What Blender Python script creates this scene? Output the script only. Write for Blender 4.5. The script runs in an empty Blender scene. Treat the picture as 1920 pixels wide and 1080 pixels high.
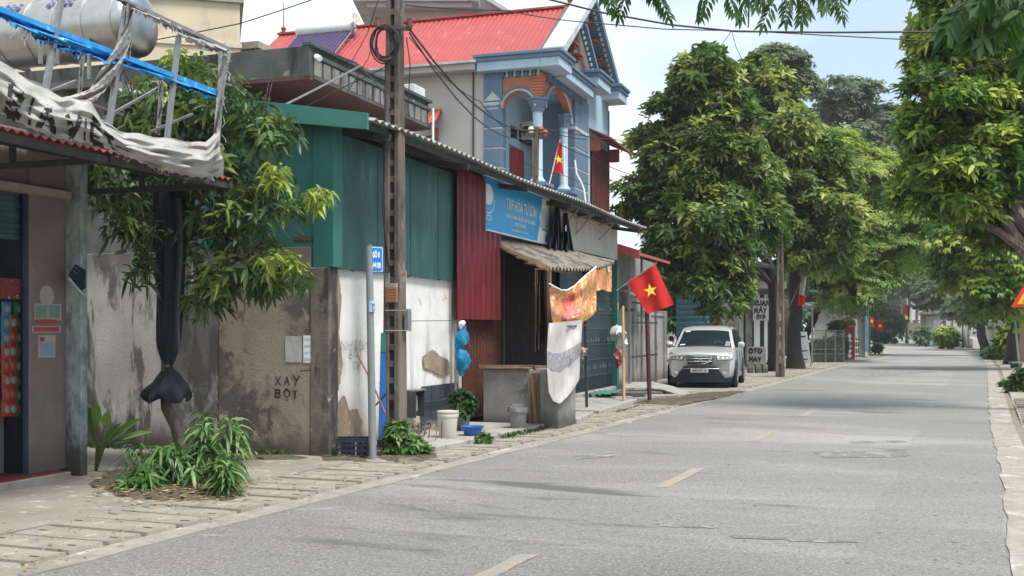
import bpy, math, random
import numpy as np
from mathutils import Vector, Matrix
R = math.radians
rnd = random.Random(7)
SC = bpy.context.scene
COL = SC.collection
# ---------------------------------------------------------------- camera, sky, sun, exposure
CAMH = 1.75
cam_data = bpy.data.cameras.new('camera'); cam = bpy.data.objects.new('camera', cam_data); COL.objects.link(cam)
cam.location = (0, 0, CAMH); cam.rotation_euler = (R(90), 0, 0)
cam_data.sensor_width = 36; cam_data.lens = 36 * 2100 / 1920; cam_data.shift_y = 75 / 1920
cam_data.clip_start = 0.1; cam_data.clip_end = 3000
SC.camera = cam
SUN_EL, SUN_AZ = 62, 128            # degrees; azimuth clockwise from +Y (view direction)
world = bpy.data.worlds.new('World'); SC.world = world; world.use_nodes = True
wn = world.node_tree.nodes; wl = world.node_tree.links; wn.clear()
w_out = wn.new('ShaderNodeOutputWorld'); w_bg = wn.new('ShaderNodeBackground'); w_bg.inputs[1].default_value = 0.12
sky = wn.new('ShaderNodeTexSky'); sky.sky_type = 'NISHITA'; sky.sun_disc = False
sky.sun_elevation = R(SUN_EL); sky.sun_rotation = R(SUN_AZ); sky.air_density = 1.0; sky.dust_density = 2.0
tc = wn.new('ShaderNodeTexCoord'); mp = wn.new('ShaderNodeMapping'); mp.inputs['Scale'].default_value = (1.0, 1.0, 2.6)
mp.inputs['Location'].default_value = (0.35, 0.2, 0.0)
nz = wn.new('ShaderNodeTexNoise'); nz.inputs['Scale'].default_value = 1.7; nz.inputs['Detail'].default_value = 7; nz.inputs['Roughness'].default_value = 0.5
nz.inputs['Distortion'].default_value = 0.3
cr = wn.new('ShaderNodeValToRGB'); cr.color_ramp.elements[0].position = 0.36; cr.color_ramp.elements[1].position = 0.58
cr.color_ramp.elements[0].color = (2.2, 2.8, 3.45, 1); cr.color_ramp.elements[1].color = (4.4, 4.6, 4.7, 1)
mx = wn.new('ShaderNodeMix'); mx.data_type = 'RGBA'; mx.inputs[0].default_value = 0.88
wl.new(tc.outputs['Generated'], mp.inputs['Vector']); wl.new(mp.outputs[0], nz.inputs['Vector'])
# the cloud sheet is thin (blue-grey) towards the right of the view and thick and white to the left
sp = wn.new('ShaderNodeSeparateXYZ'); wl.new(tc.outputs['Generated'], sp.inputs[0])
ma = wn.new('ShaderNodeMath'); ma.operation = 'MULTIPLY_ADD'; ma.inputs[1].default_value = -0.36
wl.new(sp.outputs[0], ma.inputs[0]); wl.new(nz.outputs[0], ma.inputs[2]); wl.new(ma.outputs[0], cr.inputs[0])
wl.new(sky.outputs[0], mx.inputs[6]); wl.new(cr.outputs[0], mx.inputs[7])
wl.new(mx.outputs[2], w_bg.inputs[0]); wl.new(w_bg.outputs[0], w_out.inputs[0])
sun_d = bpy.data.lights.new('sun', 'SUN'); sun = bpy.data.objects.new('sun', sun_d); COL.objects.link(sun)
sun_d.energy = 2.1; sun_d.angle = R(20); sun_d.color = (1.0, 0.965, 0.91)
_sd = Vector((math.sin(R(SUN_AZ)) * math.cos(R(SUN_EL)), math.cos(R(SUN_AZ)) * math.cos(R(SUN_EL)), math.sin(R(SUN_EL))))
sun.rotation_euler = _sd.to_track_quat('Z', 'Y').to_euler(); sun.location = (0, 0, 40)
SC.view_settings.view_transform = 'Standard'; SC.view_settings.look = 'None'
SC.view_settings.exposure = 1.3; SC.view_settings.gamma = 1
SC.render.engine = 'CYCLES'
SC.cycles.max_bounces = 6; SC.cycles.diffuse_bounces = 4; SC.cycles.transparent_max_bounces = 8
try: SC.cycles.use_denoising = True
except Exception: pass

# ---------------------------------------------------------------- places: pixel rays of the 1920x1080 photograph and the street's own frame
FL, HX, HY = 2100.0, 960.0, 615.0
def P(px, py, Y): return Vector(((px - HX) / FL * Y, Y, CAMH - (py - HY) / FL * Y))
def G(px, py, z=0.0): Y = FL * (CAMH - z) / (py - HY); return Vector(((px - HX) / FL * Y, Y, z))
CX, CY, US, UC = -2.44, 14.9, 0.324, 0.946
TH = math.atan2(UC, US)                     # heading of the frontage line
def F(s, t, z=0.0): return Vector((CX + US * s + UC * t, CY + UC * s - US * t, z))   # s along the frontage, t out towards the road
def PT(px, py, t):                          # where the pixel's ray meets the upright plane t
    k = (px - HX) / FL; x0 = CX + UC * t; y0 = CY - US * t
    s = (k * y0 - x0) / (US - k * UC); Y = y0 + UC * s
    return F(s, t, CAMH - (py - HY) / FL * Y)
def PS(px, py, s):                          # where it meets the upright cross plane s
    k = (px - HX) / FL; x0 = CX + US * s; y0 = CY + UC * s
    t = (k * y0 - x0) / (UC + k * US); Y = y0 - US * t
    return F(s, t, CAMH - (py - HY) / FL * Y)
def st(p): dx, dy = p[0] - CX, p[1] - CY; return US * dx + UC * dy, UC * dx - US * dy
RA = math.atan2(0.922, 0.387)               # heading of the road
N_OUT = Vector((UC, -US, 0)); N_UP = Vector((0, 0, 1)); N_AL = Vector((US, UC, 0))

# ---------------------------------------------------------------- materials
MATS = {}
def mat(name, c1, c2=None, scale=3.0, rough=0.8, bump=0.25, bscale=60.0, metal=0.0, stains=(), spec=0.35, trans=0.0, coat=0.0,
        stretch=(1, 1, 1), bdist=0.01, zst=None, emit=None, alpha=None):
    if name in MATS: return MATS[name]
    m = bpy.data.materials.new(name); m.use_nodes = True; n = m.node_tree.nodes; l = m.node_tree.links
    b = n['Principled BSDF']; b.inputs['Roughness'].default_value = rough; b.inputs['Metallic'].default_value = metal
    b.inputs['Specular IOR Level'].default_value = spec; b.inputs['Coat Weight'].default_value = coat
    if alpha is not None: b.inputs['Alpha'].default_value = alpha
    if c2 is None: c2 = tuple(min(1, c * 0.82) for c in c1)
    t = n.new('ShaderNodeTexCoord')
    def noise(sc, strx=(1, 1, 1), det=5, rg=0.6, dist=0.0, rot=0.0):
        src = t.outputs['Object']
        if rot:
            q0 = n.new('ShaderNodeMapping'); q0.inputs['Rotation'].default_value = (0, 0, -rot); l.new(src, q0.inputs['Vector']); src = q0.outputs[0]
        q = n.new('ShaderNodeMapping'); q.inputs['Scale'].default_value = strx; l.new(src, q.inputs['Vector'])
        z = n.new('ShaderNodeTexNoise'); z.inputs['Scale'].default_value = sc; z.inputs['Detail'].default_value = det
        z.inputs['Roughness'].default_value = rg; z.inputs['Distortion'].default_value = dist; l.new(q.outputs[0], z.inputs['Vector']); return z
    def ramp(src, lo, hi):
        r = n.new('ShaderNodeMapRange'); r.interpolation_type = 'SMOOTHSTEP'; r.inputs[1].default_value = lo; r.inputs[2].default_value = hi; l.new(src, r.inputs[0]); return r.outputs[0]
    def mix(f, a, bcol):
        x = n.new('ShaderNodeMix'); x.data_type = 'RGBA'; l.new(f, x.inputs[0])
        if isinstance(a, tuple): x.inputs[6].default_value = (*a, 1)
        else: l.new(a, x.inputs[6])
        if isinstance(bcol, tuple): x.inputs[7].default_value = (*bcol, 1)
        else: l.new(bcol, x.inputs[7])
        return x.outputs[2]
    c = mix(ramp(noise(scale, stretch).outputs[0], 0.3, 0.7), c1, c2)
    for s in stains:                          # (colour, scale, lo, hi, stretch)
        c = mix(ramp(noise(s[1], s[4] if len(s) > 4 else (1, 1, 1), 6, 0.65, 0.4, s[5] if len(s) > 5 else 0).outputs[0], s[2], s[3]), c, s[0])
    if zst:                                   # splash dirt / damp with a ragged edge: (colour, z where full, z where gone, raggedness)
        for (zc, z0, z1, rag) in zst:
            g = n.new('ShaderNodeNewGeometry'); sx = n.new('ShaderNodeSeparateXYZ'); l.new(g.outputs['Position'], sx.inputs[0])
            a = n.new('ShaderNodeMath'); a.operation = 'MULTIPLY_ADD'; a.inputs[1].default_value = rag
            zz = noise(1.6, (1, 1, 0.35), 6, 0.7); l.new(zz.outputs[0], a.inputs[0]); l.new(sx.outputs[2], a.inputs[2])
            c = mix(_rng(n, l, a.outputs[0], z0 + rag * 0.5, z1 + rag * 0.5), c, zc)
    l.new(c, b.inputs['Base Color'])
    if bump:
        bn = n.new('ShaderNodeBump'); bn.inputs['Strength'].default_value = bump; bn.inputs['Distance'].default_value = bdist
        l.new(noise(bscale, (1, 1, 1), 4).outputs[0], bn.inputs['Height']); l.new(bn.outputs[0], b.inputs['Normal'])
    if emit: b.inputs['Emission Color'].default_value = (*emit, 1); b.inputs['Emission Strength'].default_value = 1
    if trans:
        tr = n.new('ShaderNodeBsdfTranslucent'); l.new(c, tr.inputs[0]); ms = n.new('ShaderNodeMixShader'); ms.inputs[0].default_value = trans
        l.new(b.outputs[0], ms.inputs[1]); l.new(tr.outputs[0], ms.inputs[2]); l.new(ms.outputs[0], n['Material Output'].inputs[0])
    MATS[name] = m; return m
def _rng(n, l, src, z0, z1):
    r = n.new('ShaderNodeMapRange'); r.interpolation_type = 'SMOOTHSTEP'
    r.inputs[1].default_value = min(z0, z1); r.inputs[2].default_value = max(z0, z1)
    r.inputs[3].default_value = 1.0 if z0 < z1 else 0.0; r.inputs[4].default_value = 0.0 if z0 < z1 else 1.0
    l.new(src, r.inputs[0]); return r.outputs[0]
def leafmat(name, dark, mid, new, rough=0.45, trans=0.3):
    if name in MATS: return MATS[name]
    m = bpy.data.materials.new(name); m.use_nodes = True; n = m.node_tree.nodes; l = m.node_tree.links; b = n['Principled BSDF']
    at = n.new('ShaderNodeAttribute'); at.attribute_name = 'tint'
    r = n.new('ShaderNodeValToRGB'); r.color_ramp.elements[0].color = (*dark, 1); r.color_ramp.elements[1].color = (*new, 1)
    e = r.color_ramp.elements.new(0.5); e.color = (*mid, 1); l.new(at.outputs['Fac'], r.inputs[0])
    l.new(r.outputs[0], b.inputs['Base Color']); b.inputs['Roughness'].default_value = rough; b.inputs['Specular IOR Level'].default_value = 0.4
    tr = n.new('ShaderNodeBsdfTranslucent'); l.new(r.outputs[0], tr.inputs[0]); ms = n.new('ShaderNodeMixShader'); ms.inputs[0].default_value = trans
    l.new(b.outputs[0], ms.inputs[1]); l.new(tr.outputs[0], ms.inputs[2]); l.new(ms.outputs[0], n['Material Output'].inputs[0])
    MATS[name] = m; return m

# ---------------------------------------------------------------- objects
def tag(o, label=None, cat=None, group=None, kind=None):
    if label: o['label'] = label
    if cat: o['category'] = cat
    if group: o['group'] = group
    if kind: o['kind'] = kind
    return o
def thing(name, label, cat, loc=(0, 0, 0), rz=0.0, group=None):
    o = bpy.data.objects.new(name, None); COL.objects.link(o); o.location = loc; o.rotation_euler = (0, 0, rz); o.empty_display_size = 0.2
    tag(o, label, cat, group); o['_m'] = 1; del o['_m']; WM[o.name] = Matrix.Translation(Vector(loc)) @ Matrix.Rotation(rz, 4, 'Z'); return o
WM = {}
def wmat(o):
    return WM.get(o.name, Matrix.Identity(4)) if o else Matrix.Identity(4)
class MB:
    """collects faces in world coordinates; build() links them as ONE mesh object"""
    def __init__(s): s.v = []; s.f = []; s.m = []; s.mi = 0
    def add(s, vs, fs):
        k = len(s.v); s.v += [tuple(x) for x in vs]
        for f in fs: s.f.append(tuple(i + k for i in f)); s.m.append(s.mi)
        return s
    def hexa(s, p): return s.add(p, [(0, 3, 2, 1), (4, 5, 6, 7), (0, 1, 5, 4), (1, 2, 6, 5), (2, 3, 7, 6), (3, 0, 4, 7)])
    def fbox(s, s0, s1, t0, t1, z0, z1):     # box in the frontage frame
        return s.hexa([F(s0, t0, z0), F(s1, t0, z0), F(s1, t1, z0), F(s0, t1, z0), F(s0, t0, z1), F(s1, t0, z1), F(s1, t1, z1), F(s0, t1, z1)])
    def obox(s, c, dx, dy, dz, rz=0.0, tilt=None):   # centre, full sizes, heading
        M = Matrix.Translation(Vector(c)) @ Matrix.Rotation(rz, 4, 'Z')
        if tilt: M = M @ tilt
        q = [(-1, -1, -1), (1, -1, -1), (1, 1, -1), (-1, 1, -1), (-1, -1, 1), (1, -1, 1), (1, 1, 1), (-1, 1, 1)]
        return s.hexa([M @ Vector((a * dx / 2, b * dy / 2, c_ * dz / 2)) for a, b, c_ in q])
    def bar(s, p, q, w=0.04, h=None, side=None):
        p, q = Vector(p), Vector(q); h = h or w; d = (q - p).normalized()
        a = Vector(side).normalized() if side is not None else (d.cross(Vector((0, 0, 1))) if abs(d.z) < 0.95 else d.cross(Vector((US, UC, 0))))
        a = (a - d * a.dot(d)).normalized(); b = d.cross(a)
        o = [(-1, -1), (1, -1), (1, 1), (-1, 1)]
        return s.hexa([p + a * x * w / 2 + b * y * h / 2 for x, y in o] + [q + a * x * w / 2 + b * y * h / 2 for x, y in o])
    def tube(s, path, r, n=8, cap=True):
        path = [Vector(p) for p in path]; rr = r if isinstance(r, (list, tuple)) else [r] * len(path)
        vs = []; fs = []; ref = None
        for i, p in enumerate(path):
            d = (path[min(i + 1, len(path) - 1)] - path[max(i - 1, 0)])
            d = d.normalized() if d.length > 1e-9 else Vector((0, 0, 1))
            if ref is None: ref = d.cross(Vector((0.31, 0.77, 0.21)) if abs(d.z) > 0.8 else Vector((0, 0, 1))).normalized()
            ref = (ref - d * ref.dot(d)).normalized(); b = d.cross(ref)
            for k in range(n):
                a = 2 * math.pi * k / n; vs.append(p + (ref * math.cos(a) + b * math.sin(a)) * rr[i])
        for i in range(len(path) - 1):
            for k in range(n): fs.append((i * n + k, i * n + (k + 1) % n, (i + 1) * n + (k + 1) % n, (i + 1) * n + k))
        if cap: fs.append(tuple(range(n))[::-1]); fs.append(tuple((len(path) - 1) * n + k for k in range(n)))
        return s.add(vs, fs)
    def lathe(s, c, prof, n=24, axis=None, wav=None):    # prof: (radius, height along axis)
        c = Vector(c); ax = Vector(axis or (0, 0, 1)).normalized(); a = ax.orthogonal().normalized(); b = ax.cross(a); vs = []; fs = []
        for j, (r, h) in enumerate(prof):
            for k in range(n):
                an = 2 * math.pi * k / n; q = r * (wav(an, h) if wav else 1); vs.append(c + ax * h + (a * math.cos(an) + b * math.sin(an)) * q)
        for j in range(len(prof) - 1):
            for k in range(n): fs.append((j * n + k, j * n + (k + 1) % n, (j + 1) * n + (k + 1) % n, (j + 1) * n + k))
        if prof[0][0] > 1e-6: fs.append(tuple(range(n))[::-1])
        if prof[-1][0] > 1e-6: fs.append(tuple((len(prof) - 1) * n + k for k in range(n)))
        return s.add(vs, fs)
    def grid(s, fn, nu, nv, thick=None):      # fn(u,v) -> point; optional thickness vector
        vs = [Vector(fn(i / nu, j / nv)) for j in range(nv + 1) for i in range(nu + 1)]
        fs = [(j * (nu + 1) + i, j * (nu + 1) + i + 1, (j + 1) * (nu + 1) + i + 1, (j + 1) * (nu + 1) + i) for j in range(nv) for i in range(nu)]
        if thick is None: return s.add(vs, fs)
        k = len(vs); th = Vector(thick); vs2 = vs + [v + th for v in vs]; fs2 = fs + [tuple(x + k for x in f[::-1]) for f in fs]
        W = nu + 1
        for i in range(nu): fs2 += [(i + 1, i, i + k, i + 1 + k), (nv * W + i, nv * W + i + 1, nv * W + i + 1 + k, nv * W + i + k)]
        for j in range(nv): fs2 += [(j * W, (j + 1) * W, (j + 1) * W + k, j * W + k), ((j + 1) * W + nu, j * W + nu, j * W + nu + k, (j + 1) * W + nu + k)]
        return s.add(vs2, fs2)
    def prism(s, poly, off):                  # flat polygon swept by a vector
        poly = [Vector(p) for p in poly]; off = Vector(off); n = len(poly)
        return s.add(poly + [p + off for p in poly], [tuple(range(n))[::-1], tuple(n + i for i in range(n))] + [(i, (i + 1) % n, (i + 1) % n + n, i + n) for i in range(n)])
    def build(s, name, m, parent=None, smooth=False, bevel=0.0, label=None, root=None, kind=None):
        me = bpy.data.meshes.new(name); M = wmat(parent if root is None else root)
        inv = M.inverted(); me.from_pydata([inv @ Vector(v) for v in s.v], [], s.f)
        ms = m if isinstance(m, (list, tuple)) else [m]
        for x in ms: me.materials.append(x)
        if len(ms) > 1: me.polygons.foreach_set('material_index', s.m)
        if smooth: me.polygons.foreach_set('use_smooth', [True] * len(s.f)); me.set_sharp_from_angle(angle=R(42))
        me.update()
        o = bpy.data.objects.new(name, me); COL.objects.link(o)
        if parent is not None: o.parent = parent; WM[o.name] = M
        if bevel:
            bv = o.modifiers.new('bevel', 'BEVEL'); bv.width = bevel; bv.segments = 1; bv.limit_method = 'ANGLE'; bv.angle_limit = R(50)
        if label: o['label'] = label
        if kind: o['kind'] = kind
        return o
def solo(name, mb, m, label, cat, base, rz=0.0, group=None, kind=None, **k):
    """a thing that is one mesh, its origin at its base"""
    WM['~'] = Matrix.Translation(Vector(base)) @ Matrix.Rotation(rz, 4, 'Z')
    class _r: name = '~'
    o = mb.build(name, m, None, root=_r, **k); o.location = base; o.rotation_euler = (0, 0, rz); WM[o.name] = WM['~']
    return tag(o, label, cat, group, kind)
def struct(name, mb, m, **k):
    o = mb.build(name, m, None, **k); o['kind'] = 'structure'; return o
def copy_tree(o, loc=None, rz=None, label=None, parent=None):
    c = o.copy(); COL.objects.link(c)
    if parent is not None: c.parent = parent
    if loc is not None: c.location = loc
    if rz is not None: c.rotation_euler = (0, 0, rz)
    if label: c['label'] = label
    if parent is None: WM[c.name] = Matrix.Translation(c.location) @ Matrix.Rotation(c.rotation_euler.z, 4, 'Z')
    for ch in list(o.children): copy_tree(ch, parent=c)
    return c
# lettering: the built-in font turned into a thin mesh standing on a surface
def text(name, body, m, origin, xdir, zdir, height, width=None, parent=None, depth=0.002, align='LEFT', shear=0.0, bold=0.0):
    cu = bpy.data.curves.new(name, 'FONT'); cu.body = body; cu.size = 1.0; cu.align_x = align; cu.extrude = 0.0; cu.resolution_u = 2; cu.offset = bold
    tmp = bpy.data.objects.new(name, cu); COL.objects.link(tmp); dg = bpy.context.evaluated_depsgraph_get(); dg.update()
    me = bpy.data.meshes.new_from_object(tmp.evaluated_get(dg)); bpy.data.objects.remove(tmp); bpy.data.curves.remove(cu)
    vs = np.array([v.co[:] for v in me.vertices])
    if len(vs) == 0: return None
    mn, mxx = vs.min(0), vs.max(0); cap = 0.72
    sy = height / cap; sx = (width / (mxx[0] - mn[0])) if width else sy
    X = Vector(xdir).normalized(); Z = Vector(zdir).normalized(); N = X.cross(Z).normalized(); inv = wmat(parent).inverted(); O = Vector(origin)
    x0 = mn[0] if align == 'LEFT' else (mn[0] + mxx[0]) / 2
    for v in me.vertices:
        a, b = (v.co.x - x0) * sx, v.co.y * sy
        v.co = inv @ (O + X * (a + shear * b) + Z * b + N * depth)
    me.materials.clear(); me.materials.append(m); me.update()
    o = bpy.data.objects.new(name, me); COL.objects.link(o)
    if parent is not None: o.parent = parent; WM[o.name] = wmat(parent)
    return o
STROKES = {'X': [[(0, 0), (1, 1)], [(0, 1), (1, 0)]], 'A': [[(0, 0), (.5, 1), (1, 0)], [(.2, .4), (.8, .4)]], 'Y': [[(0, 1), (.5, .5), (1, 1)], [(.5, .5), (.3, 0)]],
 'B': [[(0, 0), (0, 1), (.8, .85), (.75, .6), (0, .5), (.9, .3), (.7, 0), (0, 0)]], 'O': [[(.5, 0), (0, .3), (0, .7), (.5, 1), (1, .7), (1, .3), (.5, 0)]],
 'T': [[(0, 1), (1, 1)], [(.5, 1), (.5, 0)]], 'R': [[(0, 0), (0, 1), (.9, .9), (.85, .55), (0, .5), (1, 0)]], 'U': [[(0, 1), (.05, .1), (.5, 0), (.95, .1), (1, 1)]],
 'E': [[(1, 1), (0, 1), (0, 0), (1, 0)], [(0, .5), (.8, .5)]], 'M': [[(0, 0), (.1, 1), (.5, .4), (.9, 1), (1, 0)]], 'N': [[(0, 0), (0, 1), (1, 0), (1, 1)]],
 'H': [[(0, 0), (0, 1)], [(1, 0), (1, 1)], [(0, .5), (1, .5)]], 'S': [[(1, .85), (.5, 1), (.05, .8), (.2, .55), (.85, .4), (.9, .15), (.4, 0), (0, .15)]], 'K': [[(0, 0), (0, 1)], [(1, 1), (0, .5), (1, 0)]],
 '^': [[(0.1, .95), (.5, 1.25), (.9, .95)]], '.': [[(.45, -.3), (.55, -.25)]], "'": [[(.4, 1.1), (.75, 1.4)]], 'D': [[(0, 0), (0, 1), (.8, .8), (.9, .3), (0, 0)]], '-': [[(0, .5), (1, .5)]], 'I': [[(.5, 0), (.5, 1)]], 'Z': [[(0,1),(1,1),(0,0),(1,0)]]}
def brush(mb, line, origin, xdir, zdir, h, w, gap, lw, seed=1, off=0.003):
    """hand-painted capitals: '^', ' and . sit over/under the letter before them"""
    q = random.Random(seed); X = Vector(xdir).normalized(); Z = Vector(zdir).normalized(); N = X.cross(Z).normalized(); O = Vector(origin); x = 0
    for i, ch in enumerate(line):
        if ch == ' ': x += w * 0.8; continue
        mark = ch in "^'."
        ox = x - (w + gap) if mark else x; jz = q.uniform(-.06, .06) * h; sc = q.uniform(.88, 1.1)
        for stk in STROKES[ch]:
            pts = [O + X * (ox + a * w * sc) + Z * (b * h * sc + jz) + N * off for a, b in stk]
            for a, b in zip(pts[:-1], pts[1:]):
                d = (b - a).normalized(); e = N.cross(d) * lw * q.uniform(.35, .65); a2 = a - d * lw * .3; b2 = b + d * lw * .3
                mb.add([a2 - e, b2 - e, b2 + e, a2 + e], [(0, 1, 2, 3)])
        if not mark: x += w + gap
    return mb
# ================================================================ common materials
m_dirt = mat('earth', (.16, .13, .09), (.10, .09, .055), 0.8, .95, .5, 20, stains=[((.06, .09, .03), 1.5, .5, .62)])
m_asph = mat('worn_asphalt', (.265, .252, .230), (.180, .172, .158), 22, .62, .9, 90, bdist=.02, spec=.5,
             stains=[((.35, .333, .305), .30, .46, .66, (1, .3, 1), -.4 + 1.5708), ((.235, .224, .206), .5, .57, .74, (.5, 1.0, 1), -.4), ((.13, .125, .115), 11, .59, .68, (1, 1, 1)), ((.50, .48, .445), 42, .56, .64), ((.08, .078, .072), 34, .57, .64), ((.13, .125, .115), 4.5, .645, .69, (.3, 3.0, 1), -.05), ((.12, .116, .108), 1.1, .56, .70, (1, .3, 1), 1.17), ((.46, .45, .43), 1.3, .64, .74, (.4, 2.2, 1), .05)])
m_asph2 = mat('asphalt_patching', (.20, .192, .178), (.13, .125, .117), 30, .85, .8, 90, bdist=.015, stains=[((.40, .395, .385), 45, .56, .64), ((.32, .315, .305), 4, .50, .62)])
m_yell = mat('worn_yellow_paint', (.56, .33, .11), (.46, .30, .13), 8, .7, .5, stains=[((.26, .25, .225), 38, .40, .54), ((.27, .26, .235), 5, .42, .58)])
m_conc = mat('pavement_concrete', (.30, .27, .225), (.22, .20, .168), 1.4, .9, .5, 90, bdist=.006,
             stains=[((.24, .21, .17), .8, .50, .66), ((.30, .26, .20), 2.4, .54, .66), ((.50, .46, .40), 5, .56, .7), ((.15, .13, .10), 14, .64, .72), ((.15,.15,.08), 2.3, .63, .72)])
m_slab = mat('paving_concrete', (.32, .29, .24), (.235, .212, .175), 2.5, .9, .5, 70, bdist=.006, stains=[((.24, .22, .16), 3.0, .55, .7), ((.60, .55, .46), 9, .60, .7), ((.13,.11,.08), 20, .66, .72)])
m_kerb = mat('kerb_concrete', (.33, .305, .262), (.25, .228, .192), 4, .9, .5, 60, stains=[((.24, .21, .17), 1.6, .52, .64), ((.26, .24, .21), 6, .55, .68), ((.50, .47, .42), 2, .55, .7)])
m_grass = leafmat('verge_leaves', (.02, .05, .01), (.05, .11, .022), (.14, .21, .05))

# ================================================================ ground, road, pavements
def lerp_tab(tab, y):
    for (x0, y0), (x1, y1) in zip(tab[:-1], tab[1:]):
        if y <= y1: return x0 + (x1 - x0) * (y - y0) / (y1 - y0)
    return tab[-1][0]
LE = [(-11.06, -10), (-3.36, 7.94), (4.05, 25), (9.6, 38), (16.7, 54.9), (20.1, 61.4), (23.9, 70), (26.6, 79.5), (32.8, 102), (70, 216), (88, 270)]
RE = [(-4.0, -10), (3.52, 7.9), (5.65, 12.9), (8.5, 19.9), (13.6, 32), (20.8, 49), (26.5, 63), (30.7, 73.5), (36.2, 90), (40.5, 103), (44.7, 119), (53.3, 147), (75.5, 216), (94, 270)]
def smooth_tab(tab, y, w=2.0): return sum(lerp_tab(tab, y + k * w) for k in (-1.5, -.75, 0, .75, 1.5)) / 5 if y > 26 else lerp_tab(tab, y)
def XL(y): return smooth_tab(LE, y)
def XR(y): return smooth_tab(RE, y)
YS = [-10, -5, 0] + [3 + .3 * i for i in range(110)] + [36 + 1.0 * i for i in range(60)] + [96 + 3 * i for i in range(59)]
def rag(y, k, a=.03): return a * (math.sin(y * 3.1 + k) + .6 * math.sin(y * 7.7 + 2 * k) + .5 * math.sin(y * 17.3 + k)) / 2
def strip(fa, fb, z, thick=0.0, n=1, za=None):
    mb = MB(); vs = []; fs = []
    for y in YS:
        a, b = fa(y), fb(y)
        for i in range(n + 1): vs.append((a + (b - a) * i / n, y, z + (za(y, i / n) if za else 0)))
    W = n + 1
    for j in range(len(YS) - 1):
        for i in range(n): fs.append((j * W + i, j * W + i + 1, (j + 1) * W + i + 1, (j + 1) * W + i))
    for j in range(len(YS) - 1):
        for i, sg in ((0, 0), (n, 1)):
            k = len(vs); a, b = vs[j * W + i], vs[(j + 1) * W + i]; vs += [(a[0], a[1], -.07), (b[0], b[1], -.07)]; fs.append((j * W + i, (j + 1) * W + i, k + 1, k) if sg == 0 else (j * W + i, k, k + 1, (j + 1) * W + i))
    return mb.add(vs, fs)
g = MB(); g.add([(-600, -200, -.06), (900, -200, -.06), (900, 1500, -.06), (-600, 1500, -.06)], [(0, 1, 2, 3)]); struct('ground', g, m_dirt)
road = struct('road', strip(lambda y: XL(y) - .05, lambda y: XR(y) + .05, 0.0, n=6), m_asph)
for i, (y0, y1) in enumerate([(7.2, 8.65), (12.3, 13.95), (17.3, 18.9), (22.2, 24.0), (27.2, 28.8)]):
    def cxl(y): return (XL(y) + XR(y)) / 2 - .10 if False else -0.04 + (y - 8.26) * .415
    mb = MB(); n = 14; vs = []
    for j in range(n + 1):
        y = y0 + (y1 - y0) * j / n; vs += [(cxl(y) - .075 + rnd.uniform(-.008, .008), y, .004), (cxl(y) + .085 + rnd.uniform(-.008, .008), y, .004)]
    mb.add(vs, [(2 * j, 2 * j + 1, 2 * j + 3, 2 * j + 2) for j in range(n)]); mb.build('centre_line_dash', m_yell, road)
def blotch(pts, z=.004, jit=.04, sub=5):
    out = []
    for a, b in zip(pts, pts[1:] + pts[:1]):
        for k in range(sub): out.append((a[0] + (b[0] - a[0]) * k / sub + rnd.uniform(-jit, jit), a[1] + (b[1] - a[1]) * k / sub + rnd.uniform(-jit, jit), z))
    return out
for q in ([(1520, 847), (1700, 846), (1712, 857), (1545, 859)], [(1475, 1010), (1600, 1014), (1615, 1018), (1480, 1016)], [(1370, 1004), (1480, 1008), (1470, 1012), (1375, 1010)],
          [(1590, 828), (1690, 826), (1700, 829), (1600, 832)], [(1230, 983), (1340, 986), (1345, 991), (1240, 988)], [(1610, 696), (1740, 690), (1760, 698), (1640, 706)], [(1080, 855), (1150, 850), (1155, 856), (1085, 862)]):
    pts = [tuple(G(a, b)[:2]) for a, b in q]; mb = MB(); pp = blotch(pts, .0045, .02)
    mb.add(pp, [tuple(range(len(pp)))]); mb.build('asphalt_patch', m_asph2, road)
# longitudinal repair band along the right lane: an older, darker asphalt sheet
mb = MB(); vs = []
ysb = [2 + .4 * i for i in range(165)]
for y in ysb: vs += [(XR(y) - 1.25 * min(1, max(.06, (67.5 - y) / 22)) + rag(y * .4, 3, .06) + rag(y, 1, .02), y, .0035), (XR(y) - .03 + rag(y, 1, .02), y, .0035)]
mb.add(vs, [(2 * j, 2 * j + 1, 2 * j + 3, 2 * j + 2) for j in range(len(ysb) - 1)])
mb.build('repair_band', mat('old_asphalt', (.262, .249, .227), (.19, .181, .166), 22, .62, .9, 90, bdist=.02, spec=.5, stains=[((.33, .314, .288), .30, .50, .70, (1, .3, 1), 1.17), ((.44, .42, .39), 42, .57, .65), ((.08, .078, .072), 34, .57, .64), ((.12, .115, .105), 11, .59, .68)]), road)
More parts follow.
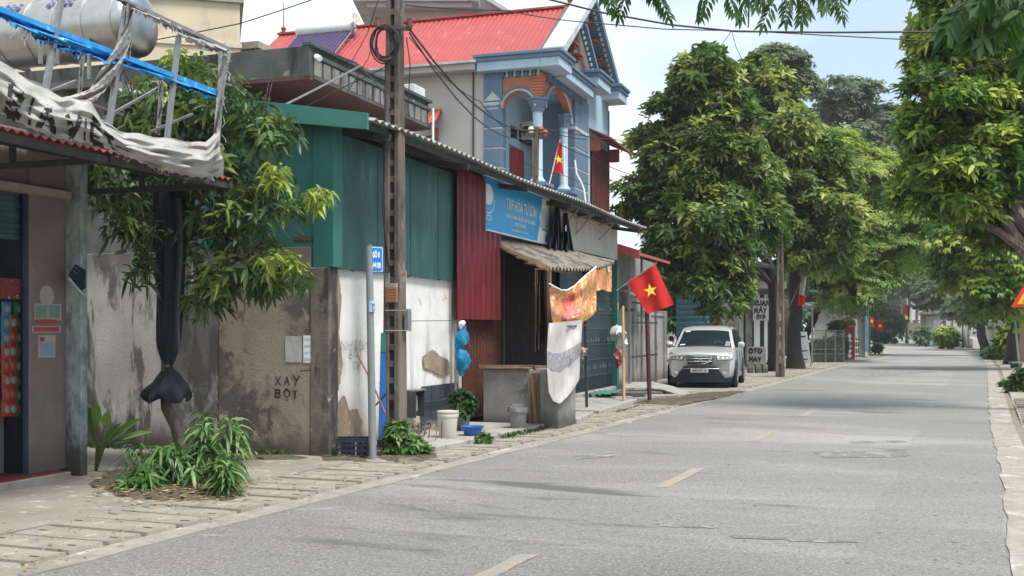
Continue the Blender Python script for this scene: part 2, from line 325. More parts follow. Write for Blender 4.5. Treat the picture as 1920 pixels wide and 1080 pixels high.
# left side: gutter strip, a row of paving slabs, the concrete apron up to the buildings
struct('kerb', strip(lambda y: XL(y) - .30, lambda y: XL(y) + rag(y, 0, .035), .016), m_kerb)
pav = struct('pavement', strip(lambda y: XL(y) - 30, lambda y: XL(y) - 1.42, .045, n=12, za=lambda y, u: .012 * math.sin(y * 1.3 + u * 9)), m_conc)
MB().add(*(lambda S: (S.v, S.f))(strip(lambda y: XL(y) - 1.45, lambda y: XL(y) - .29, .006))).build('slab_bed', mat('bed_sand', (.26, .23, .185), (.15, .13, .10), 8, .95, .5), pav)
y = 6.0; k = 0; slab_me = None
while y < 62:
    L = .42 if y < 34 else .8
    c = Vector((XL(y + L / 2) - .86, y + L / 2, .025))
    if slab_me is None:
        mb = MB(); mb.hexa([(-.54, -.195, -.03), (.54, -.195, -.03), (.54, .195, -.03), (-.54, .195, -.03), (-.53, -.187, .02), (.53, -.187, .02), (.53, .187, .02), (-.53, .187, .02)]); mb.mi = 1
        for hx, hy in ((-.40, .02), (.43, -.03)): mb.hexa([(hx - .05, hy - .018, .0), (hx + .05, hy - .018, .0), (hx + .05, hy + .018, .0), (hx - .05, hy + .018, .0), (hx - .045, hy - .015, .0215), (hx + .045, hy - .015, .0215), (hx + .045, hy + .015, .0215), (hx - .045, hy + .015, .0215)])  # dark studs for lifting slots; recess shade put into their colour
        o = mb.build('paving_slab', [m_slab, mat('lifting_slot_shade', (.035, .03, .025), None, 9, .95, .2)], pav); slab_me = o.data
    else:
        o = bpy.data.objects.new('paving_slab', slab_me); COL.objects.link(o); o.parent = pav
    o.location = c; o.rotation_euler = (rnd.uniform(-.012, .012), rnd.uniform(-.010, .010), RA - math.pi / 2 + .02 + rnd.uniform(-.01, .01) + math.pi * (k % 2)); o.scale = (rnd.uniform(.94, 1.03), L / .42 * rnd.uniform(.955, .985), rnd.uniform(.7, 1.25))
    y += L * .925; k += 1
struct('right_kerb', strip(lambda y: XR(y) + rag(y, 2, .03), lambda y: XR(y) + .42, .014), m_kerb)
# the right kerb's broken face
pr = struct('right_pavement', strip(lambda y: XR(y) + .56, lambda y: XR(y) + 14, .03, n=8, za=lambda y, u: .02 * math.sin(y * .9 + u * 7)), m_slab)
MB().add(*(lambda S: (S.v, S.f))(strip(lambda y: XR(y) + .40, lambda y: XR(y) + .58, .006))).build('channel', MATS['bed_sand'], pr)
bm_ = MB(); bm_.hexa([(-.1, -.05, -.03), (.1, -.05, -.03), (.1, .05, -.03), (-.1, .05, -.03), (-.095, -.045, .03), (.095, -.045, .03), (.095, .045, .03), (-.095, .045, .03)])
brick0 = None; y = 8.0
while y < 27:
    for c in range(3):
        if rnd.random() < .12: continue
        x = XR(y) + .72 + c * .26
        if brick0 is None: o = bm_.build('paving_brick', m_slab, pr); brick0 = o.data
        else: o = bpy.data.objects.new('paving_brick', brick0); COL.objects.link(o); o.parent = pr
        o.location = (x, y + rnd.uniform(-.01, .01), .034 + rnd.uniform(0, .012)); o.rotation_euler = (0, rnd.uniform(-.05, .05), RA - math.pi / 2 + rnd.uniform(-.05, .05)); o.scale = (1.15, 1, 1)
    y += .28
m_soil = mat('trodden_soil', (.13, .10, .07), (.08, .065, .045), 5, .95, .8, 40, bdist=.02, stains=[((.22, .19, .14), 3, .55, .68), ((.05, .07, .03), 6, .62, .7)])
def soilpatch(pix, z=.062):
    q = random.Random(len(pix)); out = []; pts = [tuple(G(x, y)[:2]) for x, y in pix]
    for a, b in zip(pts, pts[1:] + pts[:1]):
        for k in range(8): out.append((a[0] + (b[0] - a[0]) * k / 8 + q.uniform(-.04, .04), a[1] + (b[1] - a[1]) * k / 8 + q.uniform(-.04, .04), .036))
    cx = Vector((sum(p[0] for p in out) / len(out), sum(p[1] for p in out) / len(out), z + .04)); N_ = len(out); mid = [(cx.x + (p[0] - cx.x) * .72 + q.uniform(-.04, .04), cx.y + (p[1] - cx.y) * .72 + q.uniform(-.04, .04), .070 + q.uniform(-.004, .012)) for p in out]; cx.z = .078; m2 = MB(); m2.add(out + mid + [cx], [(i, (i + 1) % N_, N_ + (i + 1) % N_, N_ + i) for i in range(N_)] + [(N_ + i, N_ + (i + 1) % N_, 2 * N_) for i in range(N_)]); m2.build('soil_patch', m_soil, pav)
soilpatch([(165, 915), (230, 938), (330, 948), (430, 950), (468, 925), (440, 895), (330, 880), (200, 885)]); soilpatch([(705, 868), (760, 878), (830, 866), (812, 845), (720, 848)]); soilpatch([(600, 872), (690, 872), (690, 862), (600, 862)]); soilpatch([(240, 872), (420, 872), (590, 870), (590, 863), (420, 861), (240, 856)])
soilpatch([(1170, 760), (1260, 765), (1340, 750), (1400, 735), (1330, 738), (1230, 750)])
def lp4():
    x = rnd.uniform(170, 470); y = rnd.gauss(925, 16); g4 = G(x, max(885, min(965, y))); return (g4.x, g4.y, .085)
# leaf litter and petals
def litter(name, n, fn, sz, m, label, tint=(0, 1)):
    mb = MB(); ts = []
    for i in range(n):
        p = Vector(fn()); a = rnd.uniform(0, 6.28); l = rnd.uniform(*sz); w = l * .42; d = Vector((math.cos(a), math.sin(a), 0)); e = Vector((-d.y, d.x, 0)); h = rnd.uniform(0, .012)
        mb.add([p - d * l / 2, p - e * w / 2 + Vector((0, 0, h)), p + d * l / 2 + Vector((0, 0, h * .6)), p + e * w / 2 + Vector((0, 0, h * .5))], [(0, 1, 2, 3)]); ts += [rnd.uniform(*tint)] * 4
    o = mb.build(name, m); me = o.data; at = me.attributes.new('tint', 'FLOAT', 'POINT'); at.data.foreach_set('value', ts)
    return tag(o, label, None, None, 'stuff')
m_litter = leafmat('dry_leaves', (.07, .045, .025), (.28, .20, .08), (.50, .40, .18), .7, .1)
def lp():
    y = 7 + 45 * rnd.random() ** 1.6; return (XL(y) - abs(rnd.gauss(.5, 1.0)) + .1, y, .062)
litter('leaf_litter', 1200, lp, (.025, .08), m_litter, 'small dry yellow and brown leaves scattered over the left pavement')
litter('foot_litter', 420, lp4, (.03, .12), m_litter, 'dead brown leaves lying on the soil around the tree foot shrubs')
def lp2():
    y = 7 + 40 * rnd.random() ** 1.4; return (XL(y) + (XR(y) - XL(y)) * rnd.random() ** .8, y, .008)
litter('road_litter', 170, lp2, (.025, .06), m_litter, 'few scattered leaves and specks lying on the asphalt')
def lp3():
    y = 8 + 40 * rnd.random(); return (XR(y) + .1 + rnd.random() * 2.2, y, .075)
litter('verge_litter', 900, lp3, (.03, .10), m_litter, 'dry leaves scattered along the right kerb and pavement')
# ================================================================ vegetation builders
m_bark = mat('bark', (.13, .10, .075), (.06, .05, .04), 6, .95, .8, 30, stretch=(3, 3, .6), bdist=.02, stains=[((.22, .20, .16), 3, .56, .7)])
m_bark2 = mat('dark_bark', (.05, .045, .042), (.03, .027, .025), 6, .95, .8, 30, stretch=(3, 3, .6), bdist=.02)  # darker copy of the bark above
L_dark = leafmat('mature_leaves', (.022, .068, .012), (.105, .195, .032), (.52, .56, .15), .45, .45)
L_lime = leafmat('lime_leaves', (.030, .092, .012), (.14, .265, .035), (.52, .60, .11), .45, .47)
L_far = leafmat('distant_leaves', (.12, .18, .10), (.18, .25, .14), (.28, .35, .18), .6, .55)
L_long = leafmat('long_leaves', (.03, .075, .028), (.09, .165, .05), (.36, .45, .07), .4, .33)
L_shade = leafmat('overhead_leaves', (.012, .04, .010), (.03, .085, .015), (.07, .17, .02), .6, .55)
NR = np.random.RandomState(11)
def unit(a): return a / (np.linalg.norm(a, axis=-1, keepdims=True) + 1e-9)
class Leaves:
    def __init__(s): s.P = []; s.D = []; s.N = []; s.L = []; s.W = []; s.T = []
    def add(s, P_, D_, N_, L_, W_, T_):
        n = len(P_); s.P.append(P_); s.D.append(unit(D_)); s.N.append(unit(N_)); s.L.append(np.broadcast_to(L_, (n,))); s.W.append(np.broadcast_to(W_, (n,))); s.T.append(np.clip(np.broadcast_to(T_, (n,)), 0, 1)); return s
    def build(s, name, m, parent=None, mode=0, droop=.15, smooth=True, root=None, kind=None):
        Pp, D, N, L, W, T = [np.concatenate(a) for a in (s.P, s.D, s.N, s.L, s.W, s.T)]
        M = np.array(wmat(parent if root is None else root).inverted()); L = L[:, None]; W = W[:, None]
        S = unit(np.cross(D, N)); Nn = unit(np.cross(S, D)); dn = np.array([0, 0, -1.0]) * L * droop; n = len(Pp)
        if mode == 0:
            V = np.stack([Pp, Pp + D * L * .45 + S * W / 2 + Nn * W * .12 + dn * .2, Pp + D * L + dn, Pp + D * L * .45 - S * W / 2 + Nn * W * .12 + dn * .2], 1); k = 4
            fi = np.arange(n * 4); starts = np.arange(n) * 4; loops = fi; tot = np.full(n, 4)
        elif mode == 2:
            sw = S * W; V = np.stack([Pp, Pp + D * L * .28 + sw * .42 + Nn * W * .10, Pp + D * L * .68 + sw * .44 + Nn * W * .08 + dn * .35, Pp + D * L + dn, Pp + D * L * .68 - sw * .44 + Nn * W * .08 + dn * .35, Pp + D * L * .28 - sw * .42 + Nn * W * .10], 1); k = 6
            base = (np.arange(n) * 6)[:, None]; loops = (base + np.array([0, 1, 2, 3, 0, 3, 4, 5])).ravel(); tot = np.full(n * 2, 4); starts = np.arange(n * 2) * 4
        else:
            V = np.stack([Pp, Pp + D * L * .28 + S * W * .46 + dn * .08, Pp + D * L * .28 - S * W * .46 + dn * .08, Pp + D * L * .66 + S * W * .40 + dn * .45, Pp + D * L * .66 - S * W * .40 + dn * .45, Pp + D * L + dn,
                          Pp + D * L * .28 - Nn * W * .14 + dn * .08, Pp + D * L * .66 - Nn * W * .12 + dn * .45], 1); k = 8
            base = (np.arange(n) * 8)[:, None]
            pat = np.array([0, 6, 1, 0, 2, 6, 1, 6, 7, 3, 6, 2, 4, 7, 3, 7, 5, 7, 4, 5]); loops = (base + pat).ravel()
            tot = np.tile([3, 3, 4, 4, 3, 3], n); starts = np.concatenate([[0], np.cumsum(tot)[:-1]])
        V = V.reshape(-1, 3); V = V @ M[:3, :3].T + M[:3, 3]
        me = bpy.data.meshes.new(name); me.vertices.add(len(V)); me.vertices.foreach_set('co', V.astype(np.float32).ravel())
        me.loops.add(len(loops)); me.loops.foreach_set('vertex_index', loops.astype(np.int32)); me.polygons.add(len(tot)); me.polygons.foreach_set('loop_start', starts.astype(np.int32))
        try: me.polygons.foreach_set('loop_total', tot.astype(np.int32))
        except Exception: pass
        me.polygons.foreach_set('use_smooth', [True] * len(tot)); me.materials.append(m)
        at = me.attributes.new('tint', 'FLOAT', 'POINT'); at.data.foreach_set('value', np.repeat(T, k).astype(np.float32)); me.update(calc_edges=True)
        o = bpy.data.objects.new(name, me); COL.objects.link(o)
        if parent is not None: o.parent = parent; WM[o.name] = wmat(parent)
        if kind: o['kind'] = kind
        return o
def crown_points(lobes, n, shell=(.72, 1.03), under=.35, keep=.66):
    lobes = [(np.array(c, float), np.array(r, float)) for c, r in lobes]; w = np.array([r[0] * r[2] + r[0] * r[1] for c, r in lobes]); w = w / w.sum(); pts = []; nrm = []
    while len(pts) < n:
        i = NR.choice(len(lobes), p=w); c, r = lobes[i]; d = NR.normal(size=3); d /= np.linalg.norm(d)
        if d[2] < -.35 and NR.rand() > under: continue
        p = c + d * r * (shell[0] + (shell[1] - shell[0]) * NR.rand() ** .7); ok = True
        for j, (c2, r2) in enumerate(lobes):
            if j != i and np.linalg.norm((p - c2) / r2) < keep: ok = False; break
        if ok: pts.append(p); q = d / r; nrm.append(q / np.linalg.norm(q))
    return np.array(pts), np.array(nrm)
def puffs(lobes, n, per=11, pr=(.32, .62), stray=.16, **k):
    """uneven crowns: shoots gathered in small domed clumps scattered over the big lobes, with gaps between them"""
    m = max(6, n // per); c, cn = crown_points(lobes, m, (.66, 1.12), k.get('under', .45), k.get('keep', .62)); sc = NR.uniform(pr[0], pr[1], m); out = []; on = []; cl = []
    for i in range(m):
        q = int(per * (sc[i] / np.mean(sc)) ** 1.6 * NR.uniform(.7, 1.3)) + 2; d = NR.normal(size=(q * 2, 3)); d[:, 2] = np.abs(d[:, 2]) * 1.1 - .25; d = unit(d + cn[i] * .8)[:q]
        out.append(c[i] + d * sc[i] * np.array([1.25, 1.25, .8]) * NR.uniform(.75, 1.05, (q, 1))); on.append(unit(d + cn[i] * .4)); cl.append(np.full(q, NR.uniform(-1, 1)))
    return np.concatenate(out), np.concatenate(on), np.concatenate(cl)
def rosettes(Lv, pts, nrm, K=7, J=3, leaf=.45, lw=.30, ang=1.15, droop=.35, up=.75, tint=(.15, .5), pnew=.12, newt=(.7, 1.0), jit=.25, size=None, new_lit_z=None, cl=None, stem=0.0):
    n = len(pts); ax = unit(nrm * .7 + np.array([0, 0, up]) + NR.normal(size=(n, 3)) * jit); a = unit(np.cross(ax, NR.normal(size=(n, 3)))); b = np.cross(ax, a)
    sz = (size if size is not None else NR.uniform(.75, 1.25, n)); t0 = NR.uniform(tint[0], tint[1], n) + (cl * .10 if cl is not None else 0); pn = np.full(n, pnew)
    if new_lit_z is not None: pn = pnew * np.clip(.4 + 1.6 * (nrm[:, 2] * .5 + .5) * ((pts[:, 2] - new_lit_z[0]) / (new_lit_z[1] - new_lit_z[0])), .1, 2.2)  # young pale leaves favour crown tops; lit tips also put into this tint
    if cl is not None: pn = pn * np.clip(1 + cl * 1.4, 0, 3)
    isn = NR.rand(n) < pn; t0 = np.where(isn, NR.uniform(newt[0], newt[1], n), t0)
    for k in range(K):
        th = 2 * math.pi * (k + NR.uniform(-.3, .3, n)) / K; an = NR.uniform(ang * .55, ang * 1.15, n)
        d = unit(ax * np.cos(an)[:, None] + (a * np.cos(th)[:, None] + b * np.sin(th)[:, None]) * np.sin(an)[:, None]); l = leaf * sz * NR.uniform(.8, 1.2, n)
        side = unit(np.cross(d, ax + 1e-3)); dz = np.array([0, 0, -1.0]); tt = t0 + NR.uniform(-.09, .09, n)
        if J == 0: Lv.add(pts + ax * (NR.uniform(-1, .35, n) * stem)[:, None], d + NR.normal(size=d.shape) * .18, ax, l, l * lw, tt); continue
        for j in range(J):
            u = .30 + .55 * j / max(1, J - 1); q = pts + d * (l * u)[:, None] + dz * (droop * l * u * u)[:, None]; ll = l * (.46 - .08 * j)
            dd = unit(d + dz * droop * u * 1.4)
            for sg in (-1, 1): Lv.add(q, dd * .62 + side * sg * .85 + dz * .22, ax, ll, ll * lw * 1.5, tt)
        q = pts + d * (l * .85)[:, None] + dz * (droop * l * .72)[:, None]; Lv.add(q, d + dz * droop * 1.5, ax, l * .38, l * .38 * lw * 1.5, tt)
def bend(p, q, n=6, sag=.0, wob=.12, seed=1):
    q_ = random.Random(seed); p, q = Vector(p), Vector(q); L = (q - p).length; out = []
    for i in range(n + 1):
        u = i / n; e = p.lerp(q, u); k = math.sin(u * math.pi); out.append(e + Vector((q_.uniform(-1, 1) * wob * L * k * .3, q_.uniform(-1, 1) * wob * L * k * .3, sag * L * k)))
    return out
def tree(name, label, cat, base, lobes, n_ros, trunk_r=.18, trunk_top=None, lm=None, bark=None, group=None, twigs=30, fill=.35, forks=None, trunk_path=None, **k):
    base = Vector(base); root = thing(name, label, cat, base, 0, group); bark = bark or m_bark; lm = lm or L_dark
    lo = min(c[2] - r[2] for c, r in lobes); cx = sum(c[0] for c, r in lobes) / len(lobes); cy = sum(c[1] for c, r in lobes) / len(lobes)
    top = Vector(trunk_top) if trunk_top else Vector((base.x * .6 + cx * .4, base.y * .6 + cy * .4, lo + 1.0))
    tp = trunk_path or bend(base, top, 6, 0, .1, len(label)); nn = len(tp)
    MB().tube([Vector(p) for p in tp], [trunk_r * (1.35 if i == 0 else 1.0 - .35 * i / nn) for i in range(nn)], 12).build('trunk', bark, root, smooth=True)
    lb = MB(); pr = k.pop('pr', (.35, .7)); per = k.pop('per', 11); pts, nrm, cl = puffs(lobes, n_ros, per, pr)
    for i, (c, r) in enumerate(lobes):
        lb.tube(bend(tp[-1] if i % 2 == 0 else tp[-2], c, 5, .05, .15, i), [trunk_r * .55, trunk_r * .45, trunk_r * .36, trunk_r * .28, trunk_r * .2, trunk_r * .12], 7)
    for i in range(twigs):
        j = rnd.randrange(len(pts)); p = Vector(pts[j]); c = min((Vector(c) for c, r in lobes), key=lambda q: (q - p).length); lb.tube(bend(c.lerp(p, .05), p, 3, .03, .2, i), [trunk_r * .16, trunk_r * .1, trunk_r * .06, trunk_r * .03], 5)
    lb.build('limbs', bark, root, smooth=True)
    Lv = Leaves(); z1 = max(p[2] for p in pts); rosettes(Lv, pts, nrm, new_lit_z=(lo, z1), cl=cl, **k)
    if fill:                                  # darker leaves deeper in the crown, inner shade put into their tint
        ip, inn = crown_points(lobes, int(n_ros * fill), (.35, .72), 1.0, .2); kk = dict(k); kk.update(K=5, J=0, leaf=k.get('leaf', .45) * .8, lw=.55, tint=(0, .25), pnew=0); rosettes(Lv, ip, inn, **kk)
    Lv.build('crown', lm, root, mode=2 if k.get('J', 3) == 0 else 0, droop=.3); return root
def plant(name, label, cat, base, n, length, width, m, spread=.25, h=.5, tint=(.2, .7), mode=1, droop=.5, group=None, stems=5, rk=9, stemr=.008, seed=1):
    """stems with tufts of strap leaves"""
    base = Vector(base); root = thing(name, label, cat, base, 0, group); q = random.Random(seed); Lv = Leaves(); sb = MB(); Pp = []; Nn = []
    for i in range(stems):
        a = q.uniform(0, 6.28); r = spread * q.uniform(.2, 1); tip = base + Vector((math.cos(a) * r, math.sin(a) * r, h * q.uniform(.45, 1.0))); b0 = base + Vector((math.cos(a) * r * .4, math.sin(a) * r * .4, 0))
        sb.tube(bend(b0, tip, 3, .02, .1, i), [stemr, stemr * .9, stemr * .8, stemr * .6], 5); c = (tip - b0).normalized()
        for u in np.linspace(.35, 1, max(2, n // stems)): Pp.append(b0.lerp(tip, u)); Nn.append(c)
    Pp = np.array(Pp); Nn = np.array(Nn)
    ax = unit(Nn + NR.normal(size=Nn.shape) * .15)
    for k in range(rk):
        th = 6.283 * k / rk + NR.uniform(-.4, .4, len(Pp)); a = unit(np.cross(ax, np.array([[.3, .8, .1]]))); b = np.cross(ax, a); an = NR.uniform(.5, 1.35, len(Pp))
        d = unit(ax * np.cos(an)[:, None] + (a * np.cos(th)[:, None] + b * np.sin(th)[:, None]) * np.sin(an)[:, None]); l = length * NR.uniform(.45, 1.2, len(Pp))
        Lv.add(Pp + ax * NR.uniform(-.10, .04, len(Pp))[:, None], d + NR.normal(size=d.shape) * .15, ax, l, width * NR.uniform(.8, 1.1, len(Pp)), NR.uniform(tint[0], tint[1], len(Pp)))
    sb.build('stem', mat('green_stem', (.12, .15, .06), (.09, .08, .05), 5, .8, .2), root, smooth=True); Lv.build('foliage', m, root, mode=mode, droop=droop); return root
def tuft_strip(name, pts, n, label, h=(.05, .16), wid=.15, m=None):
    Lv = Leaves(); pts = np.array([list(p) for p in pts]); k = NR.randint(0, len(pts) - 1, n); u = NR.rand(n)[:, None]; Pp = pts[k] * (1 - u) + pts[k + 1] * u + np.c_[NR.normal(size=(n, 2)) * wid / 2, np.zeros(n)]
    dens = np.sin(Pp[:, 0] * 5.3) + np.sin(Pp[:, 0] * 2.1 + Pp[:, 1] * 3.7) > -.7; Pp = Pp[dens]; n = len(Pp)
    D = np.c_[NR.normal(size=(n, 2)) * .6, np.ones(n)]; L = NR.uniform(h[0], h[1], n)
    Lv.add(Pp, D, np.c_[NR.normal(size=(n, 2)), np.zeros(n)], L, L * .35, NR.uniform(.1, .8, n)); o = Lv.build(name, m or m_grass); return tag(o, label, None, None, 'stuff')
# ================================================================ left shop, alley wall, things behind
m_pink = mat('faded_pink_plaster', (.235, .185, .16), (.19, .15, .13), 2.2, .9, .4, 50, stains=[((.17, .145, .13), 3, .56, .72, (1, 1, .4)), ((.38, .33, .29), 14, .66, .72)], zst=[((.13, .11, .09), .12, .55, .5)])
m_bluepil = mat('weathered_blue_plaster', (.17, .225, .23), (.40, .44, .42), 9, .9, .6, 40, stretch=(1, 1, .5), stains=[((.09, .09, .085), 2.5, .52, .66, (1, 1, .5)), ((.36, .38, .36), 9, .6, .72)], zst=[((.06, .055, .045), .1, .7, .7)])
m_redtile = mat('red_floor_tile', (.20, .045, .03), (.13, .035, .025), 6, .5, .1, stains=[((.25, .17, .13), 3, .55, .7)])
m_steel_dk = mat('dark_painted_steel', (.035, .04, .045), (.06, .055, .05), 9, .6, .2, stains=[((.12, .06, .03), 8, .62, .72)])
m_steel = mat('galvanised_steel', (.30, .31, .31), (.22, .225, .22), 12, .5, .15, metal=.5, stains=[((.22, .13, .07), 6, .62, .75)])
m_rooftin = mat('aged_tin_underside', (.17, .155, .14), (.11, .10, .09), 4, .6, .2, stains=[((.14, .07, .035), 3, .55, .7)])
m_redtin = mat('dull_red_roof_sheet', (.23, .05, .035), (.17, .045, .035), 3, .6, .2, stains=[((.25, .19, .15), 4, .56, .7)])
m_shut = mat('teal_roller_shutter', (.06, .13, .13), (.045, .09, .095), 4, .5, .1)
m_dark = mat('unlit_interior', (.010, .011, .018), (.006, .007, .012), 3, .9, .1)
S0 = PT(57, 882, -1.95); s57 = st(S0)[0]; s122 = st(PT(122, 882, -1.95))[0]; s165 = st(PT(165, 893, -1.74))[0]
shop = thing('shop_house', 'plastered shop front at the left edge with a teal roller shutter and snack packets', 'shop', F(-3.2, -2.4, 0), TH)
b = MB(); b.fbox(s57, s122 + .02, -2.03, -1.95, .12, 3.75); b.build('pillar', m_pink, shop, bevel=.01)
b = MB(); b.fbox(s122 + .02, s165, -2.35, -1.74, 0, 3.72); b.build('pillar', m_bluepil, shop, bevel=.012, label='blue-grey weathered corner pillar')
b = MB(); b.fbox(-7.5, s57, -2.3, -2.0, 3.28, 3.95); b.fbox(s165 - .28, s165 - .02, -8, -2.35, 0, 3.9); b.fbox(-7.5, s165 - .28, -8, -7.8, 0, 3.9); b.build('wall', m_pink, shop)
MB().fbox(-7.5, s122, -2.02, -1.86, 3.24, 3.32).build('lintel_ledge', mat('pale_ledge', (.36, .31, .27), None, 5, .9, .3), shop)
b = MB(); b.fbox(-7.5, s165 - .3, -7.7, -1.72, .0, .12); b.build('threshold', [mat('step_render', (.36, .32, .27), (.24, .21, .18), 4, .9, .4)], shop, bevel=.01)
MB().fbox(-7.5, s165 - .32, -7.6, -1.76, .12, .128).build('floor_tiles', m_redtile, shop)
b = MB(); b.fbox(-7.5, s57 - .005, -3.4, -3.3, .95, 3.3); b.fbox(s57 - .01, s57 - .005, -3.3, -2.04, .13, 3.26); b.build('darkened_inner_wall', m_dark, shop)  # blackened lining sheets; the doorway's shade put into their colour
for k in range(9): MB().fbox(-7.5, s57, -2.13, -2.09 - .01 * (k % 2), 2.73 + .06 * k, 2.785 + .06 * k).build('shutter_slat', m_shut, shop)
MB().bar(F(s57 - .02, -2.0, .13), F(s57 - .02, -2.0, 3.28), .03, .05, N_OUT).build('door_rail', mat('blue_door_rail', (.03, .05, .11), None, 5, .5, .1), shop)
MB().fbox(-5.2, s57 - .02, -2.9, -2.3, .13, .95).build('counter', mat('shop_counter', (.20, .19, .17), None, 4, .8, .2), shop)
# awning roof over the pavement
SE = st(PT(432, 345, 0.02))[0]
aw = thing('tin_awning', 'low red-edged tin awning on dark steel brackets over the left shop front', 'awning', F(SE, -1.0, 3.4), TH)
def awf(u, v):
    s = -8 + (SE + 8) * u; t = -1.95 + 2.0 * v; return F(s, t, 3.80 - .19 * (t + 1.95) + .016 * math.sin(s * 2 * math.pi / .11))
MB().grid(awf, 330, 3, (0, 0, .008)).build('roof_sheet', m_redtin, aw, smooth=True)
for t, z in ((0.0, 3.40), (-.9, 3.57)): MB().bar(F(-8, t, z - .04), F(SE, t, z - .04), .05, .07).build('purlin', m_steel_dk, aw)
for s in (SE - .03, -4.4, -6.2):
    b = MB(); b.bar(F(s, -1.9, 3.36), F(s, .05, 3.36), .06, .06); b.bar(F(s, -1.9, 3.74), F(s, .05, 3.38), .05, .05); b.bar(F(s, -1.15, 3.36), F(s, -1.15, 3.6), .05, .05); b.bar(F(s, -1.88, 3.36), F(s, -1.88, 3.75), .06, .06)
    b.build('bracket', m_steel_dk, aw)
# sachets hanging in the doorway
def pal(name, c): c = tuple(q_ * .6 for q_ in c); return mat(name, c, tuple(x * .8 for x in c), 20, .3, .1, 30, spec=.5)  # foil colours scaled down: doorway shade put into the packets
m_green = pal('green_foil', (.02, .22, .08)); m_redf = pal('red_foil', (.50, .05, .03)); m_bluef = pal('blue_foil', (.05, .25, .40)); m_whitef = pal('white_print', (.36, .34, .28)); m_oranf = pal('orange_print', (.42, .12, .04))
def sachets(px, y0, n, cols, label):
    p = PT(px, y0, -2.12); root = thing('snack_strip', label, 'snack packets', p, TH, 'strips of snack packets in the shop doorway'); 
    MB().tube([p + Vector((0, 0, .1)), PT(px, y0 + 27 * n, -2.12)], .004, 4).build('string', m_steel_dk, root)
    for i in range(n):
        c = PT(px + rnd.uniform(-1, 1), y0 + 27 * i + 13, -2.10); w, h = .075, .078; mb = MB(); off = .018
        def f(u, v): return c + N_AL * ((u - .5) * 2 * w * (1 - .08 * math.sin(v * math.pi))) + Vector((0, 0, (v - .5) * 2 * h)) + N_OUT * (off * math.sin(u * math.pi) * math.sin(v * math.pi))
        mb.grid(f, 6, 6, N_OUT * -.004); pk = mb.build('packet', cols[i % len(cols)][0], root, smooth=True)
        d = MB(); d.lathe(c + N_OUT * .016, [(.0, .006), (.030, .004), (.045, 0)], 14, N_OUT); d.build('round_print', cols[i % len(cols)][1], pk, smooth=True)
sachets(36, 566, 8, [(m_green, m_whitef), (m_green, m_oranf)], 'strip of green snack packets nearest the door rail')
sachets(12, 566, 8, [(m_bluef, m_whitef)] * 3 + [(m_redf, m_whitef), (m_redf, m_oranf)] * 3, 'strip of blue and red snack packets at the photo edge')
sachets(24, 592, 7, [(m_redf, m_whitef), (m_redf, m_oranf)], 'strip of all red snack packets between the green and blue strips')
b = MB(); p = PT(3, 560, -2.05); q = PT(44, 523, -2.05); b.hexa([F(st(p)[0], -2.07, p.z), F(st(q)[0], -2.07, p.z), F(st(q)[0], -2.05, p.z), F(st(p)[0], -2.05, p.z), F(st(p)[0], -2.07, q.z), F(st(q)[0], -2.07, q.z), F(st(q)[0], -2.05, q.z), F(st(p)[0], -2.05, q.z)])
solo('display_card', b, mat('dull_red_card', (.26, .03, .025), (.13, .04, .04), 12, .5, .1, stains=[((.40, .33, .25), 14, .6, .66)]), 'dull red printed card hanging above the snack strips', 'card', F(st(p)[0], -2.06, p.z), TH)
# stickers on the pillar
stk = thing('stickers', 'cluster of faded paper ad stickers on the pink pillar', 'stickers', PT(88, 672, -1.94), TH)
def disc(mb, c, rs, rz_, n=20, off=0.0): 
    mb.add([c + N_AL * (math.cos(6.2832 * k / n) * rs) + Vector((0, 0, math.sin(6.2832 * k / n) * rz_)) + N_OUT * off for k in range(n)], [tuple(range(n))])
def rect(mb, px0, py0, px1, py1, t, tilt=0):
    a = PT(px0, py1, t); b_ = PT(px1, py0, t); mb.add([F(st(a)[0], t, a.z), F(st(b_)[0], t, a.z + tilt), F(st(b_)[0], t, b_.z + tilt), F(st(a)[0], t, b_.z)], [(0, 1, 2, 3)]); return mb
m_paper = mat('old_paper', (.40, .36, .31), (.33, .29, .25), 8, .8, .1); m_pr = mat('faded_red_ink', (.36, .08, .07), None, 9, .7, .1); m_pg = mat('faded_green_ink', (.10, .24, .20), (.20, .26, .22), 30, .7, .1); m_pb = mat('faded_blue_ink', (.14, .20, .34), (.34, .38, .42), 40, .7, .1, stretch=(1, 1, 3))
T1 = -1.945
mb = MB(); disc(mb, PT(88, 555, T1), .115, .12); mb.build('round_sticker', m_paper, stk)
rect(MB(), 64, 570, 115, 600, T1 + .002).build('backing', m_paper, stk); rect(MB(), 67, 573, 88, 597, T1 + .004).build('picture', m_pg, stk); rect(MB(), 92, 572, 112, 596, T1 + .004).build('picture', m_pg, stk)
rect(MB(), 68, 599, 106, 607, T1 + .003).build('red_band', m_pr, stk); rect(MB(), 60, 611, 114, 624, T1 + .002).build('backing', m_paper, stk); rect(MB(), 64, 613, 110, 622, T1 + .004).build('red_band', m_pr, stk)
rect(MB(), 71, 628, 104, 671, T1 + .002).build('backing', m_paper, stk); rect(MB(), 75, 641, 101, 667, T1 + .004).build('picture', m_pb, stk); rect(MB(), 75, 632, 84, 640, T1 + .004).build('red_corner', m_pr, stk)
mb = MB(); cpl = PT(144, 520, -1.72); q4 = [PT(x, y, -1.725) for x, y in ((128, 515), (140, 496), (158, 506), (158, 540), (150, 545))]; mb.prism(q4, N_OUT * .02); npl = thing('door_plate', 'small dark tilted metal plate hanging on the blue-grey corner pillar', 'plate', cpl, TH)
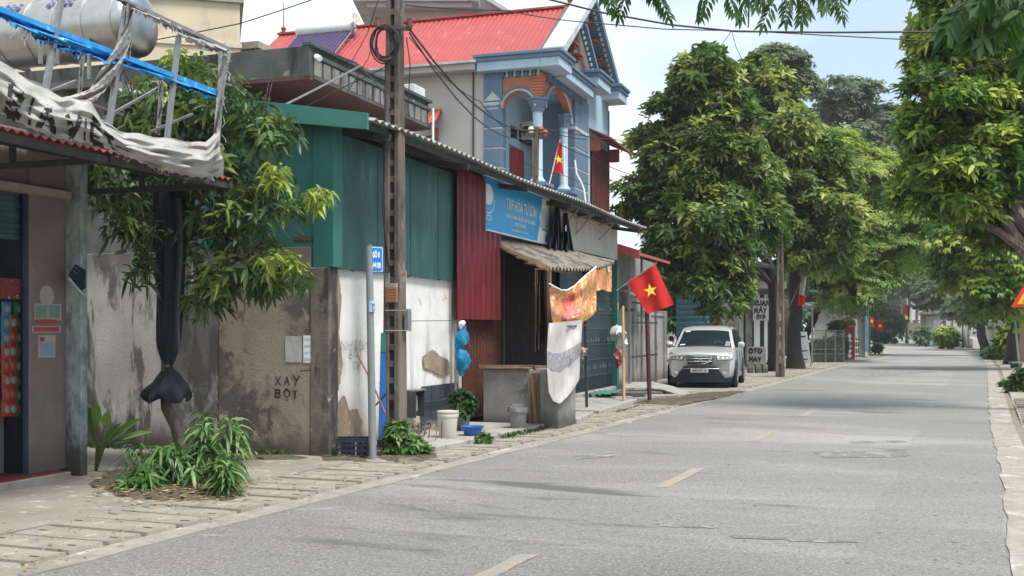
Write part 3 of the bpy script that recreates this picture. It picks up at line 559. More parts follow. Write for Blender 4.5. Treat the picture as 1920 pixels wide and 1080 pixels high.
mb.build('plate', mat('navy_enamel', (.02, .035, .05), None, 9, .4, .1), npl); MB().bar(PT(129, 522, -1.70), PT(159, 556, -1.70), .012, .02).build('rim', mat('pale_rim', (.55, .55, .5), None, 9, .5, .1), npl)
for i, (x0, y0, x1, y1) in enumerate([(133, 503, 145, 513), (138, 500, 150, 510)]): MB().bar(PT(x0, y0, -1.70), PT(x1, y1, -1.70), .008, .003).build('scratch_mark', m_whitef, npl)

# sign frame above the awning and its torn banner
fr = thing('sign_frame', 'rusting steel sign frame leaning above the left awning', 'frame', F(SE, .05, 3.45), TH)
def pbar(x0, y0, t0, x1, y1, t1, w, m, nm, par): return MB().bar(PT(x0, y0, t0), PT(x1, y1, t1), w, w).build(nm, m, par)
m_bluerag = mat('blue_vinyl', (.02, .20, .50), (.03, .30, .62), 9, .5, .3, stains=[((.55, .6, .62), 9, .6, .7)])
for x0, y0, x1, y1 in [(119, -25, 84, 175), (239, -10, 203, 245), (335, 70, 313, 262), (419, 98, 404, 320)]: pbar(x0, y0, .05, x1, y1, .05, .045, m_steel, 'post', fr)
for x0, y0, x1, y1 in [(157, 85, 149, 175), (303, 145, 296, 252), (75, 60, 76, 120), (106, 60, 107, 120)]: pbar(x0, y0, -.45, x1, y1, -.45, .03, m_steel, 'rear_post', fr)
pbar(160, -32, .05, 428, 92, .05, .04, m_steel, 'top_rail', fr); pbar(-40, 4, .04, 412, 176, .04, .05, m_bluerag, 'middle_rail', fr)
for x0, y0, x1, y1 in [(92, 172, 142, 152), (195, 222, 302, 162), (283, 247, 360, 214), (170, 195, 230, 215)]: pbar(x0, y0, -.2, x1, y1, -.45, .025, m_steel, 'brace', fr)
m_cloth = mat('weathered_white_vinyl', (.64, .635, .61), (.52, .51, .475), 2.5, .6, .7, 14, bdist=.03, stains=[((.38, .32, .24), 3, .56, .72), ((.24, .22, .18), 8, .62, .72)], trans=.4)
bn = thing('torn_banner', 'torn white vinyl banner with black letters sagging over the left awning', 'banner', F(SE, .1, 3.5), TH)
def curve(pts, u):
    x = u * (len(pts) - 1); i = min(int(x), len(pts) - 2); f = x - i; a, b_ = pts[i], pts[i + 1]; return tuple(a[k] + (b_[k] - a[k]) * f for k in range(len(a)))
TOPE = [(-60, 85), (-25, 100), (0, 113), (40, 140), (75, 157), (115, 182), (145, 181), (172, 192), (196, 228), (225, 246), (262, 252), (305, 258), (350, 264), (386, 268), (409, 240)]
BOTE = [(-60, 190), (-25, 203), (0, 212), (20, 222), (60, 243), (100, 257), (140, 264), (180, 272), (215, 285), (250, 298), (290, 315), (325, 324), (360, 332), (395, 334), (420, 328)]
def sheet(u, v, off=0.0):
    a, b_ = curve(TOPE, u), curve(BOTE, u); x = a[0] + (b_[0] - a[0]) * v; y = a[1] + (b_[1] - a[1]) * v
    x += 2.0 * math.sin(v * 9 + u * 20); y += 1.6 * math.sin(u * 60 + v * 4) * (1 - v) + (1.5 * math.sin(u * 171) if v > .99 else 0)
    t = .12 + .18 * math.sin(v * math.pi) + .045 * math.sin(u * 55 + v * 5) + .03 * math.sin(u * 23 - v * 14) + .02 * math.sin(v * 31 + u * 12) + off
    return PT(x, y, t)
MB().grid(sheet, 110, 26, N_OUT * -.004).build('sheet', m_cloth, bn, smooth=True)
mb = MB()
def glyph(ch, u0, u1, v0, v1, lw):
    for stk_ in STROKES[ch]:
        for (a0, b0), (a1, b1) in zip(stk_[:-1], stk_[1:]):
            n = 5; pr_ = None; dx, dy = a1 - a0, b1 - b0; L = math.hypot(dx, dy) or 1
            for i in range(n + 1):
                f = i / n; a = a0 + dx * f; bb = b0 + dy * f; nx, ny = -dy / L * lw, dx / L * lw
                A = sheet(u0 + (u1 - u0) * (a + nx), v1 - (v1 - v0) * (bb + ny), .012); B = sheet(u0 + (u1 - u0) * (a - nx), v1 - (v1 - v0) * (bb - ny), .012)
                if pr_: mb.add([pr_[0], A, B, pr_[1]], [(0, 1, 2, 3)])
                pr_ = (A, B)
for ch, u0, u1, v0, v1 in [('B', .185, .245, .34, .93), ('I', .258, .285, .36, .95), ('A', .300, .355, .36, .96), ('V', .395, .445, .42, .95), ('I', .455, .475, .45, .95), ('E', .490, .530, .48, .95), ('^', .490, .530, .42, .80), ('T', .545, .59, .50, .95)]:
    if ch == 'V': STROKES['V'] = [[(0, 1), (.5, 0), (1, 1)]]
    glyph(ch, u0, u1, v0, v1, .17)
mb.build('lettering', mat('black_print', (.015, .015, .015), None, 9, .6, .1), bn)
def ribbon(A, B, t, nm='rag', m=None, fr_=2.0, n=40, nv=4):
    def f(u, v):
        a, b_ = curve(A, u), curve(B, u); x = a[0] + (b_[0] - a[0]) * v; y = a[1] + (b_[1] - a[1]) * v + (fr_ * math.sin(u * 67) + fr_ * .8 * math.sin(u * 151 + 2) + fr_ * .6 * math.sin(u * 311)) * (v > .9)
        return PT(x, y, t + .05 * math.sin(u * 14 + v * 7) + .03 * math.sin(v * 12 + u * 31))
    return MB().grid(f, n, nv, N_OUT * -.004).build(nm, m or m_cloth, bn, smooth=True)
ribbon([(238, 8), (236, 45), (215, 92), (190, 130), (168, 168), (120, 184)], [(252, 18), (246, 50), (243, 85), (228, 126), (206, 160), (176, 192)], .09, n=50, nv=8)
ribbon([(240, 10), (241, 60), (236, 110), (222, 142)], [(249, 18), (247, 70), (244, 118), (232, 140)], .02, n=40)
ribbon([(225, -4), (300, 30), (360, 62), (428, 93)], [(228, 6), (300, 44), (350, 76), (424, 108)], .055, fr_=3, n=90)
ribbon([(410, 95), (409, 150), (402, 240), (392, 300)], [(433, 100), (422, 160), (411, 245), (408, 328)], .07, n=60, nv=6)
ribbon([(296, 150), (299, 200), (292, 250)], [(306, 150), (305, 200), (300, 254)], -.4, n=30)
ribbon([(150, 90), (150, 165)], [(157, 90), (153, 170)], -.42, n=20)
ribbon([(-20, 14), (80, 52), (200, 98), (300, 137), (410, 178)], [(-20, 26), (80, 72), (200, 116), (300, 148), (405, 186)], .06, 'blue_edge', m_bluerag, 3, 120)
ribbon([(60, 62), (110, 80), (150, 95)], [(66, 74), (110, 92), (150, 108)], .05, 'blue_edge', m_bluerag, 4, 40)
# loose threads
mb = MB()
for i in range(70):
    u = rnd.random(); 
    if i < 30: a = curve([(250, 20), (428, 95), (410, 330)], u); d = (rnd.uniform(-3, 9), rnd.uniform(4, 22))
    elif i < 52: a = curve(BOTE[8:], u); d = (rnd.uniform(-12, 12), rnd.uniform(1, 10))
    else: a = curve([(15, 35), (60, 60)], u); d = (rnd.uniform(-14, 14), rnd.uniform(2, 28))
    p0 = PT(a[0], a[1], .07); p2 = PT(a[0] + d[0], a[1] + d[1], .12); pm = p0.lerp(p2, .5) + Vector((rnd.uniform(-.03, .03), 0, rnd.uniform(-.03, .02))); mb.tube([p0, pm, p2], .003, 3, False)
mb.build('threads', m_cloth, bn, kind='stuff')

# buildings and tank behind
m_mildew = mat('mildewed_render', (.135, .13, .12), (.08, .078, .074), 1.8, .95, .6, 30, stains=[((.26, .25, .23), 2.4, .58, .72), ((.035, .035, .033), 1.1, .5, .66, (1, 1, .4))])
rb = thing('rear_house', 'low grey rendered house behind the torn banner', 'house', P(100, 610, 21), TH)
b = MB(); q = st(P(60, 615, 20.5)); b.fbox(q[0], q[0] + 5, q[1] - 5, q[1] + 1.6, 0, 6.05); b.build('wall', m_mildew, rb)
b = MB(); b.fbox(q[0] - .1, q[0] + 5.1, q[1] - 5.1, q[1] + 1.7, 6.05, 6.2); b.build('coping', mat('old_coping', (.30, .28, .25), None, 3, .9, .4), rb)
tank = thing('water_tank', 'horizontal stainless steel water tank on a frame behind the torn banner', 'water tank', P(110, 118, 19.4), TH)
m_inox = mat('stainless_steel', (.50, .50, .49), (.40, .40, .39), 3, .36, .05, 20, metal=1.0)
m_inoxl = mat('tank_lettering_blue', (.08, .10, .30), None, 9, .5, .05)
tc0 = P(-30, 58, 19.7); ax = N_OUT; Lk = 1.62; r0 = .56; prof = []
for i in range(-12, 13):
    h = i / 12 * Lk; k = 1.0; prof.append((r0 * (1 + .018 * (1 if (i % 3 == 0 and abs(i) < 12) else 0)), h))
dom = [(r0 * .93, Lk + .05), (r0 * .75, Lk + .12), (r0 * .45, Lk + .18), (r0 * .15, Lk + .205), (0, Lk + .21)]
prof = [(a, -h) for a, h in dom[::-1]] + prof + dom
tc = P(112, 60, 19.7); MB().lathe(tc, prof, 36, ax).build('shell', m_inox, tank, smooth=True)
for h in (-.9, -.3, .3, .9, 1.5):
    MB().lathe(tc + ax * h, [(r0 + .003, -.02), (r0 + .02, -.008), (r0 + .02, .008), (r0 + .003, .02)], 36, ax).build('rib', m_inox, tank, smooth=True)
for h in (-1.1, 1.0): 
    b = MB(); 
    for sg in (-1, 1): b.bar(tc + ax * h + N_AL * sg * .45 + Vector((0, 0, -1.0)), tc + ax * h + N_AL * sg * .45 + Vector((0, 0, -.05)), .05)
    b.bar(tc + ax * h - N_AL * .5 + Vector((0, 0, -.5)), tc + ax * h + N_AL * .5 + Vector((0, 0, -.5)), .05); b.build('stand_leg', m_steel, tank)
b = MB()
for sg in (-1, 1): b.bar(tc - ax * 1.3 + N_AL * sg * .45 - Vector((0, 0, .22)), tc + ax * 1.3 + N_AL * sg * .45 - Vector((0, 0, .22)), .05)
b.build('stand_rail', m_steel, tank)
for k, w in ((0, .9), (1, .7)):   # dark print band on the shell
    pts = []
    for j in range(9):
        an = R(20 + 6 * j + 0); 
    mb = MB(); aN = -N_AL
    def f(u, v): an = R(28 + 26 * v - 40 * k * 0); return tc + ax * (-.75 + 1.3 * k * .9 + (u - .5) * w * .8) + (aN * math.cos(an) + Vector((0, 0, math.sin(an)))) * (r0 + .022)
    mb = MB(); 
    for c in range(5): mb.grid(lambda u, v, c=c: f((c + u * .6) / 5, v * .42), 2, 5); mb.grid(lambda u, v, c=c: f((c + u * .55 + .1) / 5, .62 + v * .2), 2, 3)
    mb.build('print', m_inoxl, tank)
cb = thing('cream_house', 'tall plain cream rendered house with a flat parapet behind the water tank', 'house', P(380, 610, 31), TH)
c0 = PS(450, 100, st(P(450, 600, 30))[0]); qs, qt = st(c0); m_cream = mat('cream_render', (.66, .57, .40), (.58, .50, .36), 1.2, .9, .3, 30, stains=[((.48, .41, .31), 1.6, .56, .74, (1, 1, .3))])
cq = P(450, 615, 30); dR = Vector((math.cos(R(15)), math.sin(R(15)), 0)); dB = Vector((-dR.y, dR.x, 0)); cq = cq - dR * 5 + dB * 3; MB().obox((cq.x, cq.y, 5.22), 10, 6, 10.44, R(15)).build('wall', m_cream, cb); MB().obox((cq.x, cq.y, 10.52), 10.2, 6.2, .16, R(15)).build('coping', mat('coping_grey', (.34, .30, .25), None, 3, .9, .3), cb)
MB().obox((cq.x, cq.y, 9.3), 10.1, 6.1, .12, R(15)).build('string_course', m_cream, cb)
MB().tube([P(272, 105, 28.0), P(268, 3, 28.0)], .04, 8).build('drain_pipe', mat('grey_plastic_pipe', (.3, .3, .3), None, 5, .5, .1), cb)
ob = thing('balcony_house', 'small ornate terrace corner with dark balusters beside the cream house', 'house', P(475, 600, 34), TH)
o0 = PS(458, 100, st(P(458, 600, 34))[0]); os_, ot = st(o0); b = MB(); b.fbox(os_, os_ + 3, ot - 1, ot + .45, 0, 8.2 + 1.0); b.build('wall', m_mildew, ob)
b = MB(); b.fbox(os_ - .1, os_ + 3, ot - .6, ot + .55, 10.2, 10.4); b.build('rail', mat('terrace_rail', (.33, .29, .24), None, 4, .9, .4), ob)
for i in range(5): MB().lathe(F(os_, ot - .2 + .17 * i, 9.2), [(.06, 0), (.04, .1), (.075, .35), (.04, .6), (.06, 1.0)], 8).build('baluster', m_mildew, ob, smooth=True)

# alley wall and front wall
m_wall_a = mat('white_mildewed_plaster', (.60, .58, .53), (.44, .42, .38), 1.2, .92, .5, 35, bdist=.015, stains=[((.10, .095, .09), .95, .46, .56, (1, 1, .4)), ((.16, .15, .135), 2.6, .52, .60, (1, 1, .28)), ((.66, .64, .59), 4, .60, .70, (1, 1, .3)), ((.06, .055, .05), 3.6, .62, .70, (1, 1, .3))], zst=[((.10, .085, .06), .05, .55, .8), ((.15, .14, .125), 2.95, 2.1, .9)])
m_wall_b = mat('brown_patched_plaster', (.33, .285, .22), (.25, .215, .165), 1.3, .92, .5, 35, bdist=.015, stains=[((.12, .108, .088), 1.1, .47, .57), ((.44, .385, .30), 2.8, .58, .70), ((.10, .088, .075), 2.1, .56, .66, (1, 1, .6)), ((.60, .57, .50), 9.5, .70, .73), ((.36, .23, .16), 1.9, .64, .74)], zst=[((.085, .075, .055), .0, .50, .7), ((.18, .155, .12), 2.9, 2.1, .7)])
m_wall_c = mat('whitewash', (.78, .765, .73), (.66, .64, .59), 1.6, .9, .4, 35, bdist=.01, stains=[((.45, .42, .37), 2.4, .54, .74, (1, 1, .16)), ((.50, .36, .23), 1.25, .64, .70), ((.30, .27, .22), 7, .66, .74, (1, 1, .5)), ((.22, .2, .17), 22, .68, .72, (1, 1, .35))], zst=[((.42, .34, .24), .10, 1.0, 1.0), ((.09, .08, .06), .0, .35, .55)])
aw_ = thing('boundary_wall', 'mildew-stained plaster wall running back along the alley with painted letters on it', 'wall', F(0, -.5, 0), TH)
t410 = st(PS(412, 700, 0))[1]; t585 = st(PS(583, 700, 0))[1]
b = MB(); b.fbox(0, .2, -11, t410 - .012, -.02, 2.82); b.build('plaster_panel', m_wall_a, aw_, bevel=.01)
b = MB(); b.fbox(-.012, .2, t410 - .012, t585, -.02, 2.84); b.build('plaster_panel', m_wall_b, aw_, bevel=.01, label='brown patched panel')
b = MB(); b.fbox(-.03, .22, t585, .03, -.02, 2.56); b.build('end_pier', mat('rough_brown_pier', (.21, .18, .14), (.14, .122, .10), 4, .95, .6, 25, bdist=.012, stains=[((.06, .055, .047), 2.4, .46, .60, (1, 1, .3)), ((.46, .41, .33), 5, .62, .72)], zst=[((.08, .07, .05), 0, .5, .5)]), aw_, bevel=.015)
m_brick = mat('weathered_brick', (.12, .085, .07), (.07, .06, .052), 9, .95, .6, 40, stains=[((.20, .19, .17), 8, .58, .70)])
bk = None
for r_ in range(2):
    for i in range(9):
        if r_ == 1 and (i in (2, 5, 8) ): continue
        t = t585 - .12 - i * .215 + r_ * .08; mb = MB(); mb.fbox(.0, .19, t - .10, t + .10, 2.845 + r_ * .075, 2.91 + r_ * .075); o = mb.build('brick', m_brick, aw_, bevel=.006); o.rotation_euler = (rnd.uniform(-.03, .03), rnd.uniform(-.02, .02), 0)
# lettering and bills on it
m_char = mat('charcoal_paint', (.02, .018, .016), (.045, .04, .035), 30, .9, .1)
mb = MB(); o1 = PS(516, 722, -.018); sc = (PS(516, 703, -.018) - PS(516, 720, -.018)).length
brush(mb, 'XAY', o1, N_OUT, N_UP, sc, .085, .055, .016, 3, .004); o2 = PS(517, 745, -.018); brush(mb, 'BO^.T', o2, N_OUT, N_UP, sc * .82, .08, .05, .019, 5, .004)
a, b_ = PS(562, 697, -.02), PS(594, 693, -.02); mb.add([a, b_, b_ + Vector((0, 0, .012)), a + Vector((0, 0, .014))], [(0, 1, 2, 3)])
mb.build('painted_letters', m_char, aw_)
def bill(name, x0, y0, x1, y1, m, label):
    a, c = PS(x0, y1, -.018), PS(x1, y0, -.018); ta, tb = st(a)[1], st(c)[1]; mb = MB()
    mb.grid(lambda u, v: F(-.018 - .003 - .004 * math.sin(u * 5 + v * 3) ** 2, ta + (tb - ta) * u, a.z + (c.z - a.z) * v), 6, 8, N_AL * .002)
    root = thing(name, label, 'poster', a, TH); mb.build('sheet', m, root, smooth=True); return root, a, c, tb - ta
bill('wall_bill', 535, 630, 566, 679, mat('grey_bill', (.47, .46, .43), (.40, .39, .36), 6, .8, .1, stains=[((.3, .29, .27), 7, .62, .7)]), 'blank grey faded bill pasted left of the blue printed bill')
r2, a, c, w = bill('wall_bill', 569, 629, 603, 680, mat('white_bill', (.86, .87, .88), (.82, .83, .85), 6, .7, .1), 'white bill with blue phone number lettering pasted on the brown wall')
m_bink = mat('blue_ink', (.04, .10, .42), None, 9, .7, .05)
for k, tx in enumerate(['CHO VAY TIỀN', '0354.800.053', 'CHO VAY TIỀN', '0354.800.053']):
    text('print_line', tx, m_bink, F(-.0295, st(a)[1] + .012, a.z + (c.z - a.z) * (1 - .20 - .245 * k)), N_OUT, N_UP, .038, w - .024, r2, .0, bold=.0)
fw = thing('front_wall', 'peeling whitewashed wall facing the road behind the utility pole', 'wall', F(2, 0, 0), TH)
b = MB(); b.fbox(.0, .2, .031, .05, -.02, 2.5); 
W4 = 4.30
def fwall(u, v): s = .22 + (W4 - .22) * u; return F(s, .012 * math.sin(u * 5) , -.02 + v * (2.58 + .018 * math.sin(u * 41) + .012 * math.sin(u * 97)))
MB().grid(fwall, 60, 12, -N_OUT * .2).build('plaster', m_wall_c, fw)
MB().fbox(W4 + .0, W4 + .16, -.25, .02, 0, 2.56).build('end_post', mat('pale_post', (.5, .48, .43), None, 5, .8, .3), fw)
mb = MB(); m_faint = mat('faint_pencil_marks', (.16, .14, .12), (.3, .28, .25), 40, .9, .05)
def marks(line, px, py, h, w, lw): brush(mb, line, PT(px, py, .022), N_AL, N_UP, h, w, w * .55, lw, 9, .004)
marks('NHA^NS', 640, 657, .13, .12, .010); marks('BO^T', 655, 672, .12, .10, .010); marks('TR.', 662, 693, .11, .09, .010); mb.build('pencil_letters', m_faint, fw)
m_bare = mat('bare_brown_plaster', (.36, .27, .18), (.27, .205, .145), 5, .95, .7, 40, bdist=.015, stains=[((.50, .45, .37), 6, .58, .68), ((.12, .10, .08), 7, .60, .70)])
def scab(pts, seed):
    q = random.Random(seed); out = []
    for a, c in zip(pts, pts[1:] + pts[:1]):
        for k in range(7): out.append((a[0] + (c[0] - a[0]) * k / 7 + q.uniform(-1.5, 1.5), a[1] + (c[1] - a[1]) * k / 7 + q.uniform(-1.5, 1.5)))
    v = [PT(x, y, .019) for x, y in out]; cx = sum((p for p in v), Vector()) / len(v); m2 = MB(); m2.add(v + [cx], [(i, (i + 1) % len(v), len(v)) for i in range(len(v))]); m2.build('bare_plaster_patch', m_bare, fw)
scab([(793, 668), (812, 655), (826, 668), (842, 676), (845, 700), (826, 704), (808, 694), (795, 690)], 1)
scab([(629, 760), (645, 740), (655, 770), (668, 765), (680, 790), (676, 815), (690, 830), (688, 858), (630, 860)], 2)
scab([(629, 520), (636, 516), (640, 560), (635, 620), (642, 680), (636, 730), (629, 740)], 3)
scab([(795, 800), (815, 790), (820, 812), (798, 818)], 4)
# dark tiled foot at the right of the wall
m_dtile = mat('dark_blue_tile', (.035, .045, .06), (.06, .07, .085), 5, .35, .05, stains=[((.35, .33, .3), 6, .66, .72)])
for i in range(4):
    for j in range(2):
        s = 3.02 + i * .39; MB().fbox(s, s + .375, .02, .04, .25 + j * .29, .53 + j * .29).build('tile', m_dtile, fw, bevel=.003)
# ================================================================ the grocery shop under its long tin roof
m_teal = mat('dark_green_sheet', (.024, .098, .086), (.019, .076, .068), 1.2, .45, .15, 12, stains=[((.06, .19, .17), 1.6, .50, .70, (1, 1, .25)), ((.02, .07, .062), 2.0, .54, .70, (1, 1, .25)), ((.22, .27, .25), 5, .70, .74, (1, 1, .5)), ((.16, .09, .05), 3, .68, .74, (1, 1, .25))])
m_teal2 = mat('teal_trim_sheet', (.042, .185, .155), (.034, .15, .128), 2, .4, .15, 20, stains=[((.12, .16, .14), 3, .62, .76)])
m_tinroof = mat('weathered_grey_tin', (.42, .41, .39), (.30, .29, .275), 2.5, .5, .2, metal=.3, stains=[((.24, .15, .09), 4, .60, .74), ((.15, .14, .13), 2, .56, .72)])
m_maroon = mat('maroon_sheet', (.17, .02, .026), (.13, .016, .022), 1.5, .45, .2, 14, stains=[((.09, .012, .016), 1.3, .50, .66, (1, 1, .3)), ((.24, .13, .11), 7, .66, .74, (1, 1, .2)), ((.26, .06, .06), 3, .60, .76, (1, 1, .2))])
m_cream2 = mat('cream_ribbed_sheet', (.58, .56, .49), (.50, .48, .42), 2, .5, .15, stains=[((.34, .31, .26), 3, .56, .74, (1, 1, .2))])
m_fibro = mat('weathered_fibre_cement', (.27, .23, .185), (.17, .15, .125), 4, .95, .6, 50, stains=[((.08, .073, .065), 3, .48, .62), ((.46, .40, .33), 6, .60, .72)])
m_step = mat('step_concrete', (.37, .35, .31), (.28, .265, .235), 3, .92, .5, 60, stains=[((.15, .14, .12), 3, .54, .68), ((.47, .45, .4), 8, .62, .72)])
m_cblock = mat('grey_render', (.27, .26, .245), (.20, .195, .185), 3, .92, .5, 40, stains=[((.11, .105, .10), 2.2, .54, .68), ((.36, .35, .33), 5, .62, .74)], zst=[((.09, .085, .075), .1, .4, .4)])
m_rustbar = mat('rust_brown_gate_paint', (.19, .075, .045), (.12, .05, .035), 9, .7, .3, stains=[((.30, .14, .07), 8, .58, .7)])
m_wood = mat('old_timber', (.24, .16, .10), (.15, .10, .065), 4, .85, .4, 40, stretch=(1, 1, .2))
gs = thing('grocery_shop', 'long low grocery shop with tin roof, dark green walls and rusty folding gate', 'shop', F(6, -1.5, 0), TH)
b = MB(); b.fbox(.22, W4 + .1, .03, .07, 2.55, 4.36); b.build('green_sheet_wall', m_teal, gs)
for s in (1.35, 2.5, 3.6): MB().fbox(s, s + .018, .068, .076, 2.56, 4.32).build('sheet_seam', m_teal, gs)
b = MB(); b.fbox(.02, .06, -2.1, -.02, 2.5, 4.5); b.build('side_sheet_wall', m_teal2, gs)
MB().fbox(-.02, .235, -.22, .085, 2.56, 4.5).build('corner_trim', m_teal2, gs, bevel=.005)
# roof
RT0, RT1 = .80, -3.2
def roofz(t): return 4.44 + (RT0 - t) * .165
def rf(u, v): s = -.30 + 16.7 * u; t = RT0 + (RT1 - RT0) * v; return F(s, t, roofz(t) + .022 * math.cos(2 * math.pi * s / .2) + .02 * math.sin(s * .8))
MB().grid(rf, 668, 3, (0, 0, -.01)).build('roof_sheet', m_tinroof, gs, smooth=True)
for t in (.62, .05, -1.2, -2.6): MB().bar(F(-.28, t, roofz(t) - .085), F(16.3, t, roofz(t) - .085), .05, .09).build('purlin', m_steel_dk, gs)
for s in (.3, 3.2, 6.2, 9.2, 12.2, 15.6): MB().bar(F(s, .76, roofz(.76) - .16), F(s, -3, roofz(-3) - .16), .05, .09).build('rafter', m_steel_dk, gs)
b = MB(); zA, zB = roofz(.72), roofz(-2.2); b.hexa([F(-.36, -2.2, zB - .24), F(-.30, -2.2, zB - .24), F(-.30, .74, zA - .16), F(-.36, .74, zA - .16), F(-.36, -2.2, zB + .05), F(-.30, -2.2, zB + .05), F(-.30, .74, zA + .05), F(-.36, .74, zA + .05)]); b.build('fascia', m_teal2, gs)
# back and end walls, the unlit inside put into their dark colour
b = MB(); b.fbox(.3, 16.1, -3.1, -3.0, 0, 4.7); b.fbox(W4 + .1, W4 + .2, -3, -.06, 0, 4.4); b.fbox(16.0, 16.2, -3.0, -.05, 0, 4.5); b.fbox(W4, 16, -3, -.3, .05, .12); b.build('darkened_inner_wall', mat('dark_inner_wall', (.05, .048, .05), (.035, .035, .04), 2, .9, .2), gs)
b = MB()
def ribbed(s0, s1, z0, z1, t, per, dep, m, nm, par, n=None):
    pts = []; k = int((s1 - s0) / per); s = s0
    for i in range(k):
        a = s0 + (s1 - s0) * i / k; w = (s1 - s0) / k; pts += [(a, 0), (a + w * .5, 0), (a + w * .62, dep), (a + w * .88, dep)]
    pts.append((s1, 0)); mb_ = MB(); vs = []
    for s, d in pts: vs += [F(s, t + d, z0), F(s, t + d, z1)]
    mb_.add(vs, [(2 * i, 2 * i + 2, 2 * i + 3, 2 * i + 1) for i in range(len(pts) - 1)]); vs2 = [v - N_OUT * .02 for v in vs]; mb_.add(vs2, [(2 * i + 1, 2 * i + 3, 2 * i + 2, 2 * i) for i in range(len(pts) - 1)])
    return mb_.build(nm, m, par)
pR = [st(PT(x, y, .16)) for x, y in ((845, 598), (921, 598))]
ribbed(4.22, 6.36, 1.90, 4.42, .16, .265, .035, m_maroon, 'maroon_sheet', gs)
MB().fbox(6.355, 6.375, .0, .17, 1.9, 4.35).build('sheet_return', m_maroon, gs)
ribbed(6.3, 10.1, 4.1, 4.40, -.01, .16, .02, mat('dark_ribbed_sheet', (.16, .135, .12), (.11, .10, .09), 3, .6, .2), 'upper_sheet', gs)
ribbed(10.0, 16.2, 3.58, 4.42, .02, .17, .02, m_cream2, 'cream_sheet', gs)
MB().fbox(6.3, 16.2, -.12, -.02, 3.42, 3.6).build('lintel_beam', m_steel_dk, gs)
for s, z in ((12.0, 3.95), (14.2, 3.98), (10.9, 4.0)): 
    b = MB(); b.bar(F(s, .03, z + .38), F(s, .5, z + .42), .04, .04); b.bar(F(s, .05, z), F(s, .42, z + .40), .035, .035); b.build('roof_bracket', mat('pale_bracket', (.42, .38, .3), None, 5, .8, .2), gs)
# folding gates
def gate(s0, s1, z0, z1, t, m, nm):
    n = int((s1 - s0) / .075); mb_ = MB()
    for i in range(n + 1):
        s = s0 + (s1 - s0) * i / n; mb_.fbox(s - .009, s + .009, t - .012, t + .012, z0, z1)
    mb_.build(nm, m, gs); mb_ = MB(); nz_ = int((z1 - z0) / .17)
    for i in range(n):
        for j in range(nz_):
            a = s0 + (s1 - s0) * i / n; c = a + (s1 - s0) / n; z = z0 + (z1 - z0) * j / nz_; y = z + (z1 - z0) / nz_
            p0, p1 = (F(a, t + .016, z), F(c, t + .016, y)) if (i + j) % 2 else (F(c, t + .016, z), F(a, t + .016, y))
            e = (N_UP * .006); mb_.add([p0 - e, p1 - e, p1 + e, p0 + e], [(0, 1, 2, 3)])
    mb_.build('gate_lattice', m, gs); MB().fbox(s0, s1, t - .02, t + .02, z0 - .05, z0).build('gate_rail', m, gs)
gate(4.72, 6.85, .2, 2.6, .0, m_rustbar, 'gate_bars')
MB().fbox(4.72, 6.9, -.08, -.06, .15, 3.4).build('gate_backing', mat('brown_backing', (.09, .045, .035), (.055, .03, .028), 3, .8, .2), gs)
gate(6.95, 10.6, .2, 3.3, -.04, mat('shaded_gate_paint', (.035, .022, .024), (.02, .016, .02), 6, .7, .2), 'gate_bars')  # deeper brown bars: the awning's shade put into the gate colour
MB().fbox(4.58, 4.70, -.05, .05, 0, 2.6).build('gate_jamb', mat('pale_post', (.5, .48, .43)), gs)
MB().fbox(6.86, 6.94, -.05, .06, 0.1, 3.4).build('gate_post', m_steel_dk, gs)
# dark green steel gate on the right
m_gate = mat('dark_blue_green_gate', (.018, .04, .048), (.012, .028, .035), 3, .45, .15, 20, stains=[((.04, .075, .08), 2.4, .6, .75)])
MB().fbox(10.95, 15.9, -.06, -.03, .22, 3.42).build('gate_panel', m_gate, gs)
for z in (.55, .95, 1.32, 1.72, 2.12, 2.5, 2.9): MB().fbox(10.95, 15.9, -.03, -.012, z, z + .028).build('gate_rib', mat('gate_rib_paint', (.045, .075, .08), None, 5, .5, .1), gs)
mb = MB()
for z, sc_ in ((1.40, 1), (.72, 1), (2.2, .9)):
    s = 11.1
    while s < 15.7:
        w = rnd.uniform(.1, .3); 
        if rnd.random() < .75: mb.fbox(s, s + w, -.03, -.02, z, z + rnd.uniform(.05, .14) * sc_)
        s += w + .1
mb.build('gate_ornament', mat('gate_ornament_paint', (.11, .13, .125), (.05, .06, .06), 9, .6, .2), gs, kind='stuff')
for k in range(34): 
    s = 11 + k * .146
    if k % 1 == 0: MB().fbox(s, s + .03, -.03, -.02, .24, .54).build('gate_slat', m_gate, gs)
b = MB(); b.fbox(15.92, 16.12, -.1, .10, .12, 3.56); b.build('corner_post', mat('green_post', (.03, .15, .12), (.025, .11, .09), 4, .5, .1), gs)
MB().fbox(15.95, 16.05, .1, .105, 2.25, 2.42).build('white_notice', m_paper, gs)
b = MB(); b.fbox(10.9, 15.9, -.2, .10, 0, .2); b.build('gate_sill', m_step, gs, bevel=.015)

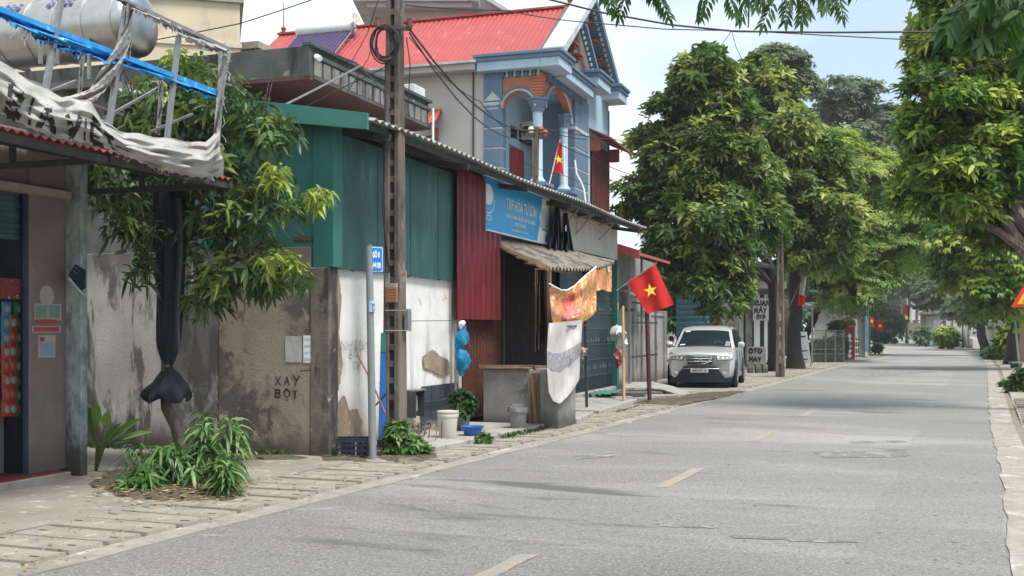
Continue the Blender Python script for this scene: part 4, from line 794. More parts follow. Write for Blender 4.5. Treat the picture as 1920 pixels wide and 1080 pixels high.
# street side platform, counter
def slab(name, label, s0, s1, t0, t1a, t1b, z, jag=.05, grp=None):
    n = 16; mb_ = MB(); q = random.Random(int(s0 * 10)); pts = [F(s0, t0, 0)] + [F(s0 + (s1 - s0) * i / n, t1a + (t1b - t1a) * i / n + q.uniform(-jag, jag) * .5, 0) for i in range(n + 1)] + [F(s1, t0, 0)]
    mb_.prism(pts[::-1], (0, 0, z)); o = solo(name, mb_, m_step, label, 'step', F((s0 + s1) / 2, t0, 0), TH, bevel=.015); return o
slab('concrete_platform', 'low cracked concrete platform under the white bucket and grey bin', .95, 4.9, .03, 1.15, 1.5, .12)
slab('concrete_platform', 'small concrete step just past the hanging white cloth', 5.95, 7.6, .03, 1.78, 1.62, .14)
slab('concrete_platform', 'flat concrete step in front of the dark green gate', 8.3, 12.2, .05, 1.58, 1.50, .12)
ramp = MB(); ramp.hexa([F(7.55, .1, 0), F(8.4, .1, 0), F(8.4, 1.6, 0), F(7.55, 1.6, 0), F(7.55, .1, .14), F(8.4, .1, .10), F(8.4, 1.5, .02), F(7.55, 1.5, .13)])
solo('gate_ramp', ramp, m_step, 'worn sloping concrete ramp between the two steps by the green gate', 'ramp', F(8, .1, 0), TH)
ct = thing('counter', 'rough grey rendered concrete counter beneath the fibre cement awning', 'counter', F(5.4, 1.0, 0), TH)
b = MB(); b.fbox(4.95, 5.9, .35, 1.22, 0, 1.04); b.build('body', m_cblock, ct, bevel=.015)
b = MB(); b.fbox(4.90, 5.95, 1.40, 1.74, 0, 1.05); b.build('end_pier', m_cblock, ct, bevel=.015)
b = MB(); b.fbox(4.98, 5.9, 1.22, 1.40, 0, .98); b.build('infill_board', m_wood, ct)
b = MB(); b.fbox(4.93, 5.0, 1.42, 1.72, .0, .42); b.build('loose_block', m_step, ct, bevel=.01)
MB().bar(F(4.93, 1.24, .95), F(4.9, 1.34, .05), .05, .02).build('loose_batten', m_wood, ct); MB().bar(F(4.92, 1.20, .9), F(4.9, 1.24, .02), .03, .03).build('loose_batten', m_wood, ct)
b = MB(); b.fbox(4.88, 5.95, .30, 1.20, 1.042, 1.075); b.build('top_board', m_wood, ct, bevel=.004)
for i, (s, t, l, a) in enumerate([(5.05, .5, .5, .2), (5.2, 1.05, .4, -.1), (5.1, .8, .3, .5)]): MB().obox(F(s, t, 1.09), l, .12, .03, TH + 1.57 + a).build('scrap_plank', m_wood, ct)
# bundle hanging by the gate
def drape(name, quad, t, m, root, n=14, nv=18, amp=.04, k=18, rot=None, thick=.006, sag=0, tv=0.0, edge=0.0):
    (ax_, ay), (bx_, by), (cx_, cy_), (dx_, dy) = quad      # TL TR BR BL in pixels on plane t
    def f(u, v):
        x = (ax_ * (1 - u) + bx_ * u) * (1 - v) + (dx_ * (1 - u) + cx_ * u) * v; y = (ay * (1 - u) + by * u) * (1 - v) + (dy * (1 - u) + cy_ * u) * v + sag * math.sin(u * math.pi) * (1 - .6 * v) + edge * math.sin(u * 23) * v
        return PT(x, y, t + tv * v + amp * math.sin(u * k + v * 2.2) * (.35 + .65 * v) + amp * .5 * math.sin(u * k * 2.3 - v * 5 + 1))
    return MB().grid(f, n * 3, nv, N_OUT * -thick).build(name, m, root, smooth=True)
m_burl = mat('brown_sacking', (.16, .11, .08), (.10, .07, .055), 9, .95, .4)
cr_ = thing('hanging_curtain', 'bundled brown curtain hanging from the fibre cement awning behind the banner', 'curtain', PT(1012, 690, 1.0), TH); drape('folds', [(1003, 505), (1029, 507), (1024, 640), (1004, 660)], .95, m_burl, cr_, amp=.06, k=20); drape('folds', [(1020, 510), (1033, 512), (1033, 690), (1024, 690)], 1.05, mat('dark_sacking', (.05, .045, .04), None, 9, .9, .3), cr_, amp=.04, k=14)

# fibre cement awning
fa_ = thing('fibre_awning', 'crooked weathered fibre cement awning sloping over the shop entrance below the blue sign', 'awning', F(8, 1, 3), TH)
def afn(u, v):
    s = 6.35 + 5.0 * u - .1 * v; zi = 3.42 + .10 * u + .05 * u; zo = 2.86 + .02 * u + .36 * u * u; t = .03 + (1.12 + .12 * math.sin(u * 3)) * v
    return F(s, t, zi + (zo - zi) * v + .035 * math.cos(2 * math.pi * s / .19) - .03 * math.sin(v * 3.1))
MB().grid(afn, 260, 6, (0, 0, -.014)).build('corrugated_sheet', m_fibro, fa_, smooth=True)
for i, v in enumerate((.12, .9)): MB().tube([afn(u, v) - Vector((0, 0, .08)) for u in (0, .25, .5, .75, 1)], .03, 6).build('batten', m_wood, fa_)
for k in range(5):
    v = .15 + .17 * k; a = afn(.0, v) + Vector((0, 0, -.07 - .02 * k)); MB().obox(a + N_OUT * .05, .16 + .05 * (k % 3), .22, .025, TH + .2 * (k % 3) - .2, Matrix.Rotation(.45 - .1 * k, 4, 'X')).build('broken_board', m_wood, fa_)
MB().bar(afn(0, .02) - Vector((0, 0, .06)), afn(0, 1.0) - Vector((0, 0, .06)), .04, .09).build('end_batten', mat('pale_timber', (.42, .32, .22), (.3, .22, .15), 5, .9, .3), fa_)
MB().bar(F(6.4, 1.12, .98), F(6.35, 1.12, 2.82), .07, .07).build('prop_post', m_wood, fa_); MB().bar(F(8.9, 1.15, .13), F(8.9, 1.1, 2.92), .05, .05).build('prop_post', m_steel_dk, fa_)

# shop sign
m_cyan = mat('cyan_sign_vinyl', (.015, .36, .70), (.015, .33, .66), 3, .35, .1, 15, stains=[((.10, .38, .60), 2.5, .56, .74)])
m_white = mat('white_sign_paint', (.82, .82, .80), (.76, .76, .74), 6, .5, .05)
sg = thing('shop_sign', 'bright cyan shop sign with white lettering hanging under the tin roof', 'sign', F(8, .2, 3.5), TH)
a0 = st(PT(911, 400, .2))[0]; a1 = st(PT(1030, 400, .2))[0]; SZ0, SZ1 = 3.52, 4.47
WM['sgtmp'] = None
MB().fbox(a0, a1, .14, .20, SZ0, SZ1).build('board', m_cyan, sg); 
def sp_(u, v, o=0.003): return F(a0 + (a1 - a0) * u, .20 + o, SZ1 - (SZ1 - SZ0) * v)
def spoly(pts, m, nm='print', o=.003): return MB().add([sp_(u, v, o) for u, v in pts], [tuple(range(len(pts)))]).build(nm, m, sg)
for z0, z1, s0, s1 in ((SZ0 - .02, SZ0, a0, a1), (SZ1, SZ1 + .02, a0, a1)): MB().fbox(s0, s1, .13, .215, z0, z1).build('edge_strip', m_white, sg)
W_ = a1 - a0; H_ = SZ1 - SZ0
NN = 40; cx_, cy_, rx_, ry_ = .030, .40, .30 / W_, .27 / H_
ell = lambda cx, cy, rx, ry, a0_=0, a1_=2 * math.pi, n=NN: [(max(.002, cx + rx * math.cos(a0_ + (a1_ - a0_) * i / n)), cy + ry * math.sin(a0_ + (a1_ - a0_) * i / n)) for i in range(n + 1)]
spoly(ell(cx_, .33, .27 / W_, .19 / H_), m_white)
mb = MB(); o_ = ell(cx_, .40, .34 / W_, .28 / H_, 0, 1.75, 20); i_ = ell(cx_, .40, .31 / W_, .255 / H_, 0, 1.75, 20)
mb.add([sp_(*p) for p in o_] + [sp_(*p) for p in i_], [(k, k + 1, 22 + k, 21 + k) for k in range(20)]); mb.build('print', m_white, sg)
text('lettering', 'CSI', m_white, sp_(.004, .82), N_AL, N_UP, .10, .26, sg, .003, bold=.015)
text('lettering', 'TẠP HÓA TƯ SƠN', m_white, sp_(.285, .50), N_AL, N_UP, .215, W_ * .475, sg, .003, bold=.012)
text('lettering', 'PHÂN ĐẠI TRANG - BÁN BIẾU, BÁNH KẸO, BỈM SỮA', m_white, sp_(.285, .665), N_AL, N_UP, .07, W_ * .46, sg, .003, bold=.03)
text('lettering', 'PHỤC VỤ ĂN UỐNG', m_white, sp_(.42, .79), N_AL, N_UP, .07, W_ * .165, sg, .003, bold=.03)
text('lettering', 'ĐT: 0978.543.210 - 0354.126.833', m_white, sp_(.36, .91), N_AL, N_UP, .04, W_ * .27, sg, .003, bold=.02)
spoly([(.865, .04), (.93, .01), (1.0, .01), (1.0, .99), (.78, .99), (.80, .80), (.83, .62), (.82, .45), (.86, .28)], m_white, 'print', .0025)
m_greyp = mat('grey_picture_ink', (.35, .40, .42), (.60, .62, .60), 22, .6, .05, stains=[((.08, .10, .12), 26, .56, .66)])
spoly([(.86, .30), (.91, .22), (.96, .40), (.97, .66), (.90, .74), (.84, .70), (.835, .52)], m_greyp, 'picture', .0045); spoly([(.87, .70), (.96, .72), (.96, .74), (.87, .725)], MATS['black_print'], 'picture', .006)
spoly([(.93, .80), (.965, .76), (.97, .88), (.95, .97), (.91, .96)], m_cyan, 'picture', .006)
MB().fbox(a1 + .005, a1 + .28, .08, .12, SZ0 + .08, SZ1).build('side_flap', mat('pale_flap', (.52, .50, .46), None, 5, .7, .2), sg)
# jackets
m_navy = mat('navy_cloth', (.022, .028, .055), (.015, .018, .03), 9, .9, .3, 30)
for i, (q, lb) in enumerate([([(1041, 388), (1049, 390), (1056, 470), (1030, 466)], 'dark navy garment hanging beside the sign, nearer to the sign'), ([(1056, 400), (1064, 398), (1076, 472), (1052, 470)], 'dark navy garment with a pale tag hanging farther from the sign')]):
    j = thing('hanging_jacket', lb, 'jacket', PT(q[2][0], q[2][1], .25), TH, 'garments hanging under the roof'); drape('cloth', q, .3, m_navy, j, amp=.09, k=11, n=8)
    MB().tube([PT(q[0][0] + 4, q[0][1] - 18, .3), PT(q[0][0] + 4, q[0][1] + 2, .3)], .008, 5).build('hanger_hook', m_steel_dk, j)
    if i: MB().obox(PT(1061, 428, .42), .05, .01, .12, TH).build('pale_tag', m_white, j)
# banners of ornate red and gold print
def ornate(nm, seedv):
    m = bpy.data.materials.new(nm); m.use_nodes = True; n = m.node_tree.nodes; l = m.node_tree.links; b_ = n['Principled BSDF']; b_.inputs['Roughness'].default_value = .5
    t = n.new('ShaderNodeTexCoord'); q = n.new('ShaderNodeMapping'); q.inputs['Location'].default_value = (seedv, seedv * 2, 0); l.new(t.outputs['Object'], q.inputs[0])
    v1 = n.new('ShaderNodeTexVoronoi'); v1.inputs['Scale'].default_value = 2.1; z = n.new('ShaderNodeTexNoise'); z.inputs['Scale'].default_value = 3.2; z.inputs['Detail'].default_value = 4; z.inputs['Distortion'].default_value = 1.6
    l.new(q.outputs[0], z.inputs[0]); l.new(z.outputs[1], v1.inputs[0]); r = n.new('ShaderNodeValToRGB'); els = [(0, (.56, .07, .04)), (.34, (.62, .14, .05)), (.42, (.70, .42, .12)), (.47, (.74, .60, .30)), (.52, (.60, .10, .06)), (.60, (.70, .34, .10)), (.8, (.46, .05, .04))]
    r.color_ramp.elements[0].position = .25; r.color_ramp.elements[0].color = (*els[0][1], 1); r.color_ramp.elements[1].position = .8; r.color_ramp.elements[1].color = (*els[-1][1], 1)
    for p_, c_ in els[1:-1]: e = r.color_ramp.elements.new(p_); e.color = (*c_, 1)
    l.new(z.outputs[0], r.inputs[0]); l.new(r.outputs[0], b_.inputs['Base Color']); return m
m_orn = ornate('festive_print', 1.3)
bg = thing('festive_banner', 'sagging red and gold festive banner hanging below the fibre cement awning', 'banner', PT(1075, 600, 1.25), TH)
TOPB = [(1030, 532), (1040, 538), (1052, 544), (1064, 544), (1078, 536), (1092, 522), (1104, 512), (1118, 500)]; BOTB = [(1036, 619), (1048, 622), (1062, 618), (1076, 614), (1088, 608), (1100, 600), (1112, 591), (1118, 584)]
def bsh(u, v, o=0.0): a, b_ = curve(TOPB, u), curve(BOTB, u); return PT(a[0] + (b_[0] - a[0]) * v, a[1] + (b_[1] - a[1]) * v, 1.27 + .07 * math.sin(u * 9 + v * 4) + .04 * math.sin(u * 4 - v * 9) + .02 * math.sin(u * 31 + v * 13) + o)
MB().grid(bsh, 44, 24, N_OUT * -.005).build('cloth', m_orn, bg, smooth=True); MB().tube([bsh(u / 14, 0) for u in range(15)], .016, 6).build('rolled_hem', m_white, bg, smooth=True)
def bpoly(pts, m, nm): return MB().grid(lambda u, v: bsh(pts[0] + (pts[2] - pts[0]) * u, pts[1] + (pts[3] - pts[1]) * v + .05 * math.sin(u * 7), .008), 8, 6).build(nm, m, bg, smooth=True)
m_pink2 = mat('pale_pink_print', (.60, .30, .26), (.55, .12, .10), 14, .6, .05); m_redp = mat('crimson_print', (.62, .07, .06), (.70, .20, .12), 10, .6, .05)
bpoly((.28, .20, .52, .48), m_redp, 'print'); bpoly((.24, .52, .60, .72), m_pink2, 'print'); bpoly((.18, .80, .55, .95), m_redp, 'print'); bpoly((.34, .30, .50, .62), m_pink2, 'print')
mb = MB()
for k in range(9):      # painted peony petals at the near corner
    c = (.10 + .05 * math.cos(k * .7), .80 + .07 * math.sin(k * .7)); mb.add([bsh(c[0] + .05 * math.cos(k * .7 + a_), c[1] + .10 * math.sin(k * .7 + a_), .010) for a_ in (0, 1.2, 2.2, 3.4, 4.6)], [(0, 1, 2, 3, 4)])
mb.build('print', mat('orange_petals', (.80, .30, .06), (.80, .55, .12), 20, .6, .05), bg)
b2 = thing('festive_banner', 'smaller orange and gold banner flat on the wall beside the green corner post', 'banner', PT(1130, 546, .2), TH)
MB().grid(lambda u, v: PT(1113 + 34 * u, 488 + 3 * u + 55 * v + 1.5 * math.sin(u * 9), .16 + .03 * math.sin(u * 12 + v * 3)), 24, 14, N_OUT * -.005).build('cloth', ornate('festive_print_orange', 4.1), b2, smooth=True)
MB().add([PT(x, y, .20) for x, y in ((1138, 492), (1143, 493), (1144, 509), (1140, 510))], [(0, 1, 2, 3)]).build('print', m_white, b2)
# white cloth over the counter end
m_lin = mat('greyed_white_cloth', (.62, .58, .56), (.52, .48, .46), 4, .9, .3, 40, trans=.1)
m_lace = mat('grey_lace_print', (.16, .16, .17), (.42, .40, .40), 26, .9, .2)
wc = thing('hanging_cloth', 'long greyish white cloth with a dark lace band hanging under the festive banner', 'cloth', PT(1055, 755, 1.85), TH)
def cl(u, v, o=0.0):
    a = (1030 + 62 * u, 606 - 6 * u); bl = curve([(1030, 736), (1038, 752), (1050, 757), (1062, 746), (1074, 732), (1086, 712)], u)
    return PT(a[0] + (bl[0] - a[0]) * v + 4 * math.sin(v * 3) * (1 - u) * -1, a[1] + (bl[1] - a[1]) * v, 1.84 + .03 * math.sin(u * 8 + v * 2) + .012 * math.sin(u * 23 - v * 6) + .012 * math.sin(v * 11 + u * 4) + o)
MB().grid(cl, 36, 30, N_OUT * -.006).build('cloth', m_lin, wc, smooth=True)
MB().grid(lambda u, v: cl(u, .36 + .22 * v + .04 * (1 - u), .008), 30, 8).build('lace_band', m_lace, wc, smooth=True)
for k in range(7): MB().tube([cl(1, .5 + .02 * k) + Vector((rnd.uniform(-.02, .12), 0, rnd.uniform(-.04, .06))) for _ in range(3)], [.03, .02, .01], 5).build('knotted_rag', m_lin if k % 2 else mat('pinkish_rag', (.42, .25, .2), None, 9, .9, .2), wc, smooth=True)
MB().tube([F(5.1, 1.84, 1.78), F(6.6, 1.84, 1.80)], .012, 6).build('hanging_rod', m_steel_dk, wc)
# ================================================================ flat-roofed house with the concrete canopy, and the blue house
m_parapet = mat('blackened_concrete', (.105, .11, .105), (.06, .063, .062), 1.6, .95, .6, 30, stains=[((.24, .24, .225), 2.0, .62, .72), ((.035, .036, .035), 2.6, .54, .66, (1, 1, .3))])
m_ribc = mat('grey_stained_ribs', (.24, .235, .215), (.14, .135, .125), 4, .95, .5, 40, stains=[((.05, .05, .047), 3, .52, .66, (1, 1, .3))])
m_soffit = mat('dark_red_soffit', (.13, .055, .045), (.09, .04, .035), 1.0, .9, .3, stains=[((.06, .035, .03), 1.5, .52, .66)])
ch = thing('flat_roof_house', 'house with a blackened ribbed concrete parapet and dark red soffit behind the green shop', 'house', F(7, -5, 0), TH)
CS0, CS1, CT = 4.45, 9.9, -2.77
b = MB(); b.fbox(CS0, CS1, -10.5, CT, 6.20, 6.26); b.build('soffit_slab', m_soffit, ch)
MB().fbox(CS0, CS0 + .12, -10.5, CT, 6.255, 6.80).build('parapet_side', m_parapet, ch, bevel=.01)
MB().fbox(CS0 + .12, CS1, CT - .12, CT - .03, 6.255, 6.80).build('parapet_front', m_parapet, ch)
b = MB(); b.fbox(CS0 - .02, CS1 + .06, CT - .14, CT + .05, 6.802, 6.87); b.fbox(CS0 + .13, CS1 + .04, CT - .03, CT + .02, 6.62, 6.70); b.fbox(CS0 + .13, CS1 + .04, CT - .03, CT + .03, 6.22, 6.29); b.build('moulding', m_parapet, ch, bevel=.008)
for k in range(15):
    s = CS0 + .20 + k * .345; MB().fbox(s, s + .27, CT - .03, CT - .005, 6.31, 6.60).build('parapet_panel', m_ribc, ch, bevel=.006)
MB().fbox(CS1 - .02, CS1 + .05, -10.5, CT - .14, 6.2, 6.8).build('parapet_end', m_parapet, ch)
b = MB(); b.fbox(CS0 + 1.2, CS1 - .2, -10, -5.0, 0, 6.2); b.build('wall', mat('brown_red_wall', (.11, .05, .045), (.08, .04, .035), 1, .9, .3), ch)
p = PS(790, 235, 10.3); q = st(p); b = MB(); b.fbox(10.1, 10.4, -6.2, -2.9, 0, 6.0); b.build('porch_wall', mat('dull_red_shutter', (.24, .06, .05), (.16, .05, .045), 5, .6, .2), ch)
MB().tube([F(CS1 + .1, CT + .04, 5.6), F(CS1 + .1, CT + .04, 6.7)], .03, 8).build('drain_pipe', m_white, ch)
b = MB(); b.fbox(CS1 - .5, CS1 + .1, CT - .5, CT - .15, 6.88, 7.15); b.build('condenser_box', mat('white_metal_box', (.66, .67, .66), None, 6, .5, .1), ch, bevel=.01)
MB().tube([P(593, 106, 19.9), P(600, 110, 19.8)], .05, 10).build('lamp_head', m_white, ch)

m_hgrey = mat('warm_grey_render', (.46, .44, .42), (.41, .395, .375), .9, .9, .25, 30, stains=[((.34, .32, .30), 1.2, .58, .76, (1, 1, .35)), ((.40, .30, .23), 3.5, .66, .74, (1,1,.4))])
m_blue1 = mat('pale_blue_paint', (.38, .52, .60), (.33, .46, .54), 2, .7, .2, stains=[((.24, .31, .35), 2.4, .60, .74, (1, 1, .35))])
m_blue2 = mat('slate_blue_paint', (.13, .20, .275), (.105, .17, .235), 3, .7, .2, stains=[((.17, .22, .25), 3, .60, .74)])
m_orange = mat('orange_render', (.46, .17, .09), (.40, .15, .08), 3, .8, .3, stains=[((.30, .12, .07), 3, .60, .72)])
m_hroof = mat('red_roof_sheet', (.38, .062, .055), (.33, .055, .048), 1.2, .45, .1, 14, stains=[((.55, .20, .17), 2.2, .58, .76)])
m_ltband = mat('weathered_white_band', (.52, .56, .56), (.38, .42, .42), 3, .85, .3, stains=[((.20, .23, .23), 4, .58, .7)])
m_mauve = mat('mauve_render', (.27, .20, .185), (.23, .17, .16), 2, .9, .3, stains=[((.15, .11, .10), 2.5, .58, .72)])
m_terra = mat('terracotta', (.30, .09, .055), (.22, .07, .045), 6, .8, .3)
m_rdoor = mat('red_painted_timber', (.33, .035, .035), (.25, .03, .03), 4, .5, .2, stretch=(1, 1, .3))
m_rdark = mat('dark_red_shutter', (.14, .035, .028), (.10, .03, .025), 4, .55, .2)
hs = thing('blue_house', 'two storey blue and grey house with arched porch and red gabled roof', 'house', F(19, -6, 0), TH)
HS, HT = 16.5, -2.2; HE = 24.2; PB = -3.75
tp = lambda px, py=200: st(PS(px, py, HS))[1]
sp = lambda px, py=200, t=HT: st(PT(px, py, t))[0]
FZ = 5.35
b = MB(); b.fbox(HS + .005, HE, -13, PB, 0, 9.25); b.build('main_wall', m_hgrey, hs)
b = MB(); b.fbox(HS + .03, HE, PB, HT, 0, FZ); b.build('lower_wall', m_blue1, hs)
t1, t2, t3 = tp(908), tp(941), tp(1003)
# porch back wall, its side wall, floor, ceiling
MB().fbox(HS + .32, 20.5, PB, PB + .03, FZ, 8.95).build('porch_wall', m_blue1, hs)
b = MB(); b.fbox(20.3, 20.5, PB + .03, HT - .35, FZ, 8.9); b.build('porch_end_wall', mat('mid_blue_paint', (.26, .34, .41), (.22, .30, .36), 2, .7, .2), hs)
MB().fbox(HS, 20.5, PB + .03, HT, 8.78, 8.88).build('porch_ceiling', m_blue1, hs)
# pilasters of stacked painted blocks
def quoin(s0, s1, t0, t1_, z0, z1, step, lab=None):
    MB().fbox(s0 + .015, s1 - .015, t0 + .015, t1_ - .015, z0, z1).build('joint_core', m_ltband, hs); z = z0
    while z < z1 - .05:
        zz = min(z + step, z1); MB().fbox(s0, s1, t0, t1_, z + .02, zz - .02).build('painted_block', m_blue2, hs, bevel=.012); z += step
quoin(HS - .04, HS + .32, t1, t2 + .02, 4.6, 8.05, .56); MB().fbox(HS - .05, HS + .33, t1 - .03, t2 + .04, 8.05, 8.13).build('pilaster_band', m_ltband, hs)
MB().fbox(HS - .045, HS + .325, t1, t2 + .02, 8.13, 8.95).build('pilaster_head', m_blue2, hs)
mb = MB(); mb.prism([F(HS - .046, t1 + .02, 8.17), F(HS - .046, t1 + (t2 - t1) * .5, 8.42), F(HS - .046, t2, 8.17)], -N_AL * .02); mb.build('chevron', m_ltband, hs)
s1, s2 = sp(1076), sp(1101); quoin(s1, s2, HT - .35, HT + .04, 4.2, 7.85, .62)
MB().fbox(s1 - .03, s2 + .03, HT - .36, HT + .06, 7.85, 7.94).build('pilaster_band', m_ltband, hs); MB().fbox(s1, s2, HT - .355, HT + .045, 7.94, 8.9).build('pilaster_head', m_blue2, hs)
b = MB(); b.fbox(s2 - .005, HE, HT - .3, HT, 4.0, 9.5); b.build('bay_wall', m_blue1, hs)
MB().fbox(HE - .12, HE + .03, HT - .31, HT + .03, 0, 9.2).build('corner_strip', m_blue2, hs)
# columns
def column(p, z0, z1, r=.145):
    c = thing('column_tmp', None, None, p); COL.objects.unlink(c); bpy.data.objects.remove(c)
    b_ = MB(); b_.obox(p + Vector((0, 0, z0 + .14)), .62, .62, .28, TH); b_.obox(p + Vector((0, 0, z0 + .33)), .74, .74, .10, TH); o = b_.build('column_plinth', m_blue2, hs, bevel=.01)
    MB().lathe(p, [(r * 1.5, z0 + .38), (r * 1.6, z0 + .44), (r * 1.2, z0 + .52), (r, z0 + .58), (r * .96, z1 - .42), (r * 1.1, z1 - .40)], 20).build('column_shaft', m_blue1, o, smooth=True)
    MB().lathe(p, [(r * 1.0, z1 - .40), (r * 1.25, z1 - .30), (r * 1.2, z1 - .24), (r * 1.7, z1 - .14), (r * 1.6, z1 - .1), (r * 1.95, z1 - .05), (r * 1.95, z1)], 24, wav=lambda a, h: 1 + .08 * math.cos(8 * a)).build('column_capital', m_blue2, o, smooth=True)
column(F(HS + .17, HT - .17, 0), 5.42, 8.2); column(F(sp(1067), HT - .17, 0), 5.5, 8.2, .135)
# orange arch panels
def arch(f, w, z0, z1, r_, m, nm, th, n=16, edge=None):
    """f(x,z)->point; panel of width w from z0 (springing) to z1 with an arched opening leaving r_ margins"""
    R_ = (w - 2 * r_) / 2; mb_ = MB(); vs = []
    for i in range(n + 1):
        a = math.pi - math.pi * i / n; x = w / 2 + R_ * math.cos(a); zz = z0 + R_ * .62 * math.sin(a) if R_ > .9 else z0 + R_ * math.sin(a); vs += [f(x, zz), f(x, z1)]
    fs = [(2 * i, 2 * i + 2, 2 * i + 3, 2 * i + 1) for i in range(n)]
    k = len(vs); vs2 = [v + th for v in vs]; fs2 = [tuple(j + k for j in q_[::-1]) for q_ in fs] + [(2 * i, 2 * i + k, 2 * i + 2 + k, 2 * i + 2) for i in range(n)]
    mb_.add(vs + vs2, fs + fs2)
    for x0, x1 in ((0, r_), (w - r_, w)): mb_.hexa([f(x0, z0), f(x1, z0), f(x1, z0) + th, f(x0, z0) + th, f(x0, z1), f(x1, z1), f(x1, z1) + th, f(x0, z1) + th])
    mb_.build(nm, m, hs)
    for rr, wd, m2 in ((R_ + .055, .05, m_ltband), (R_ + .12, .07, m_blue2)):
        pts = []
        for i in range(n + 1):
            a = math.pi - math.pi * i / n; k2 = .62 if R_ > .9 else 1; pts.append(f(w / 2 + rr * math.cos(a), z0 + rr * (k2 if k2 == 1 else .64) * math.sin(a)) - th.normalized() * .015)
        MB().tube(pts, wd * .6, 6).build('arch_moulding', m2, hs, smooth=True)
wS = t3 - t2; arch(lambda x, z: F(HS - .0, t2 + x, z), wS + .02, 7.95, 8.86, .06, m_orange, 'arch_panel', N_AL * .2)
wF = sp(1072) - (HS + .30); arch(lambda x, z: F(HS + .30 + x, HT, z), wF, 7.95, 8.86, .12, m_orange, 'arch_panel', -N_OUT * .2)
b = MB(); 
for k in range(8): MB().fbox(HS - .03, HS + .33, HT - .33, HT + .03, 8.22 + k * .083, 8.22 + k * .083 + .072).build('corner_block', m_orange, hs, bevel=.008)
# dentils and cornices
for k in range(10):
    t = t2 + .03 + k * .115; MB().fbox(HS - .08, HS + .02, t, t + .05, 8.80, 8.97).build('dentil', m_ltband if k % 2 else m_blue2, hs)
for k in range(22):
    s = HS + .40 + k * .17; MB().fbox(s, s + .09, HT - .02, HT + .10, 8.72, 8.92).build('dentil', m_blue2, hs)
def cornice(s0, s1, t0, t1_, z, h=.42, name='cornice'):
    b_ = MB(); b_.fbox(s0, s1, t0, t1_, z, z + h * .55); b_.build(name, m_blue1, hs, bevel=.01); b_ = MB(); b_.fbox(s0 - .05, s1 + .05, t0 - .05, t1_ + .05, z + h * .55, z + h * .8); b_.fbox(s0 - .1, s1 + .1, t0 - .1, t1_ + .1, z + h * .802, z + h); b_.build('cornice_cap', m_blue2, hs, bevel=.01)
cornice(HS - .35, HS + .9, t1 - .1, HT + .62, 8.96, .46); cornice(HS + 1.05, HS + 4.1, HT - .3, HT + .42, 8.93, .42); cornice(20.7, 22.3, HT - .3, HT + .55, 9.36, .48); cornice(HE - .9, HE + .2, HT - .35, HT + .6, 9.42, .5)
# gable
APS, APZ, GT = 20.8, 12.05, -1.95
def slope_z(s): return 12.05 - (2.38 if s < APS else 2.2) * abs(s - APS) / 3.35
mb = MB(); mb.prism([F(17.3, GT - .35, 9.35), F(24.2, GT - .35, 9.35), F(24.2, GT - .35, 9.7), F(APS, GT - .35, 11.95), F(17.3, GT - .35, 9.5)], -N_OUT * .12); mb.build('gable_panel', m_mauve, hs)
def rake(s0, z0, s1, z1, t0, t1_, h, m, nm):
    mb_ = MB(); mb_.hexa([F(s0, t0, z0), F(s1, t0, z1), F(s1, t1_, z1), F(s0, t1_, z0), F(s0, t0, z0 + h), F(s1, t0, z1 + h), F(s1, t1_, z1 + h), F(s0, t1_, z0 + h)]); return mb_.build(nm, m, hs)
rake(17.25, 9.50, APS, 12.0, GT - .45, GT + .20, .26, m_ltband, 'left_rake'); rake(APS, 12.0, 24.35, 9.62, GT - .45, GT + .20, .24, m_blue2, 'right_rake')
for (xa, ya), (xb, yb) in (((1093, 42), (1118, 137)), ((1099, 38), (1093, 50))):
    A_, B_ = st(PT(xa, ya, GT - .05)), st(PT(xb, yb, GT - .05)); rake(A_[0], PT(xa, ya, GT - .05).z, B_[0], PT(xb, yb, GT - .05).z, GT - .22, GT + .03, .16, m_blue2, 'inner_rake')
for k in range(18):
    s = APS + .25 + k * .19; MB().fbox(s, s + .075, GT + .02, GT + .08, slope_z(s) - .20, slope_z(s) - .10).build('rake_dentil', m_ltband, hs)
for k in range(9):
    p_ = PT(1092 + 2.6 * k, 52 + 10 * k, GT + .03); s = st(p_)[0]; MB().fbox(s - .12, s - .05, GT + .005, GT + .05, p_.z - .05, p_.z + .04).build('rake_dentil', m_ltband, hs)
for x, y in ((1075, 90), (1083, 110), (1064, 118), (1103, 48), (1111, 84), (1121, 119), (1131, 140)):
    p_ = PT(x, y, GT - .2); s = st(p_)[0]; z = p_.z; mb = MB(); mb.fbox(s - .2, s + .2, GT - .34, GT - .05, z + .06, z + .14); mb.fbox(s - .13, s + .13, GT - .34, GT - .12, z - .02, z + .058); mb.fbox(s - .06, s + .06, GT - .34, GT - .18, z - .13, z - .022); mb.build('gable_bracket', m_terra, hs, bevel=.01)
